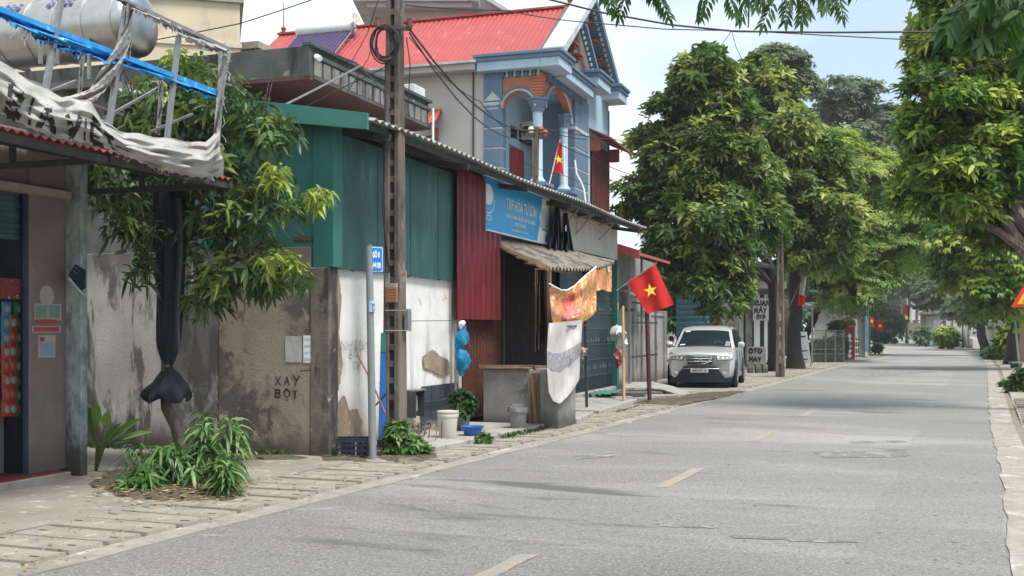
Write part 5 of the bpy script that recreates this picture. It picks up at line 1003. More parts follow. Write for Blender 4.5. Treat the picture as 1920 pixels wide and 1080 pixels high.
# roof
RE_ = 17.2
def hr(u, v): t = -2.45 - 10.6 * u; s = RE_ + (APS - RE_) * v; return F(s, t, 9.18 + (s - RE_) / (APS - RE_) * 2.72 + .018 * math.cos(2 * math.pi * t / .17))
MB().grid(hr, 500, 4, (0, 0, -.01)).build('roof_sheet', m_hroof, hs, smooth=True)
def hr2(u, v): t = -2.45 - 10.6 * u; s = APS + (24.5 - APS) * v; return F(s, t, 11.9 - (s - APS) / (24.5 - APS) * 2.7 + .018 * math.cos(2 * math.pi * t / .17))
MB().grid(hr2, 240, 2, (0, 0, -.01)).build('roof_sheet', m_hroof, hs, smooth=True)
MB().bar(F(APS, -2.4, 11.93), F(APS, -13.1, 11.93), .22, .06).build('ridge_cap', m_hroof, hs)
def vz(s): return 9.18 + (s - RE_) / (APS - RE_) * 2.72
mb = MB(); mb.hexa([F(17.1, -2.75, vz(17.1) - .05), F(APS, -2.75, 11.85), F(APS, -2.35, 11.85), F(17.1, -2.35, vz(17.1) - .05), F(17.1, -2.75, vz(17.1) + .08), F(APS, -2.75, 11.98), F(APS, -2.35, 11.98), F(17.1, -2.35, vz(17.1) + .08)]); mb.build('verge_flashing', mat('dark_flashing', (.12, .11, .105), None, 4, .8, .3), hs)
b = MB(); b.fbox(16.1, 16.5, -13, t1 - .15, 9.02, 9.20); b.fbox(16.5, 17.4, -13, -2.6, 9.26, 9.28); b.build('eave_band', m_hgrey, hs, bevel=.01); MB().fbox(16.0, 16.4, -13, t1 - .1, 9.20, 9.26).build('gutter', m_ltband, hs)
mb = MB(); mb.prism([F(17.2, -12.9, 9.2), F(24.4, -12.9, 9.2), F(APS, -12.9, 11.8)], N_OUT * .1); mb.build('rear_gable', m_hgrey, hs)
for t, h in ((-2.6, .35), (-12.9, 1.1)): MB().lathe(F(APS, t, 11.93), [(.10, 0), (.12, .05), (.06, .10), (.10, .18), (.04, .25), (.02, .3), (.012, h)], 12).build('finial', m_terra, hs, smooth=True)
# openings
def framed(name, s0, s1, t, z0, z1, leaf_m, n, par, d=.04):
    o = MB().fbox(s0 - .06, s1 + .06, t, t + .02, z0 - .06, z1 + .06).build(name, m_blue2, par)
    for k in range(n):
        a = s0 + (s1 - s0) * k / n; c = s0 + (s1 - s0) * (k + 1) / n; MB().fbox(a + .008, c - .008, t + .021, t + .02 + d, z0, z1).build('leaf', leaf_m, o, bevel=.008)
    return o
d0, d1 = st(PT(957, 285, PB + .05))[0], st(PT(981, 285, PB + .05))[0]
framed('door', d0, d1, PB + .03, FZ, 7.15, m_rdoor, 4, hs)
for k in range(2): MB().fbox(d0 + .08 + k * .75, d0 + .65 + k * .75, PB + .031, PB + .05, 7.45, 7.8).build('vent_window', m_dark, hs)
w0, w1 = sp(1110, 300, HT + .05), sp(1142, 300, HT + .05)
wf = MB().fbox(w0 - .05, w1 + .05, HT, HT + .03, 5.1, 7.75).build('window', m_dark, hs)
MB().fbox(w0 + .0, w0 + .55, HT + .031, HT + .07, 5.1, 7.7).build('shutter', m_rdark, wf, bevel=.01); 
for k in range(4): MB().fbox(w0 + .62 + k * .42, w0 + 1.0 + k * .42, HT + .031, HT + .07, 5.1, 7.7).build('shutter', m_rdark, wf, bevel=.01)
MB().fbox(w0 - .1, w1 + .1, HT, HT + .22, 4.88, 5.02).build('sill', m_blue2, hs, bevel=.01)
mb = MB(); mb.hexa([F(w0 - .2, HT, 8.15), F(w1 + .5, HT, 8.05), F(w1 + .5, HT + .75, 7.72), F(w0 - .2, HT + .75, 7.80), F(w0 - .2, HT, 8.2), F(w1 + .5, HT, 8.1), F(w1 + .5, HT + .75, 7.77), F(w0 - .2, HT + .75, 7.85)]); mb.build('window_hood', m_terra, hs)
for a_ in (w0 - .12, w1 + .2): MB().fbox(a_, a_ + .12, HT, HT + .35, 7.45, 7.9).build('hood_bracket', m_terra, hs, bevel=.03)
# balustrade of the porch
for k in range(5): MB().lathe(F(HS + .95 + k * .42, HT - .15, FZ), [(.05, 0), (.09, .12), (.05, .28), (.08, .36)], 10).build('baluster', m_ltband, hs, smooth=True)
MB().fbox(HS + .4, 20, HT - .22, HT - .08, FZ + .36, FZ + .42).build('balustrade_rail', m_ltband, hs)
# side wall tile hood
ta = tp(800, 220); tb = tp(829, 220)
mb = MB(); mb.hexa([F(HS - .65, ta, 7.45), F(HS, ta, 7.95), F(HS, tb, 7.95), F(HS - .65, tb, 7.45), F(HS - .65, ta, 7.5), F(HS, ta, 8.0), F(HS, tb, 8.0), F(HS - .65, tb, 7.5)]); o = mb.build('tile_hood', m_terra, hs)
for k in range(4): MB().tube([F(HS - .65, ta + (tb - ta) * (k + .5) / 4, 7.52), F(HS, ta + (tb - ta) * (k + .5) / 4, 8.02)], .05, 6).build('roof_tile', mat('bright_terracotta', (.52, .12, .07), (.42, .10, .06), 6, .7, .2), o)
MB().fbox(HS - .12, HS, tb - .2, tb - .1, 7.15, 7.5).build('bracket', m_terra, hs); MB().fbox(HS - .03, HS - .001, ta - .2, tb - .25, 5.2, 7.3).build('window', m_rdark, hs)
MB().tube([F(HS - .03, tp(888), 4.5), F(HS - .03, tp(888), 9.0), F(HS - .15, tp(870), 9.28)], .025, 6).build('cable', m_steel_dk, hs)
# air conditioner, flags, small pole on the porch
ac = thing('air_conditioner', 'white air conditioner unit under the porch arch of the blue house', 'air conditioner', PT(996, 215, PB + .3), TH)
q = st(PT(996, 200, PB + .35)); mb = MB(); mb.fbox(q[0] - .1, q[0] + .7, PB + .06, PB + .38, 7.5, 8.05); mb.build('casing', MATS['white_metal_box'], ac, bevel=.015)
MB().lathe(F(q[0] - .102, PB + .22, 7.78), [(.0, 0), (.13, 0), (.14, .01)], 16, -N_AL).build('fan_grille', m_steel_dk, ac); MB().fbox(q[0] - .1, q[0] + .7, PB + .04, PB + .36, 7.44, 7.48).build('bracket', m_steel_dk, ac)
for k in range(6): MB().fbox(q[0] - .108, q[0] - .101, PB + .08, PB + .36, 7.54 + .085 * k, 7.56 + .085 * k).build('grille_slat', m_steel, ac)
m_flag = mat('flag_red', (.70, .03, .025), (.62, .025, .02), 2, .6, .1, trans=.25); m_star = mat('flag_star_yellow', (.90, .68, .05), None, 4, .6, .05)
def star(c, X, Z, r, m, par, off):
    N = X.cross(Z).normalized(); mb_ = MB(); pts = [c + N * off]
    for k in range(10):
        a = math.pi / 2 + k * math.pi / 5; q_ = r if k % 2 == 0 else r * .39; pts.append(c + X * (math.cos(a) * q_) + Z * (math.sin(a) * q_) + N * off)
    mb_.add(pts, [(0, 1 + k, 1 + (k + 1) % 10) for k in range(10)]); return mb_.build('star', m, par)
def flag(name, label, base, polepts, corners, amp, starc, starr, X, Z, pr=.015, pm=None, group=None, staroff=.03):
    root = thing(name, label, 'flag', base, 0, group); MB().tube(polepts, pr, 8).build('pole', pm or m_wood, root, smooth=True)
    TL, TR, BR, BL = [Vector(c) for c in corners]; N = X.cross(Z).normalized()
    def f(u, v): return (TL * (1 - u) + TR * u) * (1 - v) + (BL * (1 - u) + BR * u) * v + N * (amp * math.sin(u * 9 + v * 3) * (.3 + .7 * u)) 
    MB().grid(f, 24, 16, N * .004).build('cloth', m_flag, root, smooth=True)
    if starc is not None: star(Vector(starc), X, Z, starr, m_star, root, staroff)
    return root
Yb = 29.6
flag('balcony_flag', 'narrow red flag with yellow star drooping on the blue house porch', P(1056, 352, Yb), [P(1030, 345, Yb), P(1050, 262, Yb)], [P(1048, 262, Yb), P(1053, 270, Yb), P(1057, 327, Yb), P(1038, 322, Yb)], .05, P(1047, 300, Yb), .12, Vector((.55, .1, 0)).normalized(), Vector((-.2, 0, 1)).normalized(), .014, m_white, None, .07)
MB_ = MB(); MB_.tube([P(1057, 270, 29.7), P(1059, 352, 29.7)], .02, 6); solo('white_rod', MB_, m_white, 'thin white upright rod standing right of the porch flag', 'rod', P(1059, 352, 29.7))
# solar heater and rooftop block
so = thing('solar_heater', 'rooftop solar water heater with dark glass tubes on the red roof', 'solar heater', F(18.0, -10.2, 10.8), TH)
rz_ = vz
MB().lathe(F(20.2, -12.0, rz_(20.2) + .32), [(.0, 0), (.18, 0), (.2, .03), (.2, 2.1), (.18, 2.13), (0, 2.13)], 20, N_OUT).build('tank', MATS['white_metal_box'], so, smooth=True)
for k in range(17):
    t = -11.9 + k * .118; MB().tube([F(20.1, t, rz_(20.1) + .25), F(18.2, t, rz_(18.2) + .12)], .035, 8).build('glass_tube', mat('dark_glass_tube', (.08, .06, .16), (.05, .05, .12), 4, .12, 0, spec=.8) , so, smooth=True)
    
for s in (18.4, 19.1, 19.8): MB().bar(F(s, -12.0, rz_(s) + .08), F(s, -9.8, rz_(s) + .08), .03).build('frame_bar', m_steel, so)
MB().bar(F(18.1, -9.85, rz_(18.1) + .1), F(20.2, -9.85, rz_(20.2) + .3), .04).build('frame_bar', m_steel, so)
dd = thing('satellite_dish', 'small pale satellite dish at the right end of the solar heater', 'dish', F(18.5, -9.0, 11.2), TH); MB().lathe(F(20.0, -9.7, 11.95), [(0, -.05), (.12, -.035), (.22, 0), (.225, .01), (.12, -.02), (0, -.035)], 18, Vector((.8, -.5, .3))).build('reflector', mat('pale_dish', (.5, .47, .44)), dd, smooth=True); MB().bar(F(20.0, -9.7, 11.3), F(20.0, -9.7, 11.9), .03).build('mast', m_steel, dd)
gb = thing('rooftop_house', 'pale grey upper storey with a projecting cornice behind the red roof', 'house', P(800, 610, 46))
b = MB(); b.obox(P(800, 615, 48) + Vector((.3, 0, 5.6)), 3.2, 5.6, 14.6, .0); b.build('wall', m_hgrey, gb)
b = MB(); b.obox(P(792, 615, 47.7) + Vector((0, 0, 13.1)), 5.0, 6.6, .22, 0); b.build('cornice', m_ltband, gb); b = MB(); b.obox(P(798, 615, 47.7) + Vector((0, 0, 12.88)), 4.2, 6.2, .2, 0); b.build('cornice_bed', m_hgrey, gb)
mb = MB(); mb.prism([P(835, 24, 46), P(952, 22, 46), P(905, -14, 46), P(835, -14, 46)], (0, 4, 0)); mb.build('wall_wing', mat('grey_lilac_render', (.42, .41, .42), None, 2, .9, .2), gb); mb = MB(); mb.prism([P(895, -20, 45.7), P(956, 19, 45.7), P(950, 23, 45.7), P(887, -16, 45.7)], (0, 4.4, 0)); mb.build('verge', m_ltband, gb)
# ================================================================ tree in the alley, its netting, plants
YT = 13.5
t1b = G(335, 885)
path = [t1b, P(338, 835, YT), P(330, 800, YT), P(312, 765, YT), P(310, 730, YT), P(314, 640, YT), P(318, 500, YT), P(325, 370, YT), P(335, 300, YT)]
k_ = YT / FL
def lob(l, Y0): return [((P(x, y, Y0 + dy)[0], Y0 + dy, P(x, y, Y0 + dy)[2]), (rx * Y0 / FL, (rx + ry) / 2 * Y0 / FL, ry * Y0 / FL)) for x, y, rx, ry, dy in l]
lobs = lob([(330, 210, 80, 75, .2), (425, 215, 75, 60, 0), (490, 245, 62, 40, -.2), (395, 320, 100, 75, .1), (500, 385, 75, 42, -.2), (420, 440, 90, 70, 0), (480, 520, 95, 50, -.1), (390, 555, 45, 50, .1), (225, 360, 62, 80, .1), (250, 290, 60, 60, .3), (360, 150, 60, 45, .3), (255, 200, 40, 40, .4), (262, 505, 26, 42, -.1), (250, 430, 60, 30, 0)], YT)
tr1 = tree('street_tree', 'broad leafed tree beside the alley with its trunk wrapped in dark netting', 'tree', t1b, lobs, 760, .075, None, L_long, m_bark, None, 60, .35, trunk_path=path, K=9, J=0, leaf=.20, lw=.25, ang=1.45, up=.35, tint=(.05, .55), pnew=.04, newt=(.6, .8), jit=.5)
for o in [c for c in tr1.children if c.name.startswith('crown')]: bpy.data.objects.remove(o)
Lv = Leaves(); pts, nrm = crown_points(lobs, 700, (.5, 1.15)); kk = dict(K=8, J=0, leaf=.165, lw=.30, ang=1.35, up=.15, jit=.7, stem=.20)
rosettes(Lv, pts, nrm, tint=(.15, .70), pnew=.06, newt=(.6, .8), **kk); ip, inn = crown_points(lobs, 130, (.15, .6), 1, .2); rosettes(Lv, ip, inn, tint=(0, .3), pnew=0, **kk)  # inner leaves tinted dark, crown shade put into the colour
Lv.build('crown', L_long, tr1, mode=1, droop=.45)
kk['leaf'] = .13
for q_ in [(515, 325, 26, 20, -.5), (600, 368, 24, 22, -.6), (540, 490, 40, 14, -.5), (330, 105, 24, 14, 0)]:
    Lv = Leaves(); ip, inn = crown_points(lob([q_], YT), 17, (.3, 1)); rosettes(Lv, ip, inn, tint=(.78, 1), pnew=0, **kk); Lv.build('young_shoots', L_long, tr1, mode=1, droop=.6).__setitem__('label', 'bright lime young shoots')
m_net = mat('dark_shade_netting', (.008, .011, .018), (.014, .018, .028), 30, .8, .6, 220, bdist=.01)
net = thing('shade_netting', 'dark navy shade netting tied round the tree trunk with a flared hem', 'netting', P(315, 746, YT))
def npt(a, h, px0, ys, ws, wavy):     # profile of half widths along pixel rows
    y = ys[0] + (ys[-1] - ys[0]) * h
    for (y0, w0), (y1, w1) in zip(zip(ys, ws), list(zip(ys, ws))[1:]):
        if y0 <= y <= y1: w = w0 + (w1 - w0) * (y - y0) / (y1 - y0); break
    r = w * YT / FL; q = 1 + wavy * math.cos(a * 5 + h * 3) + wavy * .6 * math.cos(a * 9 - h * 6); x = px0 + 4 * math.sin(h * 4)
    c = P(x, y, YT); return c + Vector((math.cos(a) * r * q, math.sin(a) * r * q, 0))
ys1, ws1 = [358, 385, 430, 490, 540, 600, 645, 672, 690], [24, 27, 25, 26, 24, 22, 20, 13, 6]; ys2, ws2 = [688, 700, 715, 728, 742, 750], [6, 16, 27, 37, 42, 39]
MB().grid(lambda u, v: npt(2 * math.pi * u, v, 318, ys1, ws1, .10), 60, 40).build('wrap', m_net, net, smooth=True)
MB().grid(lambda u, v: npt(2 * math.pi * u, v, 315, ys2, ws2, .13) + Vector((0, 0, -.03 * v * math.sin(u * 31))), 72, 10).build('skirt', m_net, net, smooth=True)
MB().lathe(P(314, 690, YT), [(.05, -.02), (.065, -.01), (.065, .012), (.05, .02)], 14).build('tie', mat('dark_tie', (.01, .01, .012), None, 5, .7, .1), net, smooth=True)
MB().grid(lambda u, v: P(330 + 10 * u + 3 * math.sin(v * 6), 372 + v * 290, YT - .24 - .03 * math.sin(u * 3.1)), 4, 20).build('loose_fold', mat('lighter_netting', (.05, .05, .055), (.035, .035, .04), 14, .8, .5, 200), net, smooth=True)
L_str = leafmat('strap_leaves', (.025, .075, .02), (.075, .17, .045), (.24, .36, .11), .38, .25)
plant('leafy_shrub', 'tall pale-tipped strap leaf shrub at the road side of the tree foot', 'plant', G(400, 912), 60, .30, .05, L_str, .30, .80, (.25, 1), 1, .9, None, 15, 10, .012, 2)
plant('leafy_shrub', 'low dark strap leaf shrub spreading around the netted tree foot', 'plant', G(325, 915), 110, .26, .045, L_str, .52, .48, (.1, .75), 1, .9, None, 30, 10, .01, 3)
plant('leafy_shrub', 'small low strap leaf plant nearest the shop pillar, left of the shrubs', 'plant', G(240, 925), 34, .24, .04, L_str, .34, .24, (.2, .7), 1, .55, None, 7, 9, .01, 4)
plant('leafy_shrub', 'mid green strap leaf shrub overhanging the paving right of the tree foot', 'plant', G(425, 935), 36, .26, .04, L_str, .24, .5, (.3, .9), 1, .7, None, 6, 9, .01, 6)
gp = thing('broad_leaf_plant', 'broad leafed turmeric-like plant growing against the blue-grey pillar', 'plant', G(178, 890)); Lv = Leaves(); g0 = G(178, 890)
for x, y, l, w, ti in [(178, 738, .42, .13, .6), (152, 770, .45, .15, .25), (205, 760, .32, .12, .85), (270, 770, .60, .13, .55), (288, 800, .55, .11, .8), (240, 800, .4, .10, .3), (165, 820, .3, .12, .4), (230, 780, .5, .11, .45), (160, 748, .35, .12, .2), (245, 822, .3, .08, .2)]:
    e = np.array(P(x, y, 13.1)); s_ = np.array(P(185 + (x - 185) * .12, 835, 13.2)); d = e - s_; ln_ = np.linalg.norm(d); d /= ln_; b_ = e - d * l * .95
    Lv.add(b_[None], d[None] + np.array([[0, 0, .15]]), np.array([[.2, -.6, .8]]), np.array([l]), np.array([w]), np.array([ti])); MB().tube([g0, Vector(s_), Vector(b_ + d * .05)], [.012, .01, .005], 5).build('leaf_stalk', MATS['green_stem'], gp, smooth=True)
Lv.build('broad_leaf', leafmat('canna_leaves', (.04, .11, .02), (.09, .20, .035), (.22, .36, .07), .35, .3), gp, mode=1, droop=.25)
tap = thing('water_tap', 'short white plastic water pipe with tap standing by the plants', 'tap', G(240, 878)); g1 = G(240, 878)
MB().tube([g1, g1 + Vector((0, 0, .28))], .016, 8).build('pipe', m_white, tap, smooth=True); MB().tube([g1 + Vector((-.01, 0, .28)), g1 + Vector((.05, -.02, .285)), g1 + Vector((.06, -.02, .25))], .018, 8).build('spout', m_steel, tap, smooth=True); MB().lathe(g1 + Vector((0, 0, .2)), [(.02, 0), (.024, .01), (.024, .05), (.02, .06)], 10).build('coupling', m_white, tap)
tuft_strip('wall_weeds', [F(-.08, t, .04) for t in (-6, -4, -2.5, -1.2, -.5, .1)], 1500, 'low green weeds along the foot of the alley wall', (.03, .12), .14)
tuft_strip('wall_weeds', [F(s, .12, .04) for s in (.2, .6, 1.0)], 260, 'weeds at the foot of the white wall', (.04, .14), .2)
tuft_strip('step_weeds', [F(s, 1.25 + .05 * s, .04) for s in (3.0, 3.5, 4.2, 4.9)], 220, 'weeds on the edge of the platform', (.03, .12), .12)
tuft_strip('kerb_weeds', [F(8 + s, 1.8, .04) for s in (0, 1, 2, 4)], 160, 'small weeds along the far steps', (.03, .07), .1)

# ================================================================ utility pole, sign post and clutter at the wall
m_pole = mat('old_pole_concrete', (.19, .16, .125), (.12, .10, .08), 3, .95, .6, 50, stretch=(1, 1, .4), stains=[((.06, .052, .045), 2.2, .46, .62, (1, 1, .3)), ((.33, .31, .27), 5, .60, .72, (1, 1, .4))])
def hpole(name, label, s0, t0, H, w0, w1, pitch, hole, hz, group=None, base=None, d=1.0):
    root = thing(name, label, 'utility pole', F(s0, t0, 0), TH, group)
    w = lambda z: w0 + (w1 - w0) * z / H
    for sg in (-1, 1):
        mb = MB(); pts = []
        for z in (0, H):
            a = w(z) / 2; i_ = a * .32; x0, x1 = (-a, -i_) if sg < 0 else (i_, a); dd = w(z) / 2 * d; pts += [F(s0 - dd, t0 + x0, z), F(s0 + dd, t0 + x0, z), F(s0 + dd, t0 + x1, z), F(s0 - dd, t0 + x1, z)]
        mb.hexa(pts).build('pole_rail', m_pole, root, bevel=.012)
    zt = hz; MB().fbox(s0 - .06, s0 + .06, t0 - w(0) * .22, t0 + w(0) * .22, 0, hz).build('pole_foot', m_pole, root)
    while zt < H:
        zz = zt + hole; ww = w(zt) * .165; MB().fbox(s0 - w(zt) * .4, s0 + w(zt) * .4, t0 - ww, t0 + ww, zz, min(H, zz + pitch - hole)).build('pole_rung', m_pole, root); zt += pitch
    return root
up = hpole('utility_pole', 'tall weathered concrete ladder pole with cable coil in front of the white wall', .65, .665, 9.4, .265, .15, .228, .15, .62)
def onp(px, py, off=.16): return P(px, py, 15.3 - off)
MB().obox(onp(734, 551), .16, .05, .23, TH - 1.57).build('hollow_brick', mat('orange_hollow_brick', (.45, .21, .10), (.36, .17, .085), 8, .9, .4), up)
for k in range(5): MB().obox(onp(734, 541 + 5.4 * k, .19), .155, .012, .022, TH - 1.57).build('brick_rib', MATS['orange_hollow_brick'], up)
MB().obox(onp(734, 535, .17), .16, .05, .06, TH - 1.57).build('mortar_patch', m_step, up); MB().obox(onp(726, 517, .16), .055, .03, .24, TH - 1.57).build('pale_plate', m_step, up)
mb = MB(); mb.obox(onp(757, 518, .2), .08, .02, .15, TH - 1.57); mb.build('pole_plate', m_paper, up); MB().obox(onp(757, 513, .212), .07, .006, .035, TH - 1.57).build('red_band', m_redp, up)
for y in (582, 620): MB().tube([onp(722, y, .2), onp(763, y, .2)], .006, 5).build('steel_band', m_steel, up)
MB().obox(onp(765, 600, .05), .05, .12, .30, TH - 1.57).build('bracket_box', m_steel, up)
coil = thing('cable_coil', 'loose coil of black cable hanging on the utility pole', 'cable coil', P(720, 115, 15.1))
m_cab = mat('black_cable', (.012, .012, .013), (.03, .03, .03), 20, .6, .05)
for k in range(7):
    c = P(723 + rnd.uniform(-3, 3), 82 + rnd.uniform(-3, 3), 15.05); rx, ry = (15 + 3.0 * k * .7) / 139, (26 + 2 * k * .8) / 139; pts = [c + Vector((math.cos(a) * rx, .03 * math.sin(a * 2 + k), math.sin(a) * ry)) for a in np.linspace(0, 6.2832, 25)]
    MB().tube(pts, .010, 5, False).build('loop', m_cab, coil, smooth=True)
b = MB(); b.bar(P(706, 50, 15.2), P(768, 54, 15.2), .05, .05); b.build('crossarm', m_steel_dk, up); MB().lathe(P(768, 48, 15.2), [(.03, -.05), (.05, 0), (.03, .05), (.04, .09), (0, .1)], 10).build('insulator', m_rustbar, up, smooth=True); MB().lathe(P(708, 46, 15.2), [(.03, -.05), (.05, 0), (.03, .05), (.04, .09), (0, .1)], 10).build('insulator', m_rustbar, up, smooth=True)
def cable(pts, r, label, sag=0.0, nm='overhead_cable', m=None, grp='overhead cables'):
    w = [P(*p) for p in pts]; out = []
    for a, c in zip(w[:-1], w[1:]):
        for i in range(8): u = i / 8; q = a.lerp(c, u); q.z -= sag * 4 * u * (1 - u) * (c - a).length * .05; out.append(q)
    out.append(w[-1]); base = w[0]; mb = MB(); mb.tube(out, r, 5, False); return solo(nm, mb, m or m_cab, label, 'cable', base, 0, grp, smooth=True)
cable([(768, 55, 15.2), (1006, 243, 26)], .016, 'thick black cable from the near pole down to the small roof pole', .8)
cable([(768, 62, 15.2), (1006, 250, 26)], .012, 'second black cable just beneath the thick one to the roof pole', 1.1)
cable([(768, 70, 15.2), (900, 190, 20), (985, 256, 26)], .008, 'thin looser cable beneath the pair running to the roof pole', .5)
cable([(1006, 243, 26), (1120, 300, 34), (1200, 330, 42)], .014, 'black cable from the roof pole to the tree beyond', .2); cable([(1006, 238, 26), (1165, 263, 33), (1300, 246, 30), (1500, 214, 24), (1720, 151, 18), (1990, 84, 13)], .012, 'long cable crossing before the big trees from roof pole to upper right', .1)
cable([(985, -12, 14), (1130, 24, 14), (1260, 47, 14), (1380, 59, 14), (1560, 61, 14), (1960, 58, 14)], .013, 'thick black cable crossing the top of the photo', 0)
cable([(1100, 42, 20), (1250, 55, 20), (1400, 58, 20), (1560, 67, 20), (1960, 88, 20)], .011, 'thin lower cable crossing the top of the photo', 0)
cable([(760, 10, 14), (950, 20, 16), (1100, 42, 20)], .009, 'thin cable over the red roof top', .1)
cable([(1372, 58, 14), (1352, 85, 14), (1343, 112, 14)], .004, 'left strand of the loose forked wire hanging from the top cable'); cable([(1372, 58, 14), (1380, 88, 14), (1396, 122, 14)], .004, 'right strand of the loose forked wire hanging from the top cable')
cable([(600, -6, 24), (450, 44, 24), (270, 78, 24)], .013, 'cable passing before the cream house', .1)
cable([(677, 123, 15.5), (513, 207, 15.0)], .016, 'pale grey cable slanting down left from the pole to the shop fascia', .1, m=m_steel)
cable([(735, 118, 15.2), (640, 165, 15.2), (560, 205, 15.2)], .008, 'thin cable slanting left below the coil', .3)
cable([(632, 104, 17), (668, 118, 16.5), (700, 150, 16), (722, 175, 15.4), (733, 205, 15.2)], .014, 'black cable looping from the concrete canopy to the pole', 0)
cable([(708, 48, 15.2), (690, 110, 16), (640, 190, 17)], .006, 'thin slack wire from the pole arm to the canopy', .2); cable([(712, -10, 15.2), (690, 60, 15.6), (640, 150, 17)], .006, 'thin wire sloping down from above the pole to the canopy', .1)
cable([(723, 110, 15.1), (722, 300, 15.1), (718, 400, 15.05), (730, 512, 15.1)], .012, 'black cable running down the left side of the near pole', 0); cable([(719, 240, 15.1), (721, 380, 15.1), (724, 512, 15.1)], .010, 'second black cable beside the pole cable', 0)
cable([(765, 205, 15.2), (769, 120, 15.2), (762, 70, 15.2)], .008, 'short cable on the right side of the pole top', 0)
cable([(985, 305, 26), (1060, 330, 29), (1145, 352, 33)], .008, 'thin cable under the balcony of the blue house', .3); cable([(1100, 262, 26), (1006, 240, 26)], .01, 'short cable between roof pole and porch pilaster', .6)
cable([(765, 602, 15.2), (848, 601, 18.9)], .005, 'thin washing line along the white wall', 0, 'washing_line', None, None); 
rp = thing('roof_pole', 'short dark timber pole with insulators standing above the tin roof', 'pole', P(1004, 335, 26)); MB().bar(P(1004, 345, 26), P(1006, 238, 26), .11, .11).build('post', m_burl, rp); MB().bar(P(985, 252, 26), P(1022, 258, 26), .09, .09).build('crossarm', m_steel_dk, rp)
for x, y in ((996, 246), (1014, 246), (1022, 252)): MB().lathe(P(x, y, 26), [(.03, -.08), (.07, -.03), (.04, .0), (.08, .04), (.05, .1), (0, .12)], 10).build('insulator', mat('cream_porcelain', (.62, .55, .42), None, 5, .3, .05) if x < 1010 else m_terra, rp, smooth=True)
cc = thing('roof_pole_coil', 'pale loop of white cable curling beside the porch pilaster', 'cable', P(1098, 370, 29.5)); MB().tube([P(1078, 300, 29.5), P(1081, 325, 29.5), P(1090, 342, 29.5), P(1095, 355, 29.5), P(1098, 378, 29.5)], .022, 6).build('loop', m_white, cc, smooth=True)

snp = thing('street_name_post', 'grey round post carrying a small blue alley name sign in front of the white wall', 'sign post', G(699, 866)); gsn = G(699, 866); Ys = gsn.y
MB().tube([gsn, P(692, 460, Ys)], [.052, .046], 16).build('post', mat('grey_painted_steel', (.24, .26, .265), (.20, .215, .22), 3, .5, .1, stains=[((.13, .13, .125), 4, .60, .74)]), snp, smooth=True); MB().lathe(P(692, 460, Ys), [(.047, 0), (.04, .012), (0, .016)], 14).build('cap', m_steel_dk, snp)
m_sb = mat('sign_blue', (.02, .20, .55), (.02, .18, .50), 4, .4, .05)
X_ = Vector((.88, .47, 0)).normalized(); a = P(696, 511, Ys - .02); W0, H0 = .17, .345
def rrect(o, X, Z, w, h, r, off, nm, m, par, thick=.006):
    N = X.cross(Z).normalized(); pts = []
    for cx, cz, a0_ in ((w - r, h - r, 0), (r, h - r, 90), (r, r, 180), (w - r, r, 270)):
        for k in range(6): an = R(a0_ + 18 * k); pts.append(o + X * (cx + r * math.cos(an)) + Z * (cz + r * math.sin(an)) + N * off)
    return MB().prism(pts, -N * thick).build(nm, m, par)
rrect(a, X_, N_UP, W0, H0, .02, 0, 'sign_plate', m_sb, snp, .01); rrect(a + X_ * .008 + N_UP * .012, X_, N_UP, W0 - .02, H0 - .024, .02, .004, 'sign_border', m_white, snp, .003); rrect(a + X_ * .008 + N_UP * .02, X_, N_UP, W0 - .028, H0 - .04, .02, .007, 'sign_field', m_sb, snp, .003)
MB().obox(P(694, 486, Ys), .05, .05, .33, .5).build('sign_clamp', m_steel_dk, snp)
text('lettering', 'GÕ 8', m_white, a + X_ * .014 + N_UP * .20, X_, N_UP, .075, .10, snp, .009, bold=.04); text('lettering', '/41B', m_white, a + X_ * .014 + N_UP * .065, X_, N_UP, .068, .115, snp, .009, bold=.04)
MB().grid(lambda u, v: P(697, 564, Ys) + Vector((math.sin((u - .5) * 2.0) * .056, -math.cos((u - .5) * 2.0) * .056, -v * .145)), 8, 2).build('sticker', mat('pale_blue_sticker', (.40, .55, .75), (.5, .6, .78), 9, .6, .05), snp, smooth=True)
text('lettering', 'HÚT BỂ', m_bink, P(703, 586, Ys - .061), N_UP, Vector((-1, 0, 0)), .035, .12, snp, .0, bold=.03)
# clutter
cr8 = thing('plastic_crate', 'dark navy plastic crate on the ground against the white wall', 'crate', G(660, 866), .06); g0 = G(660, 866); m_cr = mat('navy_plastic', (.018, .028, .05), (.013, .02, .035), 6, .45, .1)
cw, cd, chh = .41, .30, .30
for zz, hh in ((.0, .035), (.135, .022), (.205, .02), (.255, .05)):
    for sx_, sy_, lx, ly in ((0, 0, cw, .018), (0, cd, cw, .018)): MB().obox(g0 + Vector((sx_, sy_, zz + hh / 2)), lx, ly, hh, .06).build('band', m_cr, cr8)
    for sx_ in (-1, 1): MB().obox(g0 + Vector((sx_ * cw / 2, cd / 2, zz + hh / 2)), .018, cd, hh, .06).build('band', m_cr, cr8)
for i in range(7): MB().obox(g0 + Vector((-cw / 2 + cw * i / 6, -.002, .14)), .014, .014, .26, .06).build('rib', m_cr, cr8)
MB().obox(g0 + Vector((0, cd / 2, .012)), cw, cd, .015, .06).build('base', m_cr, cr8); MB().obox(g0 + Vector((0, cd - .02, .14)), cw - .03, .01, .25, .06).build('back_panel', m_cr, cr8); MB().obox(g0 + Vector((.05, .005, .14)), .02, .02, .26, .06).build('grey_strap', m_steel, cr8)
MB().bar(g0 + Vector((-.05, .1, .31)), g0 + Vector((.2, .05, .31)), .03).build('handle_bar', m_cr, cr8)
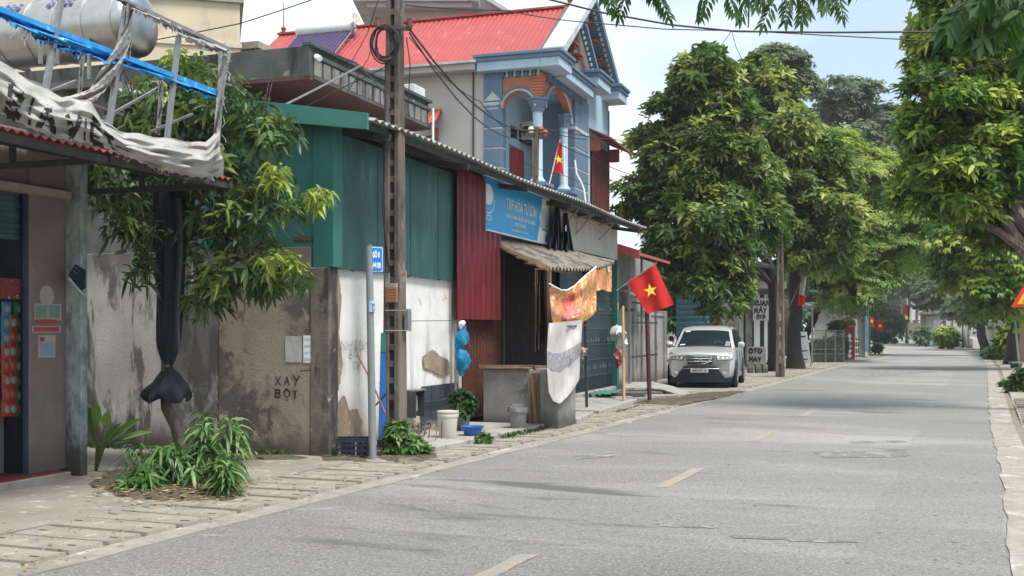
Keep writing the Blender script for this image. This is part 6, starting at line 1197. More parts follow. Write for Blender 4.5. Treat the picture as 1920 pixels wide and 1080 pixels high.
mb = MB(); mb.hexa([P(709, 825, 15.05), P(724, 825, 15.05), P(724, 825, 15.12), P(709, 825, 15.12), P(714, 625, 15.2), P(723, 625, 15.2), P(723, 625, 15.27), P(714, 625, 15.27)]); bp = thing('blue_plank', 'long bright blue plank leaning upright beside the utility pole', 'plank', P(716, 825, 15.1)); mb.build('board', mat('bright_blue_paint', (.02, .14, .42), (.02, .11, .34), 3, .5, .2, stains=[((.015, .07, .2), 2, .55, .7)]), bp)
mb = MB(); mb.hexa([P(713.6, 660, 15.165), P(723.4, 660, 15.165), P(723.4, 660, 15.285), P(713.6, 660, 15.285), P(714, 624, 15.19), P(723.2, 624, 15.19), P(723.2, 624, 15.28), P(714, 624, 15.28)]); mb.build('green_end', m_teal2, bp)
MB().bar(P(716, 838, 15.2), P(716, 824, 15.2), .1, .1).build('foot_block', mat('brown_clay_block', (.22, .13, .09), None, 6, .9, .3), bp)
stk_ = MB(); stk_.tube([P(670, 664, 15.1), P(700, 722, 14.95), P(722, 775, 14.9)], .013, 6); solo('wooden_stick', stk_, mat('orange_brown_wood', (.34, .13, .07), (.26, .10, .06), 6, .7, .3), 'thin orange brown stick slanting behind the grey sign post', 'stick', P(722, 775, 14.9), smooth=True)
ms = MB(); ms.tube([P(702, 762, 15.0), P(712, 752, 15.0), P(724, 738, 15.0)], .012, 5); solo('black_strap', ms, m_cab, 'short black strap tied across the blue plank', 'strap', P(702, 762, 15.0))
# meter cabinet, wire junk, stool
mc = thing('meter_cabinet', 'small open grey metal cabinet fixed low on the white wall by the pole', 'cabinet', PT(770, 780, .06), TH)
pA, pB = PT(762, 783, .05), PT(780, 731, .05); sa, sb_ = st(pA)[0], st(pB)[0]
MB().fbox(sa, sb_, .03, .06, pA.z, pB.z).build('back', m_steel, mc); MB().fbox(sa, sb_, .03, .22, pB.z, pB.z + .02).build('lid', m_steel, mc); MB().fbox(sb_ - .02, sb_, .06, .20, pA.z, pB.z).build('side', m_steel_dk, mc); MB().fbox(sa + .06, sb_ - .08, .06, .12, pA.z + .08, pB.z - .08).build('meter', mat('grey_meter', (.30, .31, .29), None, 6, .5, .1), mc, bevel=.01)
MB().fbox(sa, sa + .03, .06, .2, pA.z, pB.z).build('side', m_steel_dk, mc)
cj = MB()
for k in range(26):
    c = PT(rnd.uniform(768, 796), rnd.uniform(792, 826), .35); p = [c]
    for _ in range(4): p.append(p[-1] + Vector((rnd.uniform(-.09, .09), rnd.uniform(-.09, .09), rnd.uniform(-.08, .1))))
    cj.tube(p, rnd.choice([.004, .006, .009]), 4)
solo('scrap_wire', cj, mat('tangled_scrap', (.07, .06, .055), (.16, .14, .12), 9, .8, .3), 'tangled heap of dark scrap wire and twigs beside the utility pole', 'scrap', F(1.1, .35, .05), kind='stuff')
cj = MB(); cj.tube([PT(779, 760, .08), PT(790, 754, .09), PT(810, 753, .09), PT(824, 752, .09), PT(840, 746, .1), PT(850, 742, .1)], .012, 6); solo('water_pipe', cj, m_steel_dk, 'thin dark pipe bending along the white wall above the bucket', 'pipe', F(2, .08, .5), smooth=True)
wst = thing('wire_stool', 'rusty wire stool frame standing left of the white bucket', 'stool', PT(818, 832, .75), TH)
q0 = F(1.75, .6, .12)
for dx, dy in ((0, 0), (.22, 0), (0, .22), (.22, .22)): MB().bar(F(1.7 + dx * 1.0, .62 + dy * .95, .12), F(1.74 + dx * .8, .66 + dy * .8, .38), .012).build('leg', m_rustbar if dx else m_steel, wst)
for a_, c_ in (((0, 0), (.22, 0)), ((.22, 0), (.22, .22)), ((.22, .22), (0, .22)), ((0, .22), (0, 0))): MB().bar(F(1.74 + a_[0] * .8, .66 + a_[1] * .8, .38), F(1.74 + c_[0] * .8, .66 + c_[1] * .8, .38), .012).build('rail', m_steel, wst)
bs = thing('clay_basin', 'shallow dark brown basin among the weeds beside the pole', 'basin', G(793, 835)); MB().lathe(G(793, 835) , [(0, .0), (.14, 0), (.20, .10), (.215, .11), (.20, .115), (.13, .02), (0, .02)], 24).build('bowl', mat('dark_brown_clay', (.08, .045, .035), (.05, .035, .03), 5, .6, .2), bs, smooth=True)
def soil(c, r, z, par): MB().lathe(c, [(r, z), (r * .5, z + .01), (0, z + .015)], 16).build('soil', m_dirt, par)
bk_ = thing('white_bucket', 'large off-white plastic paint bucket with lid rim on the concrete platform', 'bucket', F(2.18, .82, .12)); bc = F(2.18, .82, .12)
MB().lathe(bc, [(.125, 0), (.128, .01), (.15, .31), (.158, .31), (.158, .34), (.150, .345), (.154, .37), (.160, .375), (.160, .395), (.14, .398), (.0, .37)], 28, wav=lambda a_, h: 1 + (.012 * math.sin(3 * a_) if h > .36 else 0)).build('body', mat('off_white_plastic', (.56, .53, .46), (.50, .47, .40), 2, .45, .1, stains=[((.38, .34, .27), 3, .58, .74)]), bk_, smooth=True)
bb_ = thing('blue_basin', 'wide shallow bright blue plastic basin on the platform edge', 'basin', F(2.60, 1.05, .12)); MB().lathe(F(2.60, 1.05, .12), [(0, 0), (.115, 0), (.165, .12), (.185, .128), (.185, .14), (.163, .135), (.11, .015), (0, .015)], 30).build('bowl', mat('blue_plastic', (.015, .12, .45), (.012, .10, .38), 3, .3, .05, spec=.5), bb_, smooth=True)
pp = thing('potted_plant', 'bushy green plant in a grey pot before the rusty gate', 'potted plant', F(3.3, .62, .12)); pc = F(3.3, .62, .12); MB().lathe(pc, [(0, 0), (.09, 0), (.12, .22), (.135, .23), (.135, .26), (.115, .26), (.10, .2), (0, .2)], 18).build('pot', m_cblock, pp, smooth=True)
L_b = leafmat('small_bush_leaves', (.015, .05, .015), (.035, .10, .03), (.14, .22, .06), .4, .25)
def bush_on(par, c, rx, rz__, n, leaf, m, tint=(.1, .7), K=7, mode=0):
    lv = Leaves(); a_, b__ = crown_points([((c.x, c.y, c.z), (rx, rx, rz__))], n, (.3, 1.05), .7); rosettes(lv, a_, b__, K=K, J=0, leaf=leaf, lw=.45, ang=1.3, tint=tint, pnew=.08, newt=(.8, 1)); return lv.build('foliage', m, par, mode=mode, droop=.3)
bush_on(pp, pc + Vector((0, 0, .42)), .20, .22, 110, .10, L_b); MB().tube([pc + Vector((0, 0, .2)), pc + Vector((.01, 0, .5))], .008, 5).build('stem', MATS['green_stem'], pp)
mb = MB()
for k in range(4): mb.tube([pc + Vector((-.16 + .01 * k, -.18, .26)), pc + Vector((-.12 + .02 * k, -.2, .32 - .03 * k)), pc + Vector((-.06, -.2, .28 + .02 * k))], .014, 5)
solo('white_rag', mb, m_white, 'small knotted white rag on the left of the potted plant', 'rag', pc + Vector((-.12, -.18, .25)), smooth=True)
db = thing('grey_bin', 'dented grey bin lined with a plastic bag standing before the counter', 'bin', F(4.04, 1.3, .12)); dc = F(4.04, 1.3, .12)
MB().lathe(dc, [(.12, 0), (.125, .01), (.145, .30), (.150, .33), (.14, .33), (.10, .05), (0, .05)], 24, wav=lambda a_, h: 1 + .03 * math.sin(2 * a_ + h * 9)).build('body', mat('scuffed_grey_plastic', (.25, .25, .24), (.18, .18, .175), 5, .6, .3, stains=[((.36, .35, .33), 5, .58, .7)]), db, smooth=True)
MB().lathe(dc + Vector((0, 0, .26)), [(.165, 0), (.168, .04), (.155, .085), (.13, .07), (.10, -.02)], 30, wav=lambda a_, h: 1 + .05 * math.sin(7 * a_) + .04 * math.sin(13 * a_ + 60 * h)).build('bin_liner', mat('grey_polythene', (.30, .30, .30), (.2, .2, .2), 9, .3, .5, 20, trans=.2), db, smooth=True)
MB().obox(dc + Vector((0, 0, .37)), .19, .14, .012, .4, Matrix.Rotation(.15, 4, 'X')).build('flap', m_steel, db)
# vertical pipe, hanging nets and bags
vp = MB(); vp.tube([PT(854, 740, .1), PT(854, 602, .1)], .02, 8); solo('grey_pipe', vp, m_steel, 'thin grey upright pipe at the right end of the white wall', 'pipe', PT(854, 740, .1), smooth=True)
m_bnet = mat('blue_net', (.01, .22, .45), (.05, .40, .62), 40, .5, .6, 90, trans=.35)
nb = thing('blue_net_bags', 'bundle of bright blue net bags hanging beside the maroon sheet', 'net bags', PT(866, 706, .35), TH)
from mathutils import noise as mno
def blob(c, rx, rz__, w, m, nm, par, n=28, seed=0, sq=.8):
    prof = []; 
    for i in range(13): h = i / 12; prof.append((max(.012, rx * math.sin(math.pi * (.06 + .90 * h) ** .8)), rz__ * (1 - 2 * h)))
    w *= .6; mb_ = MB().lathe(c, prof[::-1], n, wav=lambda a_, h: 1 + w * math.sin(5 * a_ + seed + h * 7) + w * .7 * math.sin(11 * a_ - h * 13 + seed) + w * .6 * math.sin(h * 31 + 2 * a_))
    mb_.v = [tuple(Vector(v) + mno.noise_vector(Vector(v) * 5 + Vector((seed, 0, 0))) * rx * .75 + mno.noise_vector(Vector(v) * 17) * rx * .3) for v in mb_.v]; return mb_.build(nm, m, par, smooth=True)
blob(PT(867, 678, .35), .115, .23, .13, m_bnet, 'net_bag', nb, seed=1); blob(PT(866, 640, .36), .10, .19, .16, m_bnet, 'net_bag', nb, seed=2); blob(PT(866, 622, .33), .075, .13, .15, mat('dark_blue_net', (.01, .09, .22), (.02, .16, .32), 40, .5, .5, 80, trans=.2), 'net_bag', nb, seed=3); blob(PT(865, 607, .34), .05, .08, .2, m_white, 'white_bag_knot', nb, seed=5)
sb2 = thing('hanging_bags', 'white and red plastic bags tied on the green corner post', 'plastic bags', PT(1161, 690, .35), TH)
blob(PT(1160, 640, .3), .20, .36, .14, mat('white_polythene', (.66, .67, .66), (.5, .52, .5), 7, .4, .5, 12, trans=.15), 'white_bag', sb2, seed=2); blob(PT(1160, 672, .3), .12, .26, .14, mat('red_polythene', (.30, .03, .035), (.42, .22, .2), 9, .4, .4, 12), 'red_bag', sb2, seed=4); blob(PT(1161, 622, .3), .10, .1, .2, mat('green_polythene', (.05, .32, .22), None, 6, .4, .3), 'green_knot', sb2, seed=7)
gm = MB(); gm.grid(lambda u, v: F(12.6 + 1.5 * u + .1 * math.sin(v * 9), .15 + .5 * v + .05 * math.sin(u * 14), .15 + .03 * abs(math.sin(u * 17 + v * 11))), 18, 8); solo('green_net', gm, mat('green_netting', (.05, .26, .17), (.03, .16, .11), 30, .7, .5, 60), 'crumpled green net lying at the foot of the green gate', 'net', F(13.3, .2, .12), TH, smooth=True)
# shrub at the pole foot
ps_ = thing('pole_shrub', 'leafy green weed bush growing at the foot of the utility pole', 'bush', G(752, 858)); pc2 = G(752, 858)
for x, y, rx, ry, n in ((745, 812, .16, .15, 70), (765, 835, .20, .16, 90), (785, 845, .15, .12, 50), (740, 845, .12, .14, 50)): bush_on(ps_, P(x, y, 14.95), rx, ry, n, .11, leafmat('weed_leaves', (.03, .09, .02), (.08, .18, .045), (.24, .36, .10), .5, .3), (.2, .9), 6)
ps2 = thing('step_weed', 'small green weed on the platform edge right of the blue basin', 'weed', G(908, 835)); bush_on(ps2, P(905, 826, 16.6), .13, .11, 50, .09, MATS['weed_leaves'], (.2, .8), 6)
# ================================================================ right of the shop: lean-to, grey wall, flag, car
m_gwall = mat('grey_streaked_wall', (.38, .365, .33), (.29, .28, .255), 1.4, .92, .5, 30, stains=[((.13, .125, .115), 1.8, .52, .66, (1, 1, .3)), ((.50, .48, .44), 4, .60, .72)], zst=[((.12, .11, .09), 0, .5, .6)])
lt = thing('lean_to_house', 'low house with red sheet eaves just beyond the green corner post', 'house', F(19, -1.5, 0), TH)
b = MB(); b.fbox(16.75, 24, -4, -.55, 0, 3.95); b.build('wall', mat('shaded_grey_wall', (.30, .29, .27), (.22, .215, .20), 1.5, .9, .3, stains=[((.12, .12, .11), 2, .55, .7)]), lt)
m_rt2 = mat('pinkish_red_sheet', (.46, .09, .09), (.38, .075, .075), 2, .5, .15)
mb = MB(); mb.hexa([F(16.62, -3.5, 4.98), F(21, -3.5, 4.98), F(21, .55, 3.72), F(16.62, .55, 3.72), F(16.62, -3.5, 5.08), F(21, -3.5, 5.08), F(21, .55, 3.80), F(16.62, .55, 3.80)]); mb.build('roof_sheet', m_rt2, lt)
mb = MB(); mb.hexa([F(16.56, -3.5, 4.85), F(16.60, -3.5, 4.85), F(16.60, .56, 3.62), F(16.56, .56, 3.62), F(16.56, -3.5, 5.16), F(16.60, -3.5, 5.16), F(16.60, .56, 3.86), F(16.56, .56, 3.86)]); mb.build('fascia', m_rt2, lt)
for s in (16.9, 18.5, 20.5): MB().bar(F(s, .2, 0), F(s, .2, 3.8), .06, .06).build('post', m_steel, lt)
mb = MB(); mb.hexa([F(16.9, -.5, 2.95), F(20, -.5, 2.95), F(20, .45, 2.55), F(16.9, .45, 2.55), F(16.9, -.5, 3.0), F(20, -.5, 3.0), F(20, .45, 2.6), F(16.9, .45, 2.6)]); mb.build('shelf_roof', m_wood, lt)
for z in (2.45, 1.9, .95): MB().bar(F(16.9, .3, z), F(20.2, .3, z), .05, .05).build('rail', m_steel_dk, lt)
gw = thing('yard_wall', 'stained grey rendered wall behind the red flag pole', 'wall', F(21, -.3, 0), TH)
b = MB(); b.fbox(16.7, 24.2, -.42, -.25, 0, 2.15); b.build('panel', m_gwall, gw)
for s in (17.3, 19.2, 21.3, 23.9): b = MB(); b.fbox(s, s + .32, -.45, -.16, 0, 2.32); b.build('pier', m_gwall, gw, bevel=.02)
MB().fbox(16.7, 24.2, -.46, -.21, 2.15, 2.24).build('coping', m_gwall, gw)
bcs = thing('blue_shed', 'pale blue corrugated shed wall showing above the car roof', 'shed', P(1290, 700, 43)); 
mb = MB(); mb.grid(lambda u, v: P(1268 + 62 * u, 615, 43) + Vector((0, .05 * math.cos(v * 95), -1.6 + 3.2 * v)), 2, 120); mb.build('corrugated_wall', mat('pale_blue_sheet', (.13, .30, .38), (.18, .36, .44), 2, .6, .2, stains=[((.3, .4, .42), 4, .6, .7)]), bcs)
# dark box added for the shaded hollow under the trees
dk = thing('hollow_shade_box', 'dark box standing in for the shaded hollow under the tree left of the car', 'dark box', P(1235, 700, 40), TH); mb = MB(); mb.fbox(24.6, 27.5, -2.2, -1.2, 0, 3.4)
mb.build('wall', mat('hollow_shade', (.07, .055, .05), (.045, .04, .035), 3, .9, .4), dk)
# flag on its pole, wooden stick
m_pp = mat('dark_red_pole', (.10, .035, .03), (.075, .03, .028), 4, .5, .1)
fpb = G(1218, 750, .10); Yf = fpb.y
fl = thing('flag_pole', 'dark red steel post standing on small concrete blocks beside the road', 'post', fpb); MB().tube([fpb, P(1213, 585, Yf)], .052, 12).build('post', m_pp, fl, smooth=True); MB().tube([P(1213, 590, Yf), P(1213, 552, Yf)], .03, 8).build('socket', m_pp, fl, smooth=True)
A0 = P(1172, 531, Yf - .1); 
Xf = (P(1264, 574, Yf) - P(1212, 590, Yf)); 
flag('national_flag', 'large red flag with a yellow star flying slanted beside the road', P(1213, 560, Yf - .1), [P(1155, 545, Yf - .1), P(1230, 494, Yf - .1), P(1231, 493, Yf - .1)],
     [P(1176, 530, Yf - .1), P(1228, 495, Yf - .1), P(1265, 571, Yf - .1), P(1214, 589, Yf - .1)], .06, P(1219, 545, Yf - .1), .165, Vector((.97, 0, .22)).normalized(), Vector((-.22, 0, .97)).normalized(), .014, m_steel, None, .075)
sk = MB(); sk.tube([G(1170, 757, .06), P(1168, 575, 27)], .035, 8); solo('bamboo_pole', sk, mat('pale_bamboo', (.40, .25, .13), (.32, .20, .11), 5, .7, .2), 'pale brown bamboo pole leaning by the green corner post', 'pole', G(1170, 757, .06), smooth=True)
# culvert, blocks
cv = thing('drain_culvert', 'dark concrete drain opening with a curved apron beside the red post', 'drain', G(1215, 748)); Yc = 28.6
b = MB(); pts = [P(1165, 722, 29.3), P(1225, 723, 29.6), P(1262, 733, 28.9), P(1278, 746, 27.6)]
def cvf(u, v): a_ = curve([tuple(G(1172, 728, .22)), tuple(G(1212, 727, .22)), tuple(G(1245, 731, .2)), tuple(G(1270, 740, .12)), tuple(G(1282, 750, .05))], u); b_ = curve([tuple(G(1172, 716, .22)), tuple(G(1225, 716, .2)), tuple(G(1262, 724, .12)), tuple(G(1290, 735, .06)), tuple(G(1300, 744, .045))], u); return Vector(a_).lerp(Vector(b_), v)
b.grid(cvf, 20, 4, (0, 0, -.05)).build('apron', m_step, cv, smooth=True); MB().grid(lambda u, v: Vector(cvf(u, 0.02)) - Vector((0, 0, .05 + .17 * v * (1 - u * .7))), 20, 2, (0, -.01, 0)).build('dark_mouth', mat('dark_mouth_concrete', (.05, .05, .05), (.035, .035, .035), 3, .8, .3), cv)  # dark sheet closes the drain opening below the apron
for x, y, w in ((1180, 752, .8), (1204, 752, .5), (1245, 748, .9)): q = G(x, y, .04); o_ = MB().obox(q + Vector((0, 0, .05)), w, .42, .11, .15); solo('kerb_block', o_, m_step, {1180: 'long low concrete kerb block left of the red post', 1204: 'short pale concrete block at the foot of the red post', 1245: 'pale concrete block lying right of the red post'}[x], 'concrete block', q, bevel=.02)
o_ = MB().obox(G(1185, 746, .0) + Vector((0, 0, .08)), 1.5, .9, .16, TH - 1.3); solo('kerb_slab', o_, m_cblock, 'dark concrete slab between the gate step and the red post', 'slab', G(1185, 746, 0), bevel=.02)

# ---- the car
m_paint = mat('silver_car_paint', (.50, .505, .50), (.46, .465, .46), 2, .32, 0, metal=.3, coat=.5, spec=.5)
m_glass = mat('dark_car_glass', (.008, .016, .02), (.012, .024, .028), 2, .12, 0, spec=.12)
m_glass.node_tree.nodes['Principled BSDF'].inputs['IOR'].default_value = 1.18
m_tyre = mat('tyre_rubber', (.022, .022, .024), None, 9, .85, .2); m_rim = mat('alloy_rim', (.45, .46, .47), None, 5, .35, 0, metal=.8)
m_plast = mat('dark_car_plastic', (.022, .025, .035), None, 9, .6, .1); m_chrome = mat('chrome', (.78, .78, .78), (.7, .7, .7), 4, .12, 0, metal=1); m_lens = mat('headlamp_lens', (.34, .35, .34), (.55, .55, .52), 14, .2, 0, spec=.5, metal=.1)
car = thing('parked_car', 'silver sport utility car parked facing the camera beside the road', 'car', (5.28, 31.6, .03), 0)
CA = R(15.5); CF = Vector((5.32, 31.75, .04))
WM[car.name] = Matrix.Translation(CF); car.location = CF
cX = Vector((math.cos(CA), -math.sin(CA), 0)); cL = Vector((math.sin(CA), math.cos(CA), 0))      # right in view, rearwards
def cp(x, l, z): return CF + cX * x + cL * l + Vector((0, 0, z))
# lower body: sections along the length, each (half width, z) ring from sill to centre of bonnet/deck
def lower(l):
    nose = max(0, 1 - l / .55); tail = max(0, (l - 4.2) / .45)
    w = .945 - .12 * nose ** 2 - .10 * tail ** 2; belt = 1.14 if l > 1.2 else .93 + .21 * (max(0, l) / 1.2) ** .6
    top = 1.16 if l > 1.25 else .94 + .22 * (max(0, l) / 1.25) ** .5; zb = .24 + .06 * nose + .05 * tail
    return [(w * .90, zb), (w * .985, zb + .10), (w, .55), (w * 1.0, .72), (w * .965, belt - .05), (w * .92, belt + .0), (w * .72, top - .005), (w * .40, top + .012), (0, top + .022)]
Ls = [0, .03, .08, .16, .28, .42, .6, .8, 1.0, 1.25, 1.6, 2.0, 2.4, 2.8, 3.2, 3.6, 4.0, 4.3, 4.5, 4.6, 4.66]
def off(l, x): return l + .26 * (x / .95) ** 2 * max(0, 1 - l / .9) - .10 * (x / .95) ** 2 * max(0, (l - 4.2) / .46)
mb = MB(); vs = []; n_ = 17
for l in Ls:
    h_ = lower(l); ring = [(-x, z) for x, z in h_] + [(x, z) for x, z in h_[-2::-1]]
    for x, z in ring:
        bulge = (.06 * (1 - abs(z - .55) / .35) if z < .9 else 0) * max(0, 1 - l / .2); vs.append(cp(x, off(l, x) - max(0, bulge), z))
fs = []
arch = lambda l, z: (any(abs(l - c) < .36 for c in (.93, 3.62)) and z < .62)
for i in range(len(Ls) - 1):
    for k in range(n_ - 1): fs.append((i * n_ + k, i * n_ + k + 1, (i + 1) * n_ + k + 1, (i + 1) * n_ + k))
fs.append(tuple(range(n_))[::-1]); fs.append(tuple((len(Ls) - 1) * n_ + k for k in range(n_)))
mb.add(vs, fs); body = mb.build('body', m_paint, car, smooth=True)
# cabin
def cab(l):   # (half width at base, z base, half width at roof, z roof)
    return None
prof = [(1.15, 1.15), (1.90, 1.67), (2.2, 1.755), (3.0, 1.785), (3.8, 1.745), (4.32, 1.66), (4.55, 1.12)]
mb = MB(); vs = []; m_ = 9
for l, z in prof:
    k2 = (z - 1.12) / .66; wb = .90; wr = .90 - .20 * k2
    for j in range(m_):
        u = j / (m_ - 1) * 2 - 1; vs.append(cp(u * wr, l + .10 * u * u * (1 if l < 2.2 else 0), z - .045 * abs(u) ** 3))
mb.add(vs, [(i * m_ + j, i * m_ + j + 1, (i + 1) * m_ + j + 1, (i + 1) * m_ + j) for i in range(len(prof) - 1) for j in range(m_ - 1)])
side = []
for sg in (-1, 1):
    j = 0 if sg < 0 else m_ - 1; top = [vs[i * m_ + j] for i in range(len(prof))]; bot = [cp(sg * .905, l + .05 * (1 if l < 2.2 else 0), 1.10) for l, z in prof]; k0 = len(mb.v); mb.add(top + bot, [(i, i + 1, i + 1 + len(prof), i + len(prof)) if sg < 0 else (i + 1, i, i + len(prof), i + 1 + len(prof)) for i in range(len(prof) - 1)])
mb.build('cabin', m_paint, car, smooth=True)
def wsf(u, v, o=.0):   # on the windscreen plane
    l = 1.15 + (1.90 - 1.15) * v; z = 1.15 + .52 * v; k2 = (z - 1.12) / .66; wr = .90 - .20 * k2; x = (u * 2 - 1) * wr; return cp(x, l + .10 * (u * 2 - 1) ** 2 - .012 - o, z - .045 * abs(u * 2 - 1) ** 3 + .012 + o)
MB().grid(lambda u, v: wsf(.055 + .89 * u, .05 + .88 * v), 12, 8).build('windscreen', m_glass, car, smooth=True)
MB().grid(lambda u, v: wsf(.05 + .90 * u, .0 + .07 * v, .004), 12, 2).build('wiper_cowl', m_plast, car, smooth=True)
for x0, y0 in ((.10, .90), (.09, .16)): MB().grid(lambda u, v: wsf(x0 + .09 * u, y0 - .05 + .05 * v, .006), 2, 2).build('windscreen_sticker', m_white, car)
MB().grid(lambda u, v: wsf(.84 + .08 * u + .03 * v, .08 + .26 * v, .006), 3, 3).build('windscreen_reflection', mat('seat_reflection', (.25, .28, .29), (.1, .12, .13), 20, .3, 0), car)  # seat reflection painted as a pale patch on the windscreen
mb = MB(); mb.tube([wsf(.74 + .07 * math.cos(a_), .17 + .14 * math.sin(a_), .004) for a_ in np.linspace(0, 3.14, 12)], .008, 5); mb.build('steering_wheel', mat('dark_grey_wheel', (.12, .13, .14)), car, smooth=True)
for sg in (-1, 1):
    def sd(l, v, o=.008):    # side glass surface
        zt = np.interp(l, [p[0] for p in prof], [p[1] for p in prof]) - .09; zb = 1.16; z = zb + (zt - zb) * v; k2 = (z - 1.12) / .66; return cp(sg * (.908 - .20 * k2 * 1.0 + .0 + o), l + .06, z)
    for a_, c_ in ((1.45, 2.42), (2.50, 3.32), (3.40, 4.25)): MB().grid(lambda u, v: sd(a_ + (c_ - a_) * u, max(0, v)), 5, 3, cX * -sg * .004).build('side_window', m_glass, car, smooth=True)
    MB().tube([cp(sg * .66, l, z) for l, z in ((2.2, 1.76), (2.4, 1.825), (3.9, 1.80), (4.1, 1.72))], .02, 6).build('roof_rail', m_plast, car, smooth=True)
    mi = MB(); mi.lathe(cp(sg * 1.05, 1.46, 1.22), [(.0, -.10), (.07, -.08), (.10, 0), (.09, .07), (.05, .10), (0, .11)], 14, cX * sg).build('wing_mirror', m_paint, car, smooth=True); MB().bar(cp(sg * .9, 1.5, 1.15), cp(sg * 1.0, 1.47, 1.19), .05, .04).build('mirror_arm', m_plast, car)
    # lamps
    def nose(x, z, o=.0): 
        hw = lower(0.02); l = off(.0, x) - (max(0, .06 * (1 - abs(z - .55) / .35)) if z < .9 else 0); return cp(x, l + max(0, (z - .84)) * .6 - o, z)
    MB().grid(lambda u, v: nose(sg * (.465 + .435 * u), .785 + .02 * u + (.165 + .02 * u) * v, .010 + .008 * math.sin(v * 3.14)), 8, 5, cL * .05).build('lamp_surround', m_plast, car, smooth=True)
    MB().grid(lambda u, v: nose(sg * (.49 + .40 * u), .80 + .02 * u + (.13 + .02 * u) * v, .018 + .012 * math.sin(v * 3.14)), 8, 5, cL * .05).build('headlight', m_lens, car, smooth=True)
    for q_ in (.58, .70, .80): MB().lathe(nose(sg * q_, .875, .04), [(0, 0), (.035, .002), (.042, .008)], 12, -cL).build('lamp_reflector', m_chrome, car, smooth=True)
    MB().lathe(nose(sg * .68, .42, .03), [(0, .01), (.05, .008), (.065, 0)], 14, -cL).build('fog_lamp', m_lens, car, smooth=True)
    for l in (.93, 3.62):
        c = cp(sg * .80, l, .36)
        w_ = MB(); w_.lathe(c, [(.20, -.02), (.33, -.02), (.365, .0), (.37, .05), (.37, .16), (.355, .19), (.30, .20), (.24, .185), (.235, .17)], 32, cX * sg); t_ = w_.build('wheel', m_tyre, car, smooth=True)
        MB().lathe(c, [(0, .17), (.05, .18), (.07, .165), (.22, .17), (.245, .185), (.25, .195), (.23, .15)], 30, cX * sg).build('rim', m_rim, t_, smooth=True)
        for k in range(10): a_ = k * .628; d_ = cL * math.cos(a_) + Vector((0, 0, math.sin(a_))); MB().bar(c + cX * sg * .19 + d_ * .05, c + cX * sg * .19 + d_ * .23, .028, .02, cX).build('rim_spoke', m_rim, t_)
        MB().grid(lambda u, v: c + cX * sg * (.135 + .012 + .002 * v) + (cL * math.cos(R(-12 + 204 * u)) + Vector((0, 0, math.sin(R(-12 + 204 * u))))) * (.375 + .075 * v), 24, 2, cX * sg * .006).build('arch_trim', m_plast, car, smooth=True)
        MB().lathe(c + cX * sg * .12, [(0, .034), (.43, .034), (.435, .02)], 28, cX * sg).build('wheel_housing', m_plast, car)
    MB().fbox(0, 0, 0, 0, 0, 0) if False else None
    MB().hexa([cp(sg * .90, 1.4, .26), cp(sg * .96, 1.4, .26), cp(sg * .96, 3.15, .26), cp(sg * .90, 3.15, .26), cp(sg * .90, 1.4, .40), cp(sg * .955, 1.4, .40), cp(sg * .955, 3.15, .40), cp(sg * .90, 3.15, .40)]).build('side_sill', m_rim, car, bevel=.02)
    for l in (1.55, 2.52, 3.42): MB().tube([cp(sg * .952, l, .42), cp(sg * .954, l - .0, .72), cp(sg * .93, l, 1.02)], .006, 4).build('door_gap', m_plast, car)
    for l in (2.25, 3.2): MB().bar(cp(sg * .96, l, .90), cp(sg * .96, l + .17, .91), .03, .03).build('door_handle', m_chrome, car)
# grille, intake, plate
MB().grid(lambda u, v: nose((u - .5) * (.78 - .10 * (1 - v)), .685 + .235 * v, .014), 10, 4, cL * .05).build('grille', m_plast, car)
for z in (.765, .845, .91): MB().tube([nose(x, z, .03) for x in np.linspace(-.35, .35, 9)], .015, 6).build('grille_bar', m_chrome, car, smooth=True)
MB().tube([nose(x * .35, .70 + .19 * max(0, abs(x)) ** 4, .025) for x in np.linspace(-1, 1, 13)], .012, 6).build('grille_surround', m_chrome, car, smooth=True)
MB().lathe(nose(0, .80, .05), [(.052, 0), (.056, .008), (.046, .012), (.040, .004)], 18, -cL).build('emblem', m_chrome, car, smooth=True)
eb = MB(); 
for a_, c_ in (((-.02, .025), (-.015, -.025)), ((.018, .025), (.023, -.025)), ((-.018, -.004), (.02, .006))): eb.bar(nose(a_[0], .80 + a_[1], .062), nose(c_[0], .80 + c_[1], .062), .010)
eb.build('emblem_letter', m_chrome, car)
MB().grid(lambda u, v: nose((u - .5) * (1.42 - .52 * v), .28 + .34 * v, .012), 12, 5, cL * .04).build('lower_intake', m_plast, car)
MB().grid(lambda u, v: nose((u - .5) * (1.50 - .0 * v), .17 + .12 * v, .014), 14, 3, cL * .06).build('lower_bumper_shadow', m_plast, car)  # dark bumper strip, also the shadow below the corners put in as colour
MB().tube([nose(x, .56, .03) for x in np.linspace(-.54, .54, 9)], .008, 5).build('intake_bar', m_rim, car)
npz = MB(); npz.hexa([nose(-.25, .45, .035), nose(.25, .45, .035), nose(.25, .45, .02), nose(-.25, .45, .02), nose(-.25, .56, .045), nose(.25, .56, .045), nose(.25, .56, .03), nose(-.25, .56, .03)]); pl_ = npz.build('number_plate', m_white, car)
text('plate_number', '30E-277.16', m_char, nose(-.21, .477, .047), cX, N_UP, .06, .42, car, .004, bold=.03)
MB().hexa([cp(-.85, .2, .16), cp(.85, .2, .16), cp(.85, 4.4, .16), cp(-.85, 4.4, .16), cp(-.85, .2, .3), cp(.85, .2, .3), cp(.85, 4.4, .3), cp(-.85, 4.4, .3)]).build('underbody', m_plast, car)

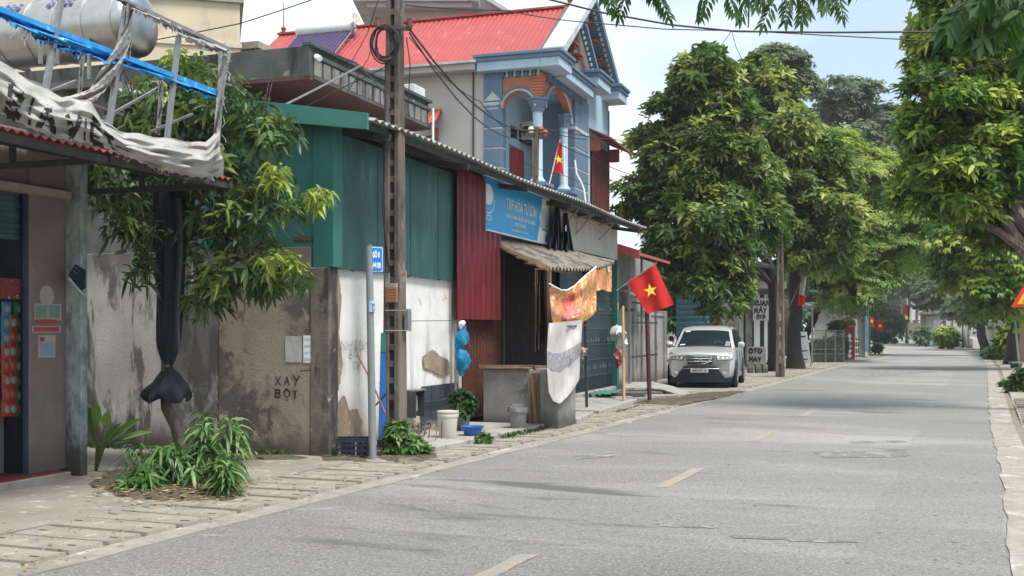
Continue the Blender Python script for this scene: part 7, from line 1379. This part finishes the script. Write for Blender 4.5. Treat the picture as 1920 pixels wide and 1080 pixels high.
# ================================================================ repair yard, signs, trunks, gate, far buildings on the left
m_sgn = mat('grey_painted_board', (.32, .32, .325), (.26, .26, .265), 4, .8, .2); m_lt = mat('pale_render', (.55, .55, .52), (.46, .46, .44), 2, .9, .3, stains=[((.3, .29, .27), 2.5, .58, .74)])
Yq = 44.0
ry_ = thing('repair_house', 'pale fronted workshop with slatted grey panels behind the hand-painted signs', 'workshop', P(1420, 700, 49)); b = MB()
def wbox(x0, y0, x1, y1, Y, d): q = MB(); q.prism([P(x0, y1, Y), P(x1, y1, Y), P(x1, y0, Y), P(x0, y0, Y)], (d * (.36 if x0 > 1480 else 0), d, 0)); return q
wbox(1385, 540, 1470, 690, 50, 5).build('wall', mat('grey_back_wall', (.28, .28, .26), (.2, .2, .19), 1, .9, .3), ry_)
for x, w, m in ((1388, 6, m_lt), (1398, 12, m_gwall), (1414, 11, m_white), (1428, 4, m_steel_dk), (1433, 6, m_white), (1444, 8, m_gwall), (1456, 6, m_lt)): wbox(x, 552, x + w, 680, 49.8, .2).build('panel', m, ry_)
wbox(1375, 528, 1475, 541, 49.3, 2).build('eave', m_gwall, ry_)
rs = thing('repair_sign', 'grey board hand-lettered RUAXE MAY OTO hanging under the tree', 'sign', P(1435, 600, Yq)); wbox(1412, 560, 1457, 601, Yq, .05).build('board', m_sgn, rs); m_ink = MATS['charcoal_paint']
def bl(line, px, py, hpx, wpx, lw, Y, par, seed=1):
    k = Y / FL; mb_ = MB(); brush(mb_, line, P(px, py, Y - .012), Vector((1, 0, 0)), N_UP, hpx * k, wpx * k, wpx * k * .4, lw, seed, .003); return mb_.build('hand_lettering', m_ink, par)
bl('RUAXE', 1415, 572, 10, 5.2, .045, Yq, rs); bl("MAY'", 1415, 586, 10, 6, .045, Yq, rs, 4); bl('O^TO^', 1419, 597, 6, 4, .035, Yq, rs, 6)
MB().bar(P(1412, 545, Yq + .1), P(1412, 560, Yq + .1), .03).build('hanger', m_steel, rs); MB().bar(P(1394, 560, Yq + .2), P(1460, 560, Yq + .1), .05).build('hanger', m_steel, rs)
rs2 = thing('ground_sign', 'grey painted block sign reading OTO MAY standing low by the car', 'sign', G(1420, 702)); Yg = G(1420, 702).y; wbox(1401, 650, 1436, 683, Yg, .12).build('board', mat('grey_block_paint', (.24, .24, .235), (.18, .18, .175), 4, .9, .3), rs2)
bl('O^TO', 1405, 662, 8, 6, .05, Yg, rs2, 3); bl('MAY', 1405, 678, 9, 6, .05, Yg, rs2, 8)
for x in (1404, 1418, 1431): wbox(x, 684, x + 9, 702, Yg, .3).build('base_block', m_cblock, rs2)
hp2 = F(*st(G(1463, 709))); q = st(G(1463, 709)); p2 = hpole('utility_pole', 'slim concrete ladder pole beside the hand-painted repair signs', q[0], q[1], 5.2, .30, .18, .5, .28, .5); wbox(1456, 500, 1463, 575, 42, .1).build('cable_sleeve', m_steel_dk, p2)
# trees on the left, each with its own lobes (pixels scaled to its distance)
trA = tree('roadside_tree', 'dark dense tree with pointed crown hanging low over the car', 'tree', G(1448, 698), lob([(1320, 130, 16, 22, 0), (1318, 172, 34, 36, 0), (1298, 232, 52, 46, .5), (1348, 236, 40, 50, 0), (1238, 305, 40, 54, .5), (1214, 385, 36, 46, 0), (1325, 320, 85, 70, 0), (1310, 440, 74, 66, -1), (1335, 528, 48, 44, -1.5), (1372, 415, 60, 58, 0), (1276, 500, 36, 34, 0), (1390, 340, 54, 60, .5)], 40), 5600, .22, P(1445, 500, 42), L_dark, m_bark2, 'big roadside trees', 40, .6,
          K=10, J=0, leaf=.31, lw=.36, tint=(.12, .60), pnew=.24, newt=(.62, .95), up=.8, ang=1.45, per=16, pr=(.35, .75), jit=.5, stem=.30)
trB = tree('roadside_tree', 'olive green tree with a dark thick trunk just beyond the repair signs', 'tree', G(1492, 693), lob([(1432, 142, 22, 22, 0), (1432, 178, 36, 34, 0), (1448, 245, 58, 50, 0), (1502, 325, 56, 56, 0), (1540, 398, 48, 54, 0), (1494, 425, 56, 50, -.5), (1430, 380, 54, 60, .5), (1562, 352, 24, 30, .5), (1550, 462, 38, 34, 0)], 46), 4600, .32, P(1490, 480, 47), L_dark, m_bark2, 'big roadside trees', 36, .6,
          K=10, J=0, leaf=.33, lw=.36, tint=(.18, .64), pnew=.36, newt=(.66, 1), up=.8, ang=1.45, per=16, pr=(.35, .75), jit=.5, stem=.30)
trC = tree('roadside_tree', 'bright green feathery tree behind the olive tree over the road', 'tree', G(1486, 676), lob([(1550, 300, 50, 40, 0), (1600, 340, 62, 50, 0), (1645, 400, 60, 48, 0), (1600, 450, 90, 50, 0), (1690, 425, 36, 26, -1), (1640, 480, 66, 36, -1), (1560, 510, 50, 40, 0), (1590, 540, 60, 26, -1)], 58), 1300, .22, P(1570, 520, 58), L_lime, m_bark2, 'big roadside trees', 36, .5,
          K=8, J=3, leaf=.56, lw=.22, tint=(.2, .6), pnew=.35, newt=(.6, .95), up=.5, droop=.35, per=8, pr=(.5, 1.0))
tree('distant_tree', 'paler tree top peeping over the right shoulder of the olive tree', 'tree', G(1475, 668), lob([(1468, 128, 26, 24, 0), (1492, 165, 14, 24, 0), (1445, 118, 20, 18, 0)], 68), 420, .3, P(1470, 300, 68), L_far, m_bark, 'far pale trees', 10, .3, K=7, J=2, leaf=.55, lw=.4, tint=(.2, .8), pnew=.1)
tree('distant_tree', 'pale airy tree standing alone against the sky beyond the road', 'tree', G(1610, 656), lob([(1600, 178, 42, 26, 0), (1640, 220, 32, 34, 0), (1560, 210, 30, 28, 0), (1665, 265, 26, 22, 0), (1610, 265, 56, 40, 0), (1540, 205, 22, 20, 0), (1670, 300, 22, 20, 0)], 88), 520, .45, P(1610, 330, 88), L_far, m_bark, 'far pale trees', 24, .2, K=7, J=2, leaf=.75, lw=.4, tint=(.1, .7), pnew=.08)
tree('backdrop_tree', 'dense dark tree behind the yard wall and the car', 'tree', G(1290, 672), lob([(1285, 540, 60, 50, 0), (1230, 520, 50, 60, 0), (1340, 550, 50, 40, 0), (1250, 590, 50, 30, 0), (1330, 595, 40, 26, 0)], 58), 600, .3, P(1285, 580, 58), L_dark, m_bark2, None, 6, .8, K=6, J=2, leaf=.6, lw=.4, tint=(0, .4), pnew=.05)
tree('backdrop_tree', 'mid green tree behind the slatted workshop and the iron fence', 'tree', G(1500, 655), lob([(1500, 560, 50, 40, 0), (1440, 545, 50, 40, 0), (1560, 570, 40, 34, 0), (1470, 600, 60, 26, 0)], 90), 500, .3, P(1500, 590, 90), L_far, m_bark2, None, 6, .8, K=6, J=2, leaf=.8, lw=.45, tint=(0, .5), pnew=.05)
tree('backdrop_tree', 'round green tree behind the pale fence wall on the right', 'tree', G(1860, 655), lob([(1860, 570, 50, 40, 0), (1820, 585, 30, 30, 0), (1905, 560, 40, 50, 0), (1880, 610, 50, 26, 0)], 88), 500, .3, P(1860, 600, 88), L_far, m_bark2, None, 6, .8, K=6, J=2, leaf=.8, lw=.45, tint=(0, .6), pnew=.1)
# right side trees
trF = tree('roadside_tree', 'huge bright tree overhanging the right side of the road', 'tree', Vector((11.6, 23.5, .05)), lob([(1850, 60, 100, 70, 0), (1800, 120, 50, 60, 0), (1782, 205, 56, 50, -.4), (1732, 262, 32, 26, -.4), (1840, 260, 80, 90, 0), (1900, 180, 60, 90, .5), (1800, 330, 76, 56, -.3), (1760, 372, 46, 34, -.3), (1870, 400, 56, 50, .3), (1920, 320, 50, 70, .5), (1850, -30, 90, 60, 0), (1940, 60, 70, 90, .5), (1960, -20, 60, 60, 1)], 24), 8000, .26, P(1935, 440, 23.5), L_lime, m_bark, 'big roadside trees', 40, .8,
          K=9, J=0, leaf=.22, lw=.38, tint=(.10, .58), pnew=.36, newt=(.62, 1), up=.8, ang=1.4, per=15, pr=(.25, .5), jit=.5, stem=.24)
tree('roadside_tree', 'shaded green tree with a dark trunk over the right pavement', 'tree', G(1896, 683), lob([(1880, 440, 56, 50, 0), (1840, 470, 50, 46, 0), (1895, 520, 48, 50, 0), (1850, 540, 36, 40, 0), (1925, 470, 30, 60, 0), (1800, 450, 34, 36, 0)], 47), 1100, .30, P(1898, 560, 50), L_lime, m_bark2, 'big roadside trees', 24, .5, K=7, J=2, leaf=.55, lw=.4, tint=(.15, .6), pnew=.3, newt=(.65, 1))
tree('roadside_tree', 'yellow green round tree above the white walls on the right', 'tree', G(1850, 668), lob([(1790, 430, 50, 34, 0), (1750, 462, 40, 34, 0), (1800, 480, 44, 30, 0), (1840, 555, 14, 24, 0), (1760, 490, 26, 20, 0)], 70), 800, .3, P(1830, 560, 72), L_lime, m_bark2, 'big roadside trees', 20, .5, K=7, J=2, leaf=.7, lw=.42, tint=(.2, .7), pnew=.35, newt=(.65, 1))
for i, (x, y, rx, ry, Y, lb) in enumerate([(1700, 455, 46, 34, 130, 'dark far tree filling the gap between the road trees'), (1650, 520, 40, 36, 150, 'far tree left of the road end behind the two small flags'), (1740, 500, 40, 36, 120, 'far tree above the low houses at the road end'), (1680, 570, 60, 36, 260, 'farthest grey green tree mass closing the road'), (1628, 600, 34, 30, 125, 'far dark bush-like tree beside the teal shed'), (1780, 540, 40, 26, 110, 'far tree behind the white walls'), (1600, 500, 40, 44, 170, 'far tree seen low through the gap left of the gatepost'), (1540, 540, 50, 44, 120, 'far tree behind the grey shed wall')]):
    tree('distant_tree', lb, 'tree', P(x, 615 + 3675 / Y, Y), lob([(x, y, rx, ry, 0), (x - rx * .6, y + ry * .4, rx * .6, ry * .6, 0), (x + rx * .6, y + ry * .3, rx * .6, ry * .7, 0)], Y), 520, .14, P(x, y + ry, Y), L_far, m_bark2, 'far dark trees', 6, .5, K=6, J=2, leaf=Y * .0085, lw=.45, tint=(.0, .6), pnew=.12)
# near overhead branches of a tree whose trunk stands behind the camera
ot_ = thing('overhanging_tree', 'dark leafy branch ends hanging into the top edge of the photo', 'tree', (3.4, -2.4, 0)); MB().tube([(3.4, -2.4, 0), (3.3, -2.2, 2.5), (3.0, -1.2, 4.8)], [.3, .24, .2], 12).build('trunk', m_bark, ot_, smooth=True); lb = MB(); Lv = Leaves(); PPs = []; DDs = []
def spray(px, py, Y, dxp, dyp, nlf, L, w, tint):
    a_ = np.array(P(px, py, Y)); e = np.array(P(px + dxp, py + dyp, Y + rnd.uniform(-.2, .2))); d = e - a_; side = np.cross(d / np.linalg.norm(d), [0, 1, 0]); lb.tube([Vector(a_), Vector(a_ + d * .5 + [0, 0, .03]), Vector(e)], [.006, .004, .002], 4)
    for k in range(nlf):
        u = (k + 1) / (nlf + .3)
        for sg in (-1, 1): Lv.add((a_ + d * u)[None], (side * sg * .9 + d / np.linalg.norm(d) * .55 + np.array([0, rnd.uniform(-.5, .5), -.35]))[None], np.array([[rnd.uniform(-.3, .3), -.8, .5]]), np.array([L * rnd.uniform(.8, 1.1)]), np.array([w]), np.array([tint + rnd.uniform(-.15, .15)]))
    Lv.add(e[None], (d + [0, 0, -.02])[None], np.array([[0, -.8, .5]]), np.array([L]), np.array([w]), np.array([tint]))
q = random.Random(5)
for x0, x1, n, ymax in ((1120, 1262, 8, 6), (1322, 1580, 17, 16)):
    for k in range(n): x = x0 + (x1 - x0) * (k + .5) / n + q.uniform(-8, 8); spray(x, q.uniform(-45, ymax - 20), 6.6 + q.uniform(-.4, .5), q.uniform(-26, 26), q.uniform(28, 50), 5, .066, .022, q.uniform(.2, .9))
for k in range(46): x = q.uniform(1800, 1960); spray(x, q.uniform(-60, 30 + (x - 1800) * .25), 6.4 + q.uniform(-.5, .5), q.uniform(-50, 20), q.uniform(30, 60), 5, .12, .042, q.uniform(.4, 1))
for k in range(60): spray(q.uniform(1080, 2000), q.uniform(-140, -50), 6.6 + q.uniform(-.8, .8), q.uniform(-40, 40), q.uniform(20, 50), 5, .10, .036, q.uniform(.1, .6))
for (x, y) in ((1180, -20), (1400, -25), (1500, -15), (1560, 5), (1860, 0), (1930, 20), (1300, -70), (1700, -60)): e = P(x, y, 6.6); lb.tube(bend(Vector((3.0, -1.2, 4.8)), e, 6, .06, .1, x), [.08, .06, .045, .03, .02, .012, .006], 6)
lb.tube([P(1404, -10, 6.6), P(1404, 20, 6.6), P(1403, 52, 6.6)], [.008, .006, .004], 5)
lb.build('limbs', m_bark, ot_, smooth=True); Lv.build('crown', L_shade, ot_, mode=1, droop=.3)
# ================================================================ farther along the road
# white and red folded flag on the trunk
wf_ = thing('folded_flag', 'half furled white and red cloth flag leaning on the dark trunk', 'flag', P(1500, 572, 46)); MB().grid(lambda u, v: P(1503 + 10 * u - 5 * v, 515 + 36 * v + 6 * u, 45.8) + Vector((0, .12 * math.sin(u * 7), 0)), 8, 8).build('white_part', m_lin, wf_, smooth=True); MB().grid(lambda u, v: P(1498 + 14 * u - 2 * v, 551 + 4 * u + 22 * v * (1 - .3 * u), 45.75) + Vector((0, .12 * math.sin(u * 7), 0)), 8, 6).build('red_part', m_flag, wf_, smooth=True); MB().tube([P(1480, 575, 45.8), P(1512, 505, 45.9)], .025, 6).build('pole', m_wood, wf_)
lsg = thing('far_shop_letter', 'dark shop board with a white letter S glimpsed between the branches', 'sign', P(1474, 508, 52)); wbox(1462, 478, 1486, 508, 52, .08).build('board', m_burl, lsg); text('lettering', 'S', m_white, P(1471, 504, 51.9), Vector((1, 0, 0)), N_UP, .42, .26, lsg, .01, bold=.04); text('lettering', 'I', m_white, P(1462, 504, 51.9), Vector((1, 0, 0)), N_UP, .42, .1, lsg, .01, bold=.03)
ab = thing('sandwich_board', 'pale grey leaning notice board with dark lines of text beside the trunk', 'notice board', G(1506, 690)); Yb_ = 3675 / 75; 
mb = MB(); mb.prism([P(1494, 686, Yb_), P(1521, 680, Yb_), P(1513, 622, Yb_ + .35), P(1497, 622, Yb_ + .35)], (0, .08, 0)); mb.build('board', m_sgn, ab)
for k, (y, w) in enumerate(((630, 12), (649, 5), (657, 17), (667, 6), (673, 18))): mb = MB(); z_ = .35 * (686 - y) / 64; mb.add([P(1498 - k * .3, y, Yb_ - .03 + z_), P(1498 - k * .3 + w, y - .5, Yb_ - .03 + z_), P(1498 - k * .3 + w, y + 2, Yb_ - .03 + z_), P(1498 - k * .3, y + 2.5, Yb_ - .03 + z_)], [(0, 1, 2, 3)]); mb.build('print_line', m_ink, ab)
for x in (1495, 1520): MB().bar(P(x, 690, Yb_), P(x, 680, Yb_), .04).build('leg', m_steel, ab)
# iron fence, sheds
Yfn = 56.
fn = thing('iron_fence', 'greenish iron fence with a low rail between the notice board and the red gatepost', 'fence', G(1550, 680)); m_fn = mat('dull_green_iron', (.20, .25, .20), (.15, .18, .14), 6, .7, .2)
for x in (1523, 1548, 1566, 1582): MB().bar(P(x, 680, Yfn), P(x, 606 if x == 1523 else 618, Yfn), .09).build('post', m_fn, fn)
for y in (620, 655, 664): MB().bar(P(1523, y, Yfn), P(1582, y, Yfn), .05).build('rail', m_fn, fn)
for k in range(26): MB().bar(P(1525 + 2.2 * k, 679, Yfn + .03), P(1525 + 2.2 * k, 622, Yfn + .03), .02).build('bar', m_fn, fn)
wbox(1520, 668, 1583, 680, Yfn + .3, .25).build('plinth', m_cblock, fn)
bush = lambda nm, lb, px, py, Y, rx, ry, n, leaf, m, tint=(.1, .7): bush_on(thing(nm, lb, 'bush', P(px, 615 + 3675 / Y, Y)), P(px, py, Y), rx * Y / FL, ry * Y / FL, n, leaf, m, tint, 7)
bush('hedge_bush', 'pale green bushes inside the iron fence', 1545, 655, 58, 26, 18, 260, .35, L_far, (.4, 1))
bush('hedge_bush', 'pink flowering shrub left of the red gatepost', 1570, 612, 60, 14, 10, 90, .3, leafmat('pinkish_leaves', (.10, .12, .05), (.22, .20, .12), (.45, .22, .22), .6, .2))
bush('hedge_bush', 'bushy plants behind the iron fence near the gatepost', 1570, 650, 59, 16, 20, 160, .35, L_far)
sh = thing('grey_shed', 'long grey shed wall with a teal edged roof behind the iron fence', 'shed', P(1580, 680, 66)); wbox(1528, 575, 1622, 672, 66, 8).build('wall', mat('smooth_grey_render', (.40, .40, .385), (.34, .34, .33), 1, .9, .2, stains=[((.25, .25, .23), 1.5, .58, .74)]), sh)
mb = MB(); mb.prism([P(1520, 566, 65.5), P(1640, 573, 65.5), P(1640, 577, 65.5), P(1520, 571, 65.5)], (0, 9, 0)); mb.build('roof', mat('teal_roof_edge', (.12, .25, .27), (.09, .18, .2), 2, .6, .2), sh); wbox(1622, 578, 1627, 660, 65.6, .4).build('corner_post', MATS['teal_roof_edge'], sh); wbox(1629, 578, 1632, 660, 65.7, .3).build('corner_post', m_steel_dk, sh)
wk = thing('open_workshop', 'open fronted shed with thin posts beyond the dark trunk', 'shed', P(1515, 690, 53)); mb = MB(); mb.prism([P(1486, 560, 53), P(1524, 572, 53), P(1524, 575, 53), P(1486, 564, 53)], (0, 4, 0)); mb.build('roof', m_tinroof, wk)
for x in (1500, 1523): MB().bar(P(x, 688, 53), P(x, 566, 53), .07).build('post', m_steel, wk)
wbox(1488, 600, 1500, 680, 55, .2).build('back_panel', m_gwall, wk)
gp_ = thing('gatepost', 'red brick coloured gatepost with white diamonds and a round cap', 'gatepost', G(1593, 676)); Yg_ = 3675 / 61.; wbox(1584, 612, 1602, 676, Yg_, .5).build('shaft', mat('brick_red_render', (.30, .06, .045), (.24, .05, .04), 4, .8, .2), gp_); wbox(1582, 606, 1604, 611, Yg_ - .06, .62).build('cap', MATS['brick_red_render'], gp_, bevel=.03); wbox(1584.5, 601, 1601.5, 605.8, Yg_ - .0, .5).build('cap', MATS['brick_red_render'], gp_, bevel=.03)
MB().lathe(P(1593, 599, Yg_ + .25), [(0, -.12), (.09, -.1), (.13, 0), (.09, .1), (0, .13)], 14).build('ball_cap', mat('pale_ball', (.5, .42, .32)), gp_, smooth=True)
for k in range(5): y = 630 + 9.2 * k; mb = MB(); mb.prism([P(1593, y - 5.2, Yg_ - .02), P(1597.6, y, Yg_ - .02), P(1593, y + 5.2, Yg_ - .02), P(1588.4, y, Yg_ - .02)], (0, .015, 0)); mb.build('white_diamond', m_white, gp_)
gp2 = thing('gatepost', 'dull brown plain gatepost right of the red diamond gatepost', 'gatepost', G(1618, 668)); wbox(1611, 624, 1624, 668, 68, .5).build('shaft', mat('brown_grey_render', (.25, .20, .17), (.19, .16, .14), 3, .9, .2), gp2); wbox(1609, 618, 1627, 624, 67.9, .7).build('cap', m_cblock, gp2)
gt_ = thing('low_gate', 'small dark gate between the two gateposts', 'gate', G(1606, 672)); [MB().bar(P(x, 670, 62), P(x, 634, 62), .05).build('bar', m_steel_dk, gt_) for x in (1603, 1606, 1609)]; [MB().bar(P(1602, y, 62), P(1610, y, 62), .06).build('rail', m_white, gt_) for y in (640, 652, 664)]
fp = MB(); fp.tube([G(1604, 672), P(1603, 560, 3675 / 57.)], .11, 8); solo('grey_pole', fp, m_step, 'plain grey pole standing right behind the diamond gatepost', 'pole', G(1604, 672), smooth=True)
for i, (x, y, w, h, Y, lb) in enumerate([(1629, 592, 9, 20, 76, 'small red flag hanging at the teal shed corner, the left of a pair'), (1642, 600, 14, 22, 72, 'small red flag with a yellow star by the road bend, the right of a pair')]):
    flag('roadside_flag', lb, P(x, y + h + 10, Y), [P(x - 2, y + 40, Y), P(x + 2, y - 6, Y)], [P(x, y, Y), P(x + w, y + 2, Y), P(x + w + 1, y + h, Y), P(x, y + h - 2, Y)], .1, P(x + w / 2, y + h / 2, Y), .16, Vector((1, 0, 0)), N_UP, .03, m_steel_dk, 'small flags at the bend', .13)
# far end of the road
def simple_pole(px, py0, py1, Y, r, label, name='utility_pole', cat='utility pole'):
    root = thing(name, label, cat, P(px, py0, Y)); MB().tube([P(px, py0, Y), P(px, py1, Y)], [r, r * .7], 8).build('shaft', m_pole, root, smooth=True); MB().bar(P(px - 10, py1 + 8, Y), P(px + 10, py1 + 10, Y), .12, .12).build('crossarm', m_steel_dk, root); MB().bar(P(px - 7, py1 + 18, Y), P(px + 7, py1 + 18, Y), .12, .12).build('crossarm', m_steel_dk, root); return root
simple_pole(1691, 634, 530, 165, .17, 'far utility pole left of the street lamp at the road end'); simple_pole(1719, 632, 528, 150, .2, 'far utility pole just right of the street lamp'); 
tfm = thing('pole_transformer', 'dark transformer box high on the far pole by the street lamp', 'transformer', P(1704, 548, 152)); wbox(1700, 532, 1710, 547, 152, .8).build('casing', m_steel_dk, tfm, bevel=.05)
sl = thing('street_lamp', 'curved pale street lamp arm at the far bend', 'street lamp', P(1709, 628, 140)); MB().tube([P(1709, 628, 140), P(1709, 540, 140), P(1708, 515, 140), P(1704, 502, 140), P(1696, 498, 140)], [.12, .1, .08, .07, .05], 8).build('post', m_lt, sl, smooth=True); MB().obox(P(1694, 499, 140), .7, .3, .14).build('lamp_head', m_lt, sl)
rbn = thing('red_street_banner', 'upright red banner on a post at the far left of the road end', 'banner', P(1700, 603, 130)); wbox(1695, 572, 1705, 603, 130, .06).build('cloth', m_flag, rbn); wbox(1697, 592, 1702, 600, 129.9, .05).build('print', m_star, rbn); MB().bar(P(1694, 632, 130), P(1694, 568, 130), .12).build('post', m_steel_dk, rbn)
rw = thing('low_fence_wall', 'low grey barrier wall closing the far end of the road', 'wall', P(1665, 632, 215)); wbox(1638, 620, 1695, 632, 215, .4).build('wall', m_cblock, rw); [wbox(1640 + 9 * k, 614, 1643 + 9 * k, 620, 215, .4).build('post', m_cblock, rw) for k in range(6)]
fb = thing('far_house', 'pale glimpse of a far white house left of the poles', 'house', P(1670, 630, 190)); wbox(1655, 515, 1690, 552, 190, 8).build('wall', m_lt, fb); wbox(1650, 508, 1694, 515, 189, 10).build('roof', m_hroof, fb)
fb2 = thing('far_house', 'far pale roofed house directly behind the street lamp', 'house', P(1720, 630, 185)); wbox(1700, 545, 1740, 600, 185, 8).build('wall', m_lt, fb2); wbox(1696, 538, 1745, 546, 184, 9).build('roof', m_steel, fb2)
fb3 = thing('far_house', 'far white house with an orange roof just above the grey shed roof', 'house', P(1552, 640, 110)); wbox(1538, 492, 1570, 560, 110, 8).build('wall', m_lt, fb3); wbox(1534, 485, 1574, 492, 109, 9).build('roof', m_hroof, fb3)
cbl = thing('far_shrine_wall', 'brown far garden wall right of the red street banner', 'wall', P(1712, 638, 128)); wbox(1702, 605, 1726, 637, 128, .4).build('wall', mat('brown_far_wall', (.28, .23, .18), (.2, .17, .14), 1, .9, .2), cbl)
# right side walls and houses along the bend
fh = thing('low_house', 'low house with a tiled eave and grey shutters on the far right side', 'house', P(1745, 648, 108)); wbox(1726, 590, 1760, 640, 108, 6).build('wall', mat('yellow_render', (.45, .38, .25), (.38, .32, .22), 1, .9, .2), fh); wbox(1735, 592, 1764, 642, 107.7, .2).build('shutter', m_gwall, fh); mb = MB(); mb.prism([P(1718, 591, 106.5), P(1764, 588, 106.5), P(1760, 583, 106.5), P(1724, 585, 106.5)], (1.5, 4, 0)); mb.build('roof', m_fibro, fh)
fh2 = thing('low_house', 'dark roofed small house with a pale gable above the white walls', 'house', P(1775, 648, 112)); mb = MB(); mb.prism([P(1762, 572, 112), P(1800, 562, 112), P(1803, 566, 112), P(1765, 578, 112)], (0, 8, 0)); mb.build('roof', m_steel_dk, fh2); wbox(1766, 578, 1800, 600, 113, 6).build('wall', m_lt, fh2)
tg = thing('teal_gate', 'small pale teal gate panel beside the low house', 'gate', G(1750, 647)); wbox(1743, 618, 1753, 647, 106, .1).build('panel', mat('pale_teal_paint', (.18, .42, .42), None, 3, .6, .1), tg); MB().bar(P(1753, 648, 106), P(1753, 600, 106), .2).build('post', m_gwall, tg)
w1_ = thing('white_wall', 'white garden wall running behind the far right pole', 'wall', P(1790, 650, 96)); mb = MB(); mb.prism([P(1765, 600, 103), P(1816, 596, 92), P(1816, 652, 92), P(1765, 650, 103)], (.1, .35, 0)); mb.build('panel', m_wall_c, w1_); [wbox(x, 594, x + 4, 653, Y, .4).build('pier', m_gwall, w1_) for x, Y in ((1768, 101), (1782, 98), (1804, 94), (1814, 92))]; wbox(1764, 593, 1818, 597, 92, .5).build('coping', m_step, w1_)
bush('hedge_bush', 'dark green bush before the low house at the far right bend', 1731, 628, 104, 12, 15, 130, .55, L_far, (0, .5)); bush('hedge_bush', 'rounded green bush in front of the far white wall', 1776, 632, 94, 19, 17, 220, .5, L_lime, (.3, .8))
pr_ = thing('utility_pole', 'dark utility pole with a white meter box before the far white wall', 'utility pole', G(1799, 650.5)); Yp = 3675 / 35.5; MB().tube([P(1799, 650, Yp), P(1797, 556, Yp)], [.38, .22], 8).build('shaft', m_pole, pr_, smooth=True); wbox(1793, 581, 1802, 594, Yp - .4, .3).build('meter_box', m_white, pr_); MB().bar(P(1785, 562, Yp), P(1810, 558, Yp), .1).build('crossarm', m_steel_dk, pr_)
for x, y, s_ in ((1818, 643, 1.0), (1830, 645, .8)): 
    st_ = thing('bench_block', {1818: 'small brown concrete seat before the far white wall', 1830: 'pale block standing right of the small brown seat'}[x], 'seat', G(x, 653)); wbox(x - 6, y - 8, x + 6, 653, 95, .6).build('block', m_cblock if x == 1818 else m_lt, st_)
w2 = thing('yard_wall', 'pale fence wall in shade under the right hand trees', 'wall', G(1865, 668)); mb = MB(); mb.prism([P(1838, 605, 84), P(1885, 596, 60), P(1885, 676, 60), P(1838, 659, 84)], (.3, .3, 0)); mb.build('panel', m_gwall, w2); [wbox(x, y, x + 4, y2, Y, .4).build('pier', m_lt, w2) for x, y, y2, Y in ((1840, 602, 660, 82), (1855, 599, 664, 74), (1872, 596, 671, 65))]
rh = thing('shaded_house', 'dark brown doorway wall in the shade behind the right hand trunk', 'house', G(1905, 682)); wbox(1893, 590, 1935, 683, 55.5, .4).build('wall', mat('brown_shaded_wall', (.16, .10, .08), (.11, .075, .06), 1.2, .9, .2), rh)
rtp = MB(); rtp.bar(P(1912, 690, 48), P(1903, 600, 48), .09); solo('leaning_post', rtp, m_gwall, 'thin pale leaning post by the trunk on the right pavement', 'post', P(1912, 690, 48))
gb_ = thing('green_tub', 'dark green plastic tub on the right pavement below the trunk', 'tub', G(1905, 691)); MB().lathe(G(1905, 691), [(0, 0), (.20, 0), (.27, .22), (.30, .23), (.30, .26), (.26, .25), (.18, .03), (0, .03)], 24).build('tub', mat('dark_green_plastic', (.015, .10, .05), None, 4, .4, .05), gb_, smooth=True); MB().obox(G(1905, 693) + Vector((0, 0, .3)), .5, .4, .06).build('contents', m_step, gb_)
bush('hedge_bush', 'green roadside weeds filling the right edge of the photo', 1918, 725, 30, 24, 32, 260, .18, L_b, (.2, .9)); bush('hedge_bush', 'low small weeds on the right pavement beside the tub', 1890, 722, 33, 14, 8, 90, .14, MATS['weed_leaves'], (.2, .7)); bush('hedge_bush', 'dark shrubs at the foot of the right hand trunk', 1868, 664, 62, 20, 14, 160, .35, L_far, (0, .4)); bush('hedge_bush', 'low bush behind the right trunk by the pale fence wall', 1890, 640, 58, 20, 26, 200, .35, L_lime, (.1, .6))
bush('hedge_bush', 'dark green bush low at the corner of the teal shed', 1645, 652, 74, 8, 7, 50, .3, L_far, (0, .4))
# warning sign
ws = thing('warning_sign', 'yellow triangular warning sign with red border at the right edge', 'road sign', Vector((P(1934, 600, 20)[0], 20, .05))); YW = 20.
MB().tube([Vector((P(1934, 600, YW)[0], YW, .05)), P(1934, 505, YW)], .035, 10).build('post', m_steel, ws, smooth=True)
def tri(cx, cy, r, o, m, nm): mb_ = MB(); mb_.prism([P(cx + r * math.sin(R(a_)), cy - r * math.cos(R(a_)), YW - o) for a_ in (0, 120, 240)], (0, .004, 0)); return mb_.build(nm, m, ws, bevel=0)
tri(1934, 554, 44, .05, mat('sign_red', (.60, .04, .02), (.5, .04, .02), 3, .4, .05), 'sign_plate'); tri(1934, 555, 31, .06, mat('sign_yellow', (.78, .38, .02), (.7, .34, .02), 3, .4, .05), 'sign_face'); b = MB(); b.bar(P(1934, 575, YW - .07), P(1934, 538, YW - .07), .05, .004); b.bar(P(1920, 561, YW - .072), P(1948, 561, YW - .072), .045, .004); b.build('crossroad_mark', m_char, ws)

# thin humid air that pales the far end of the road
hz = MB(); hz.hexa([(-620, -215, -1.1), (920, -215, -1.1), (920, 1520, -1.1), (-620, 1520, -1.1), (-620, -215, 18.5), (920, -215, 18.5), (920, 1520, 18.5), (-620, 1520, 18.5)])
hm = bpy.data.materials.new('humid_air'); hm.use_nodes = True; hn = hm.node_tree.nodes; hn.clear(); ho = hn.new('ShaderNodeOutputMaterial'); hv = hn.new('ShaderNodeVolumePrincipled')
hv.inputs['Color'].default_value = (.93, .96, 1, 1); hv.inputs['Density'].default_value = .00045; hv.inputs['Anisotropy'].default_value = .2; hm.node_tree.links.new(hv.outputs[0], ho.inputs['Volume'])
hz.build('haze', hm, kind='stuff')
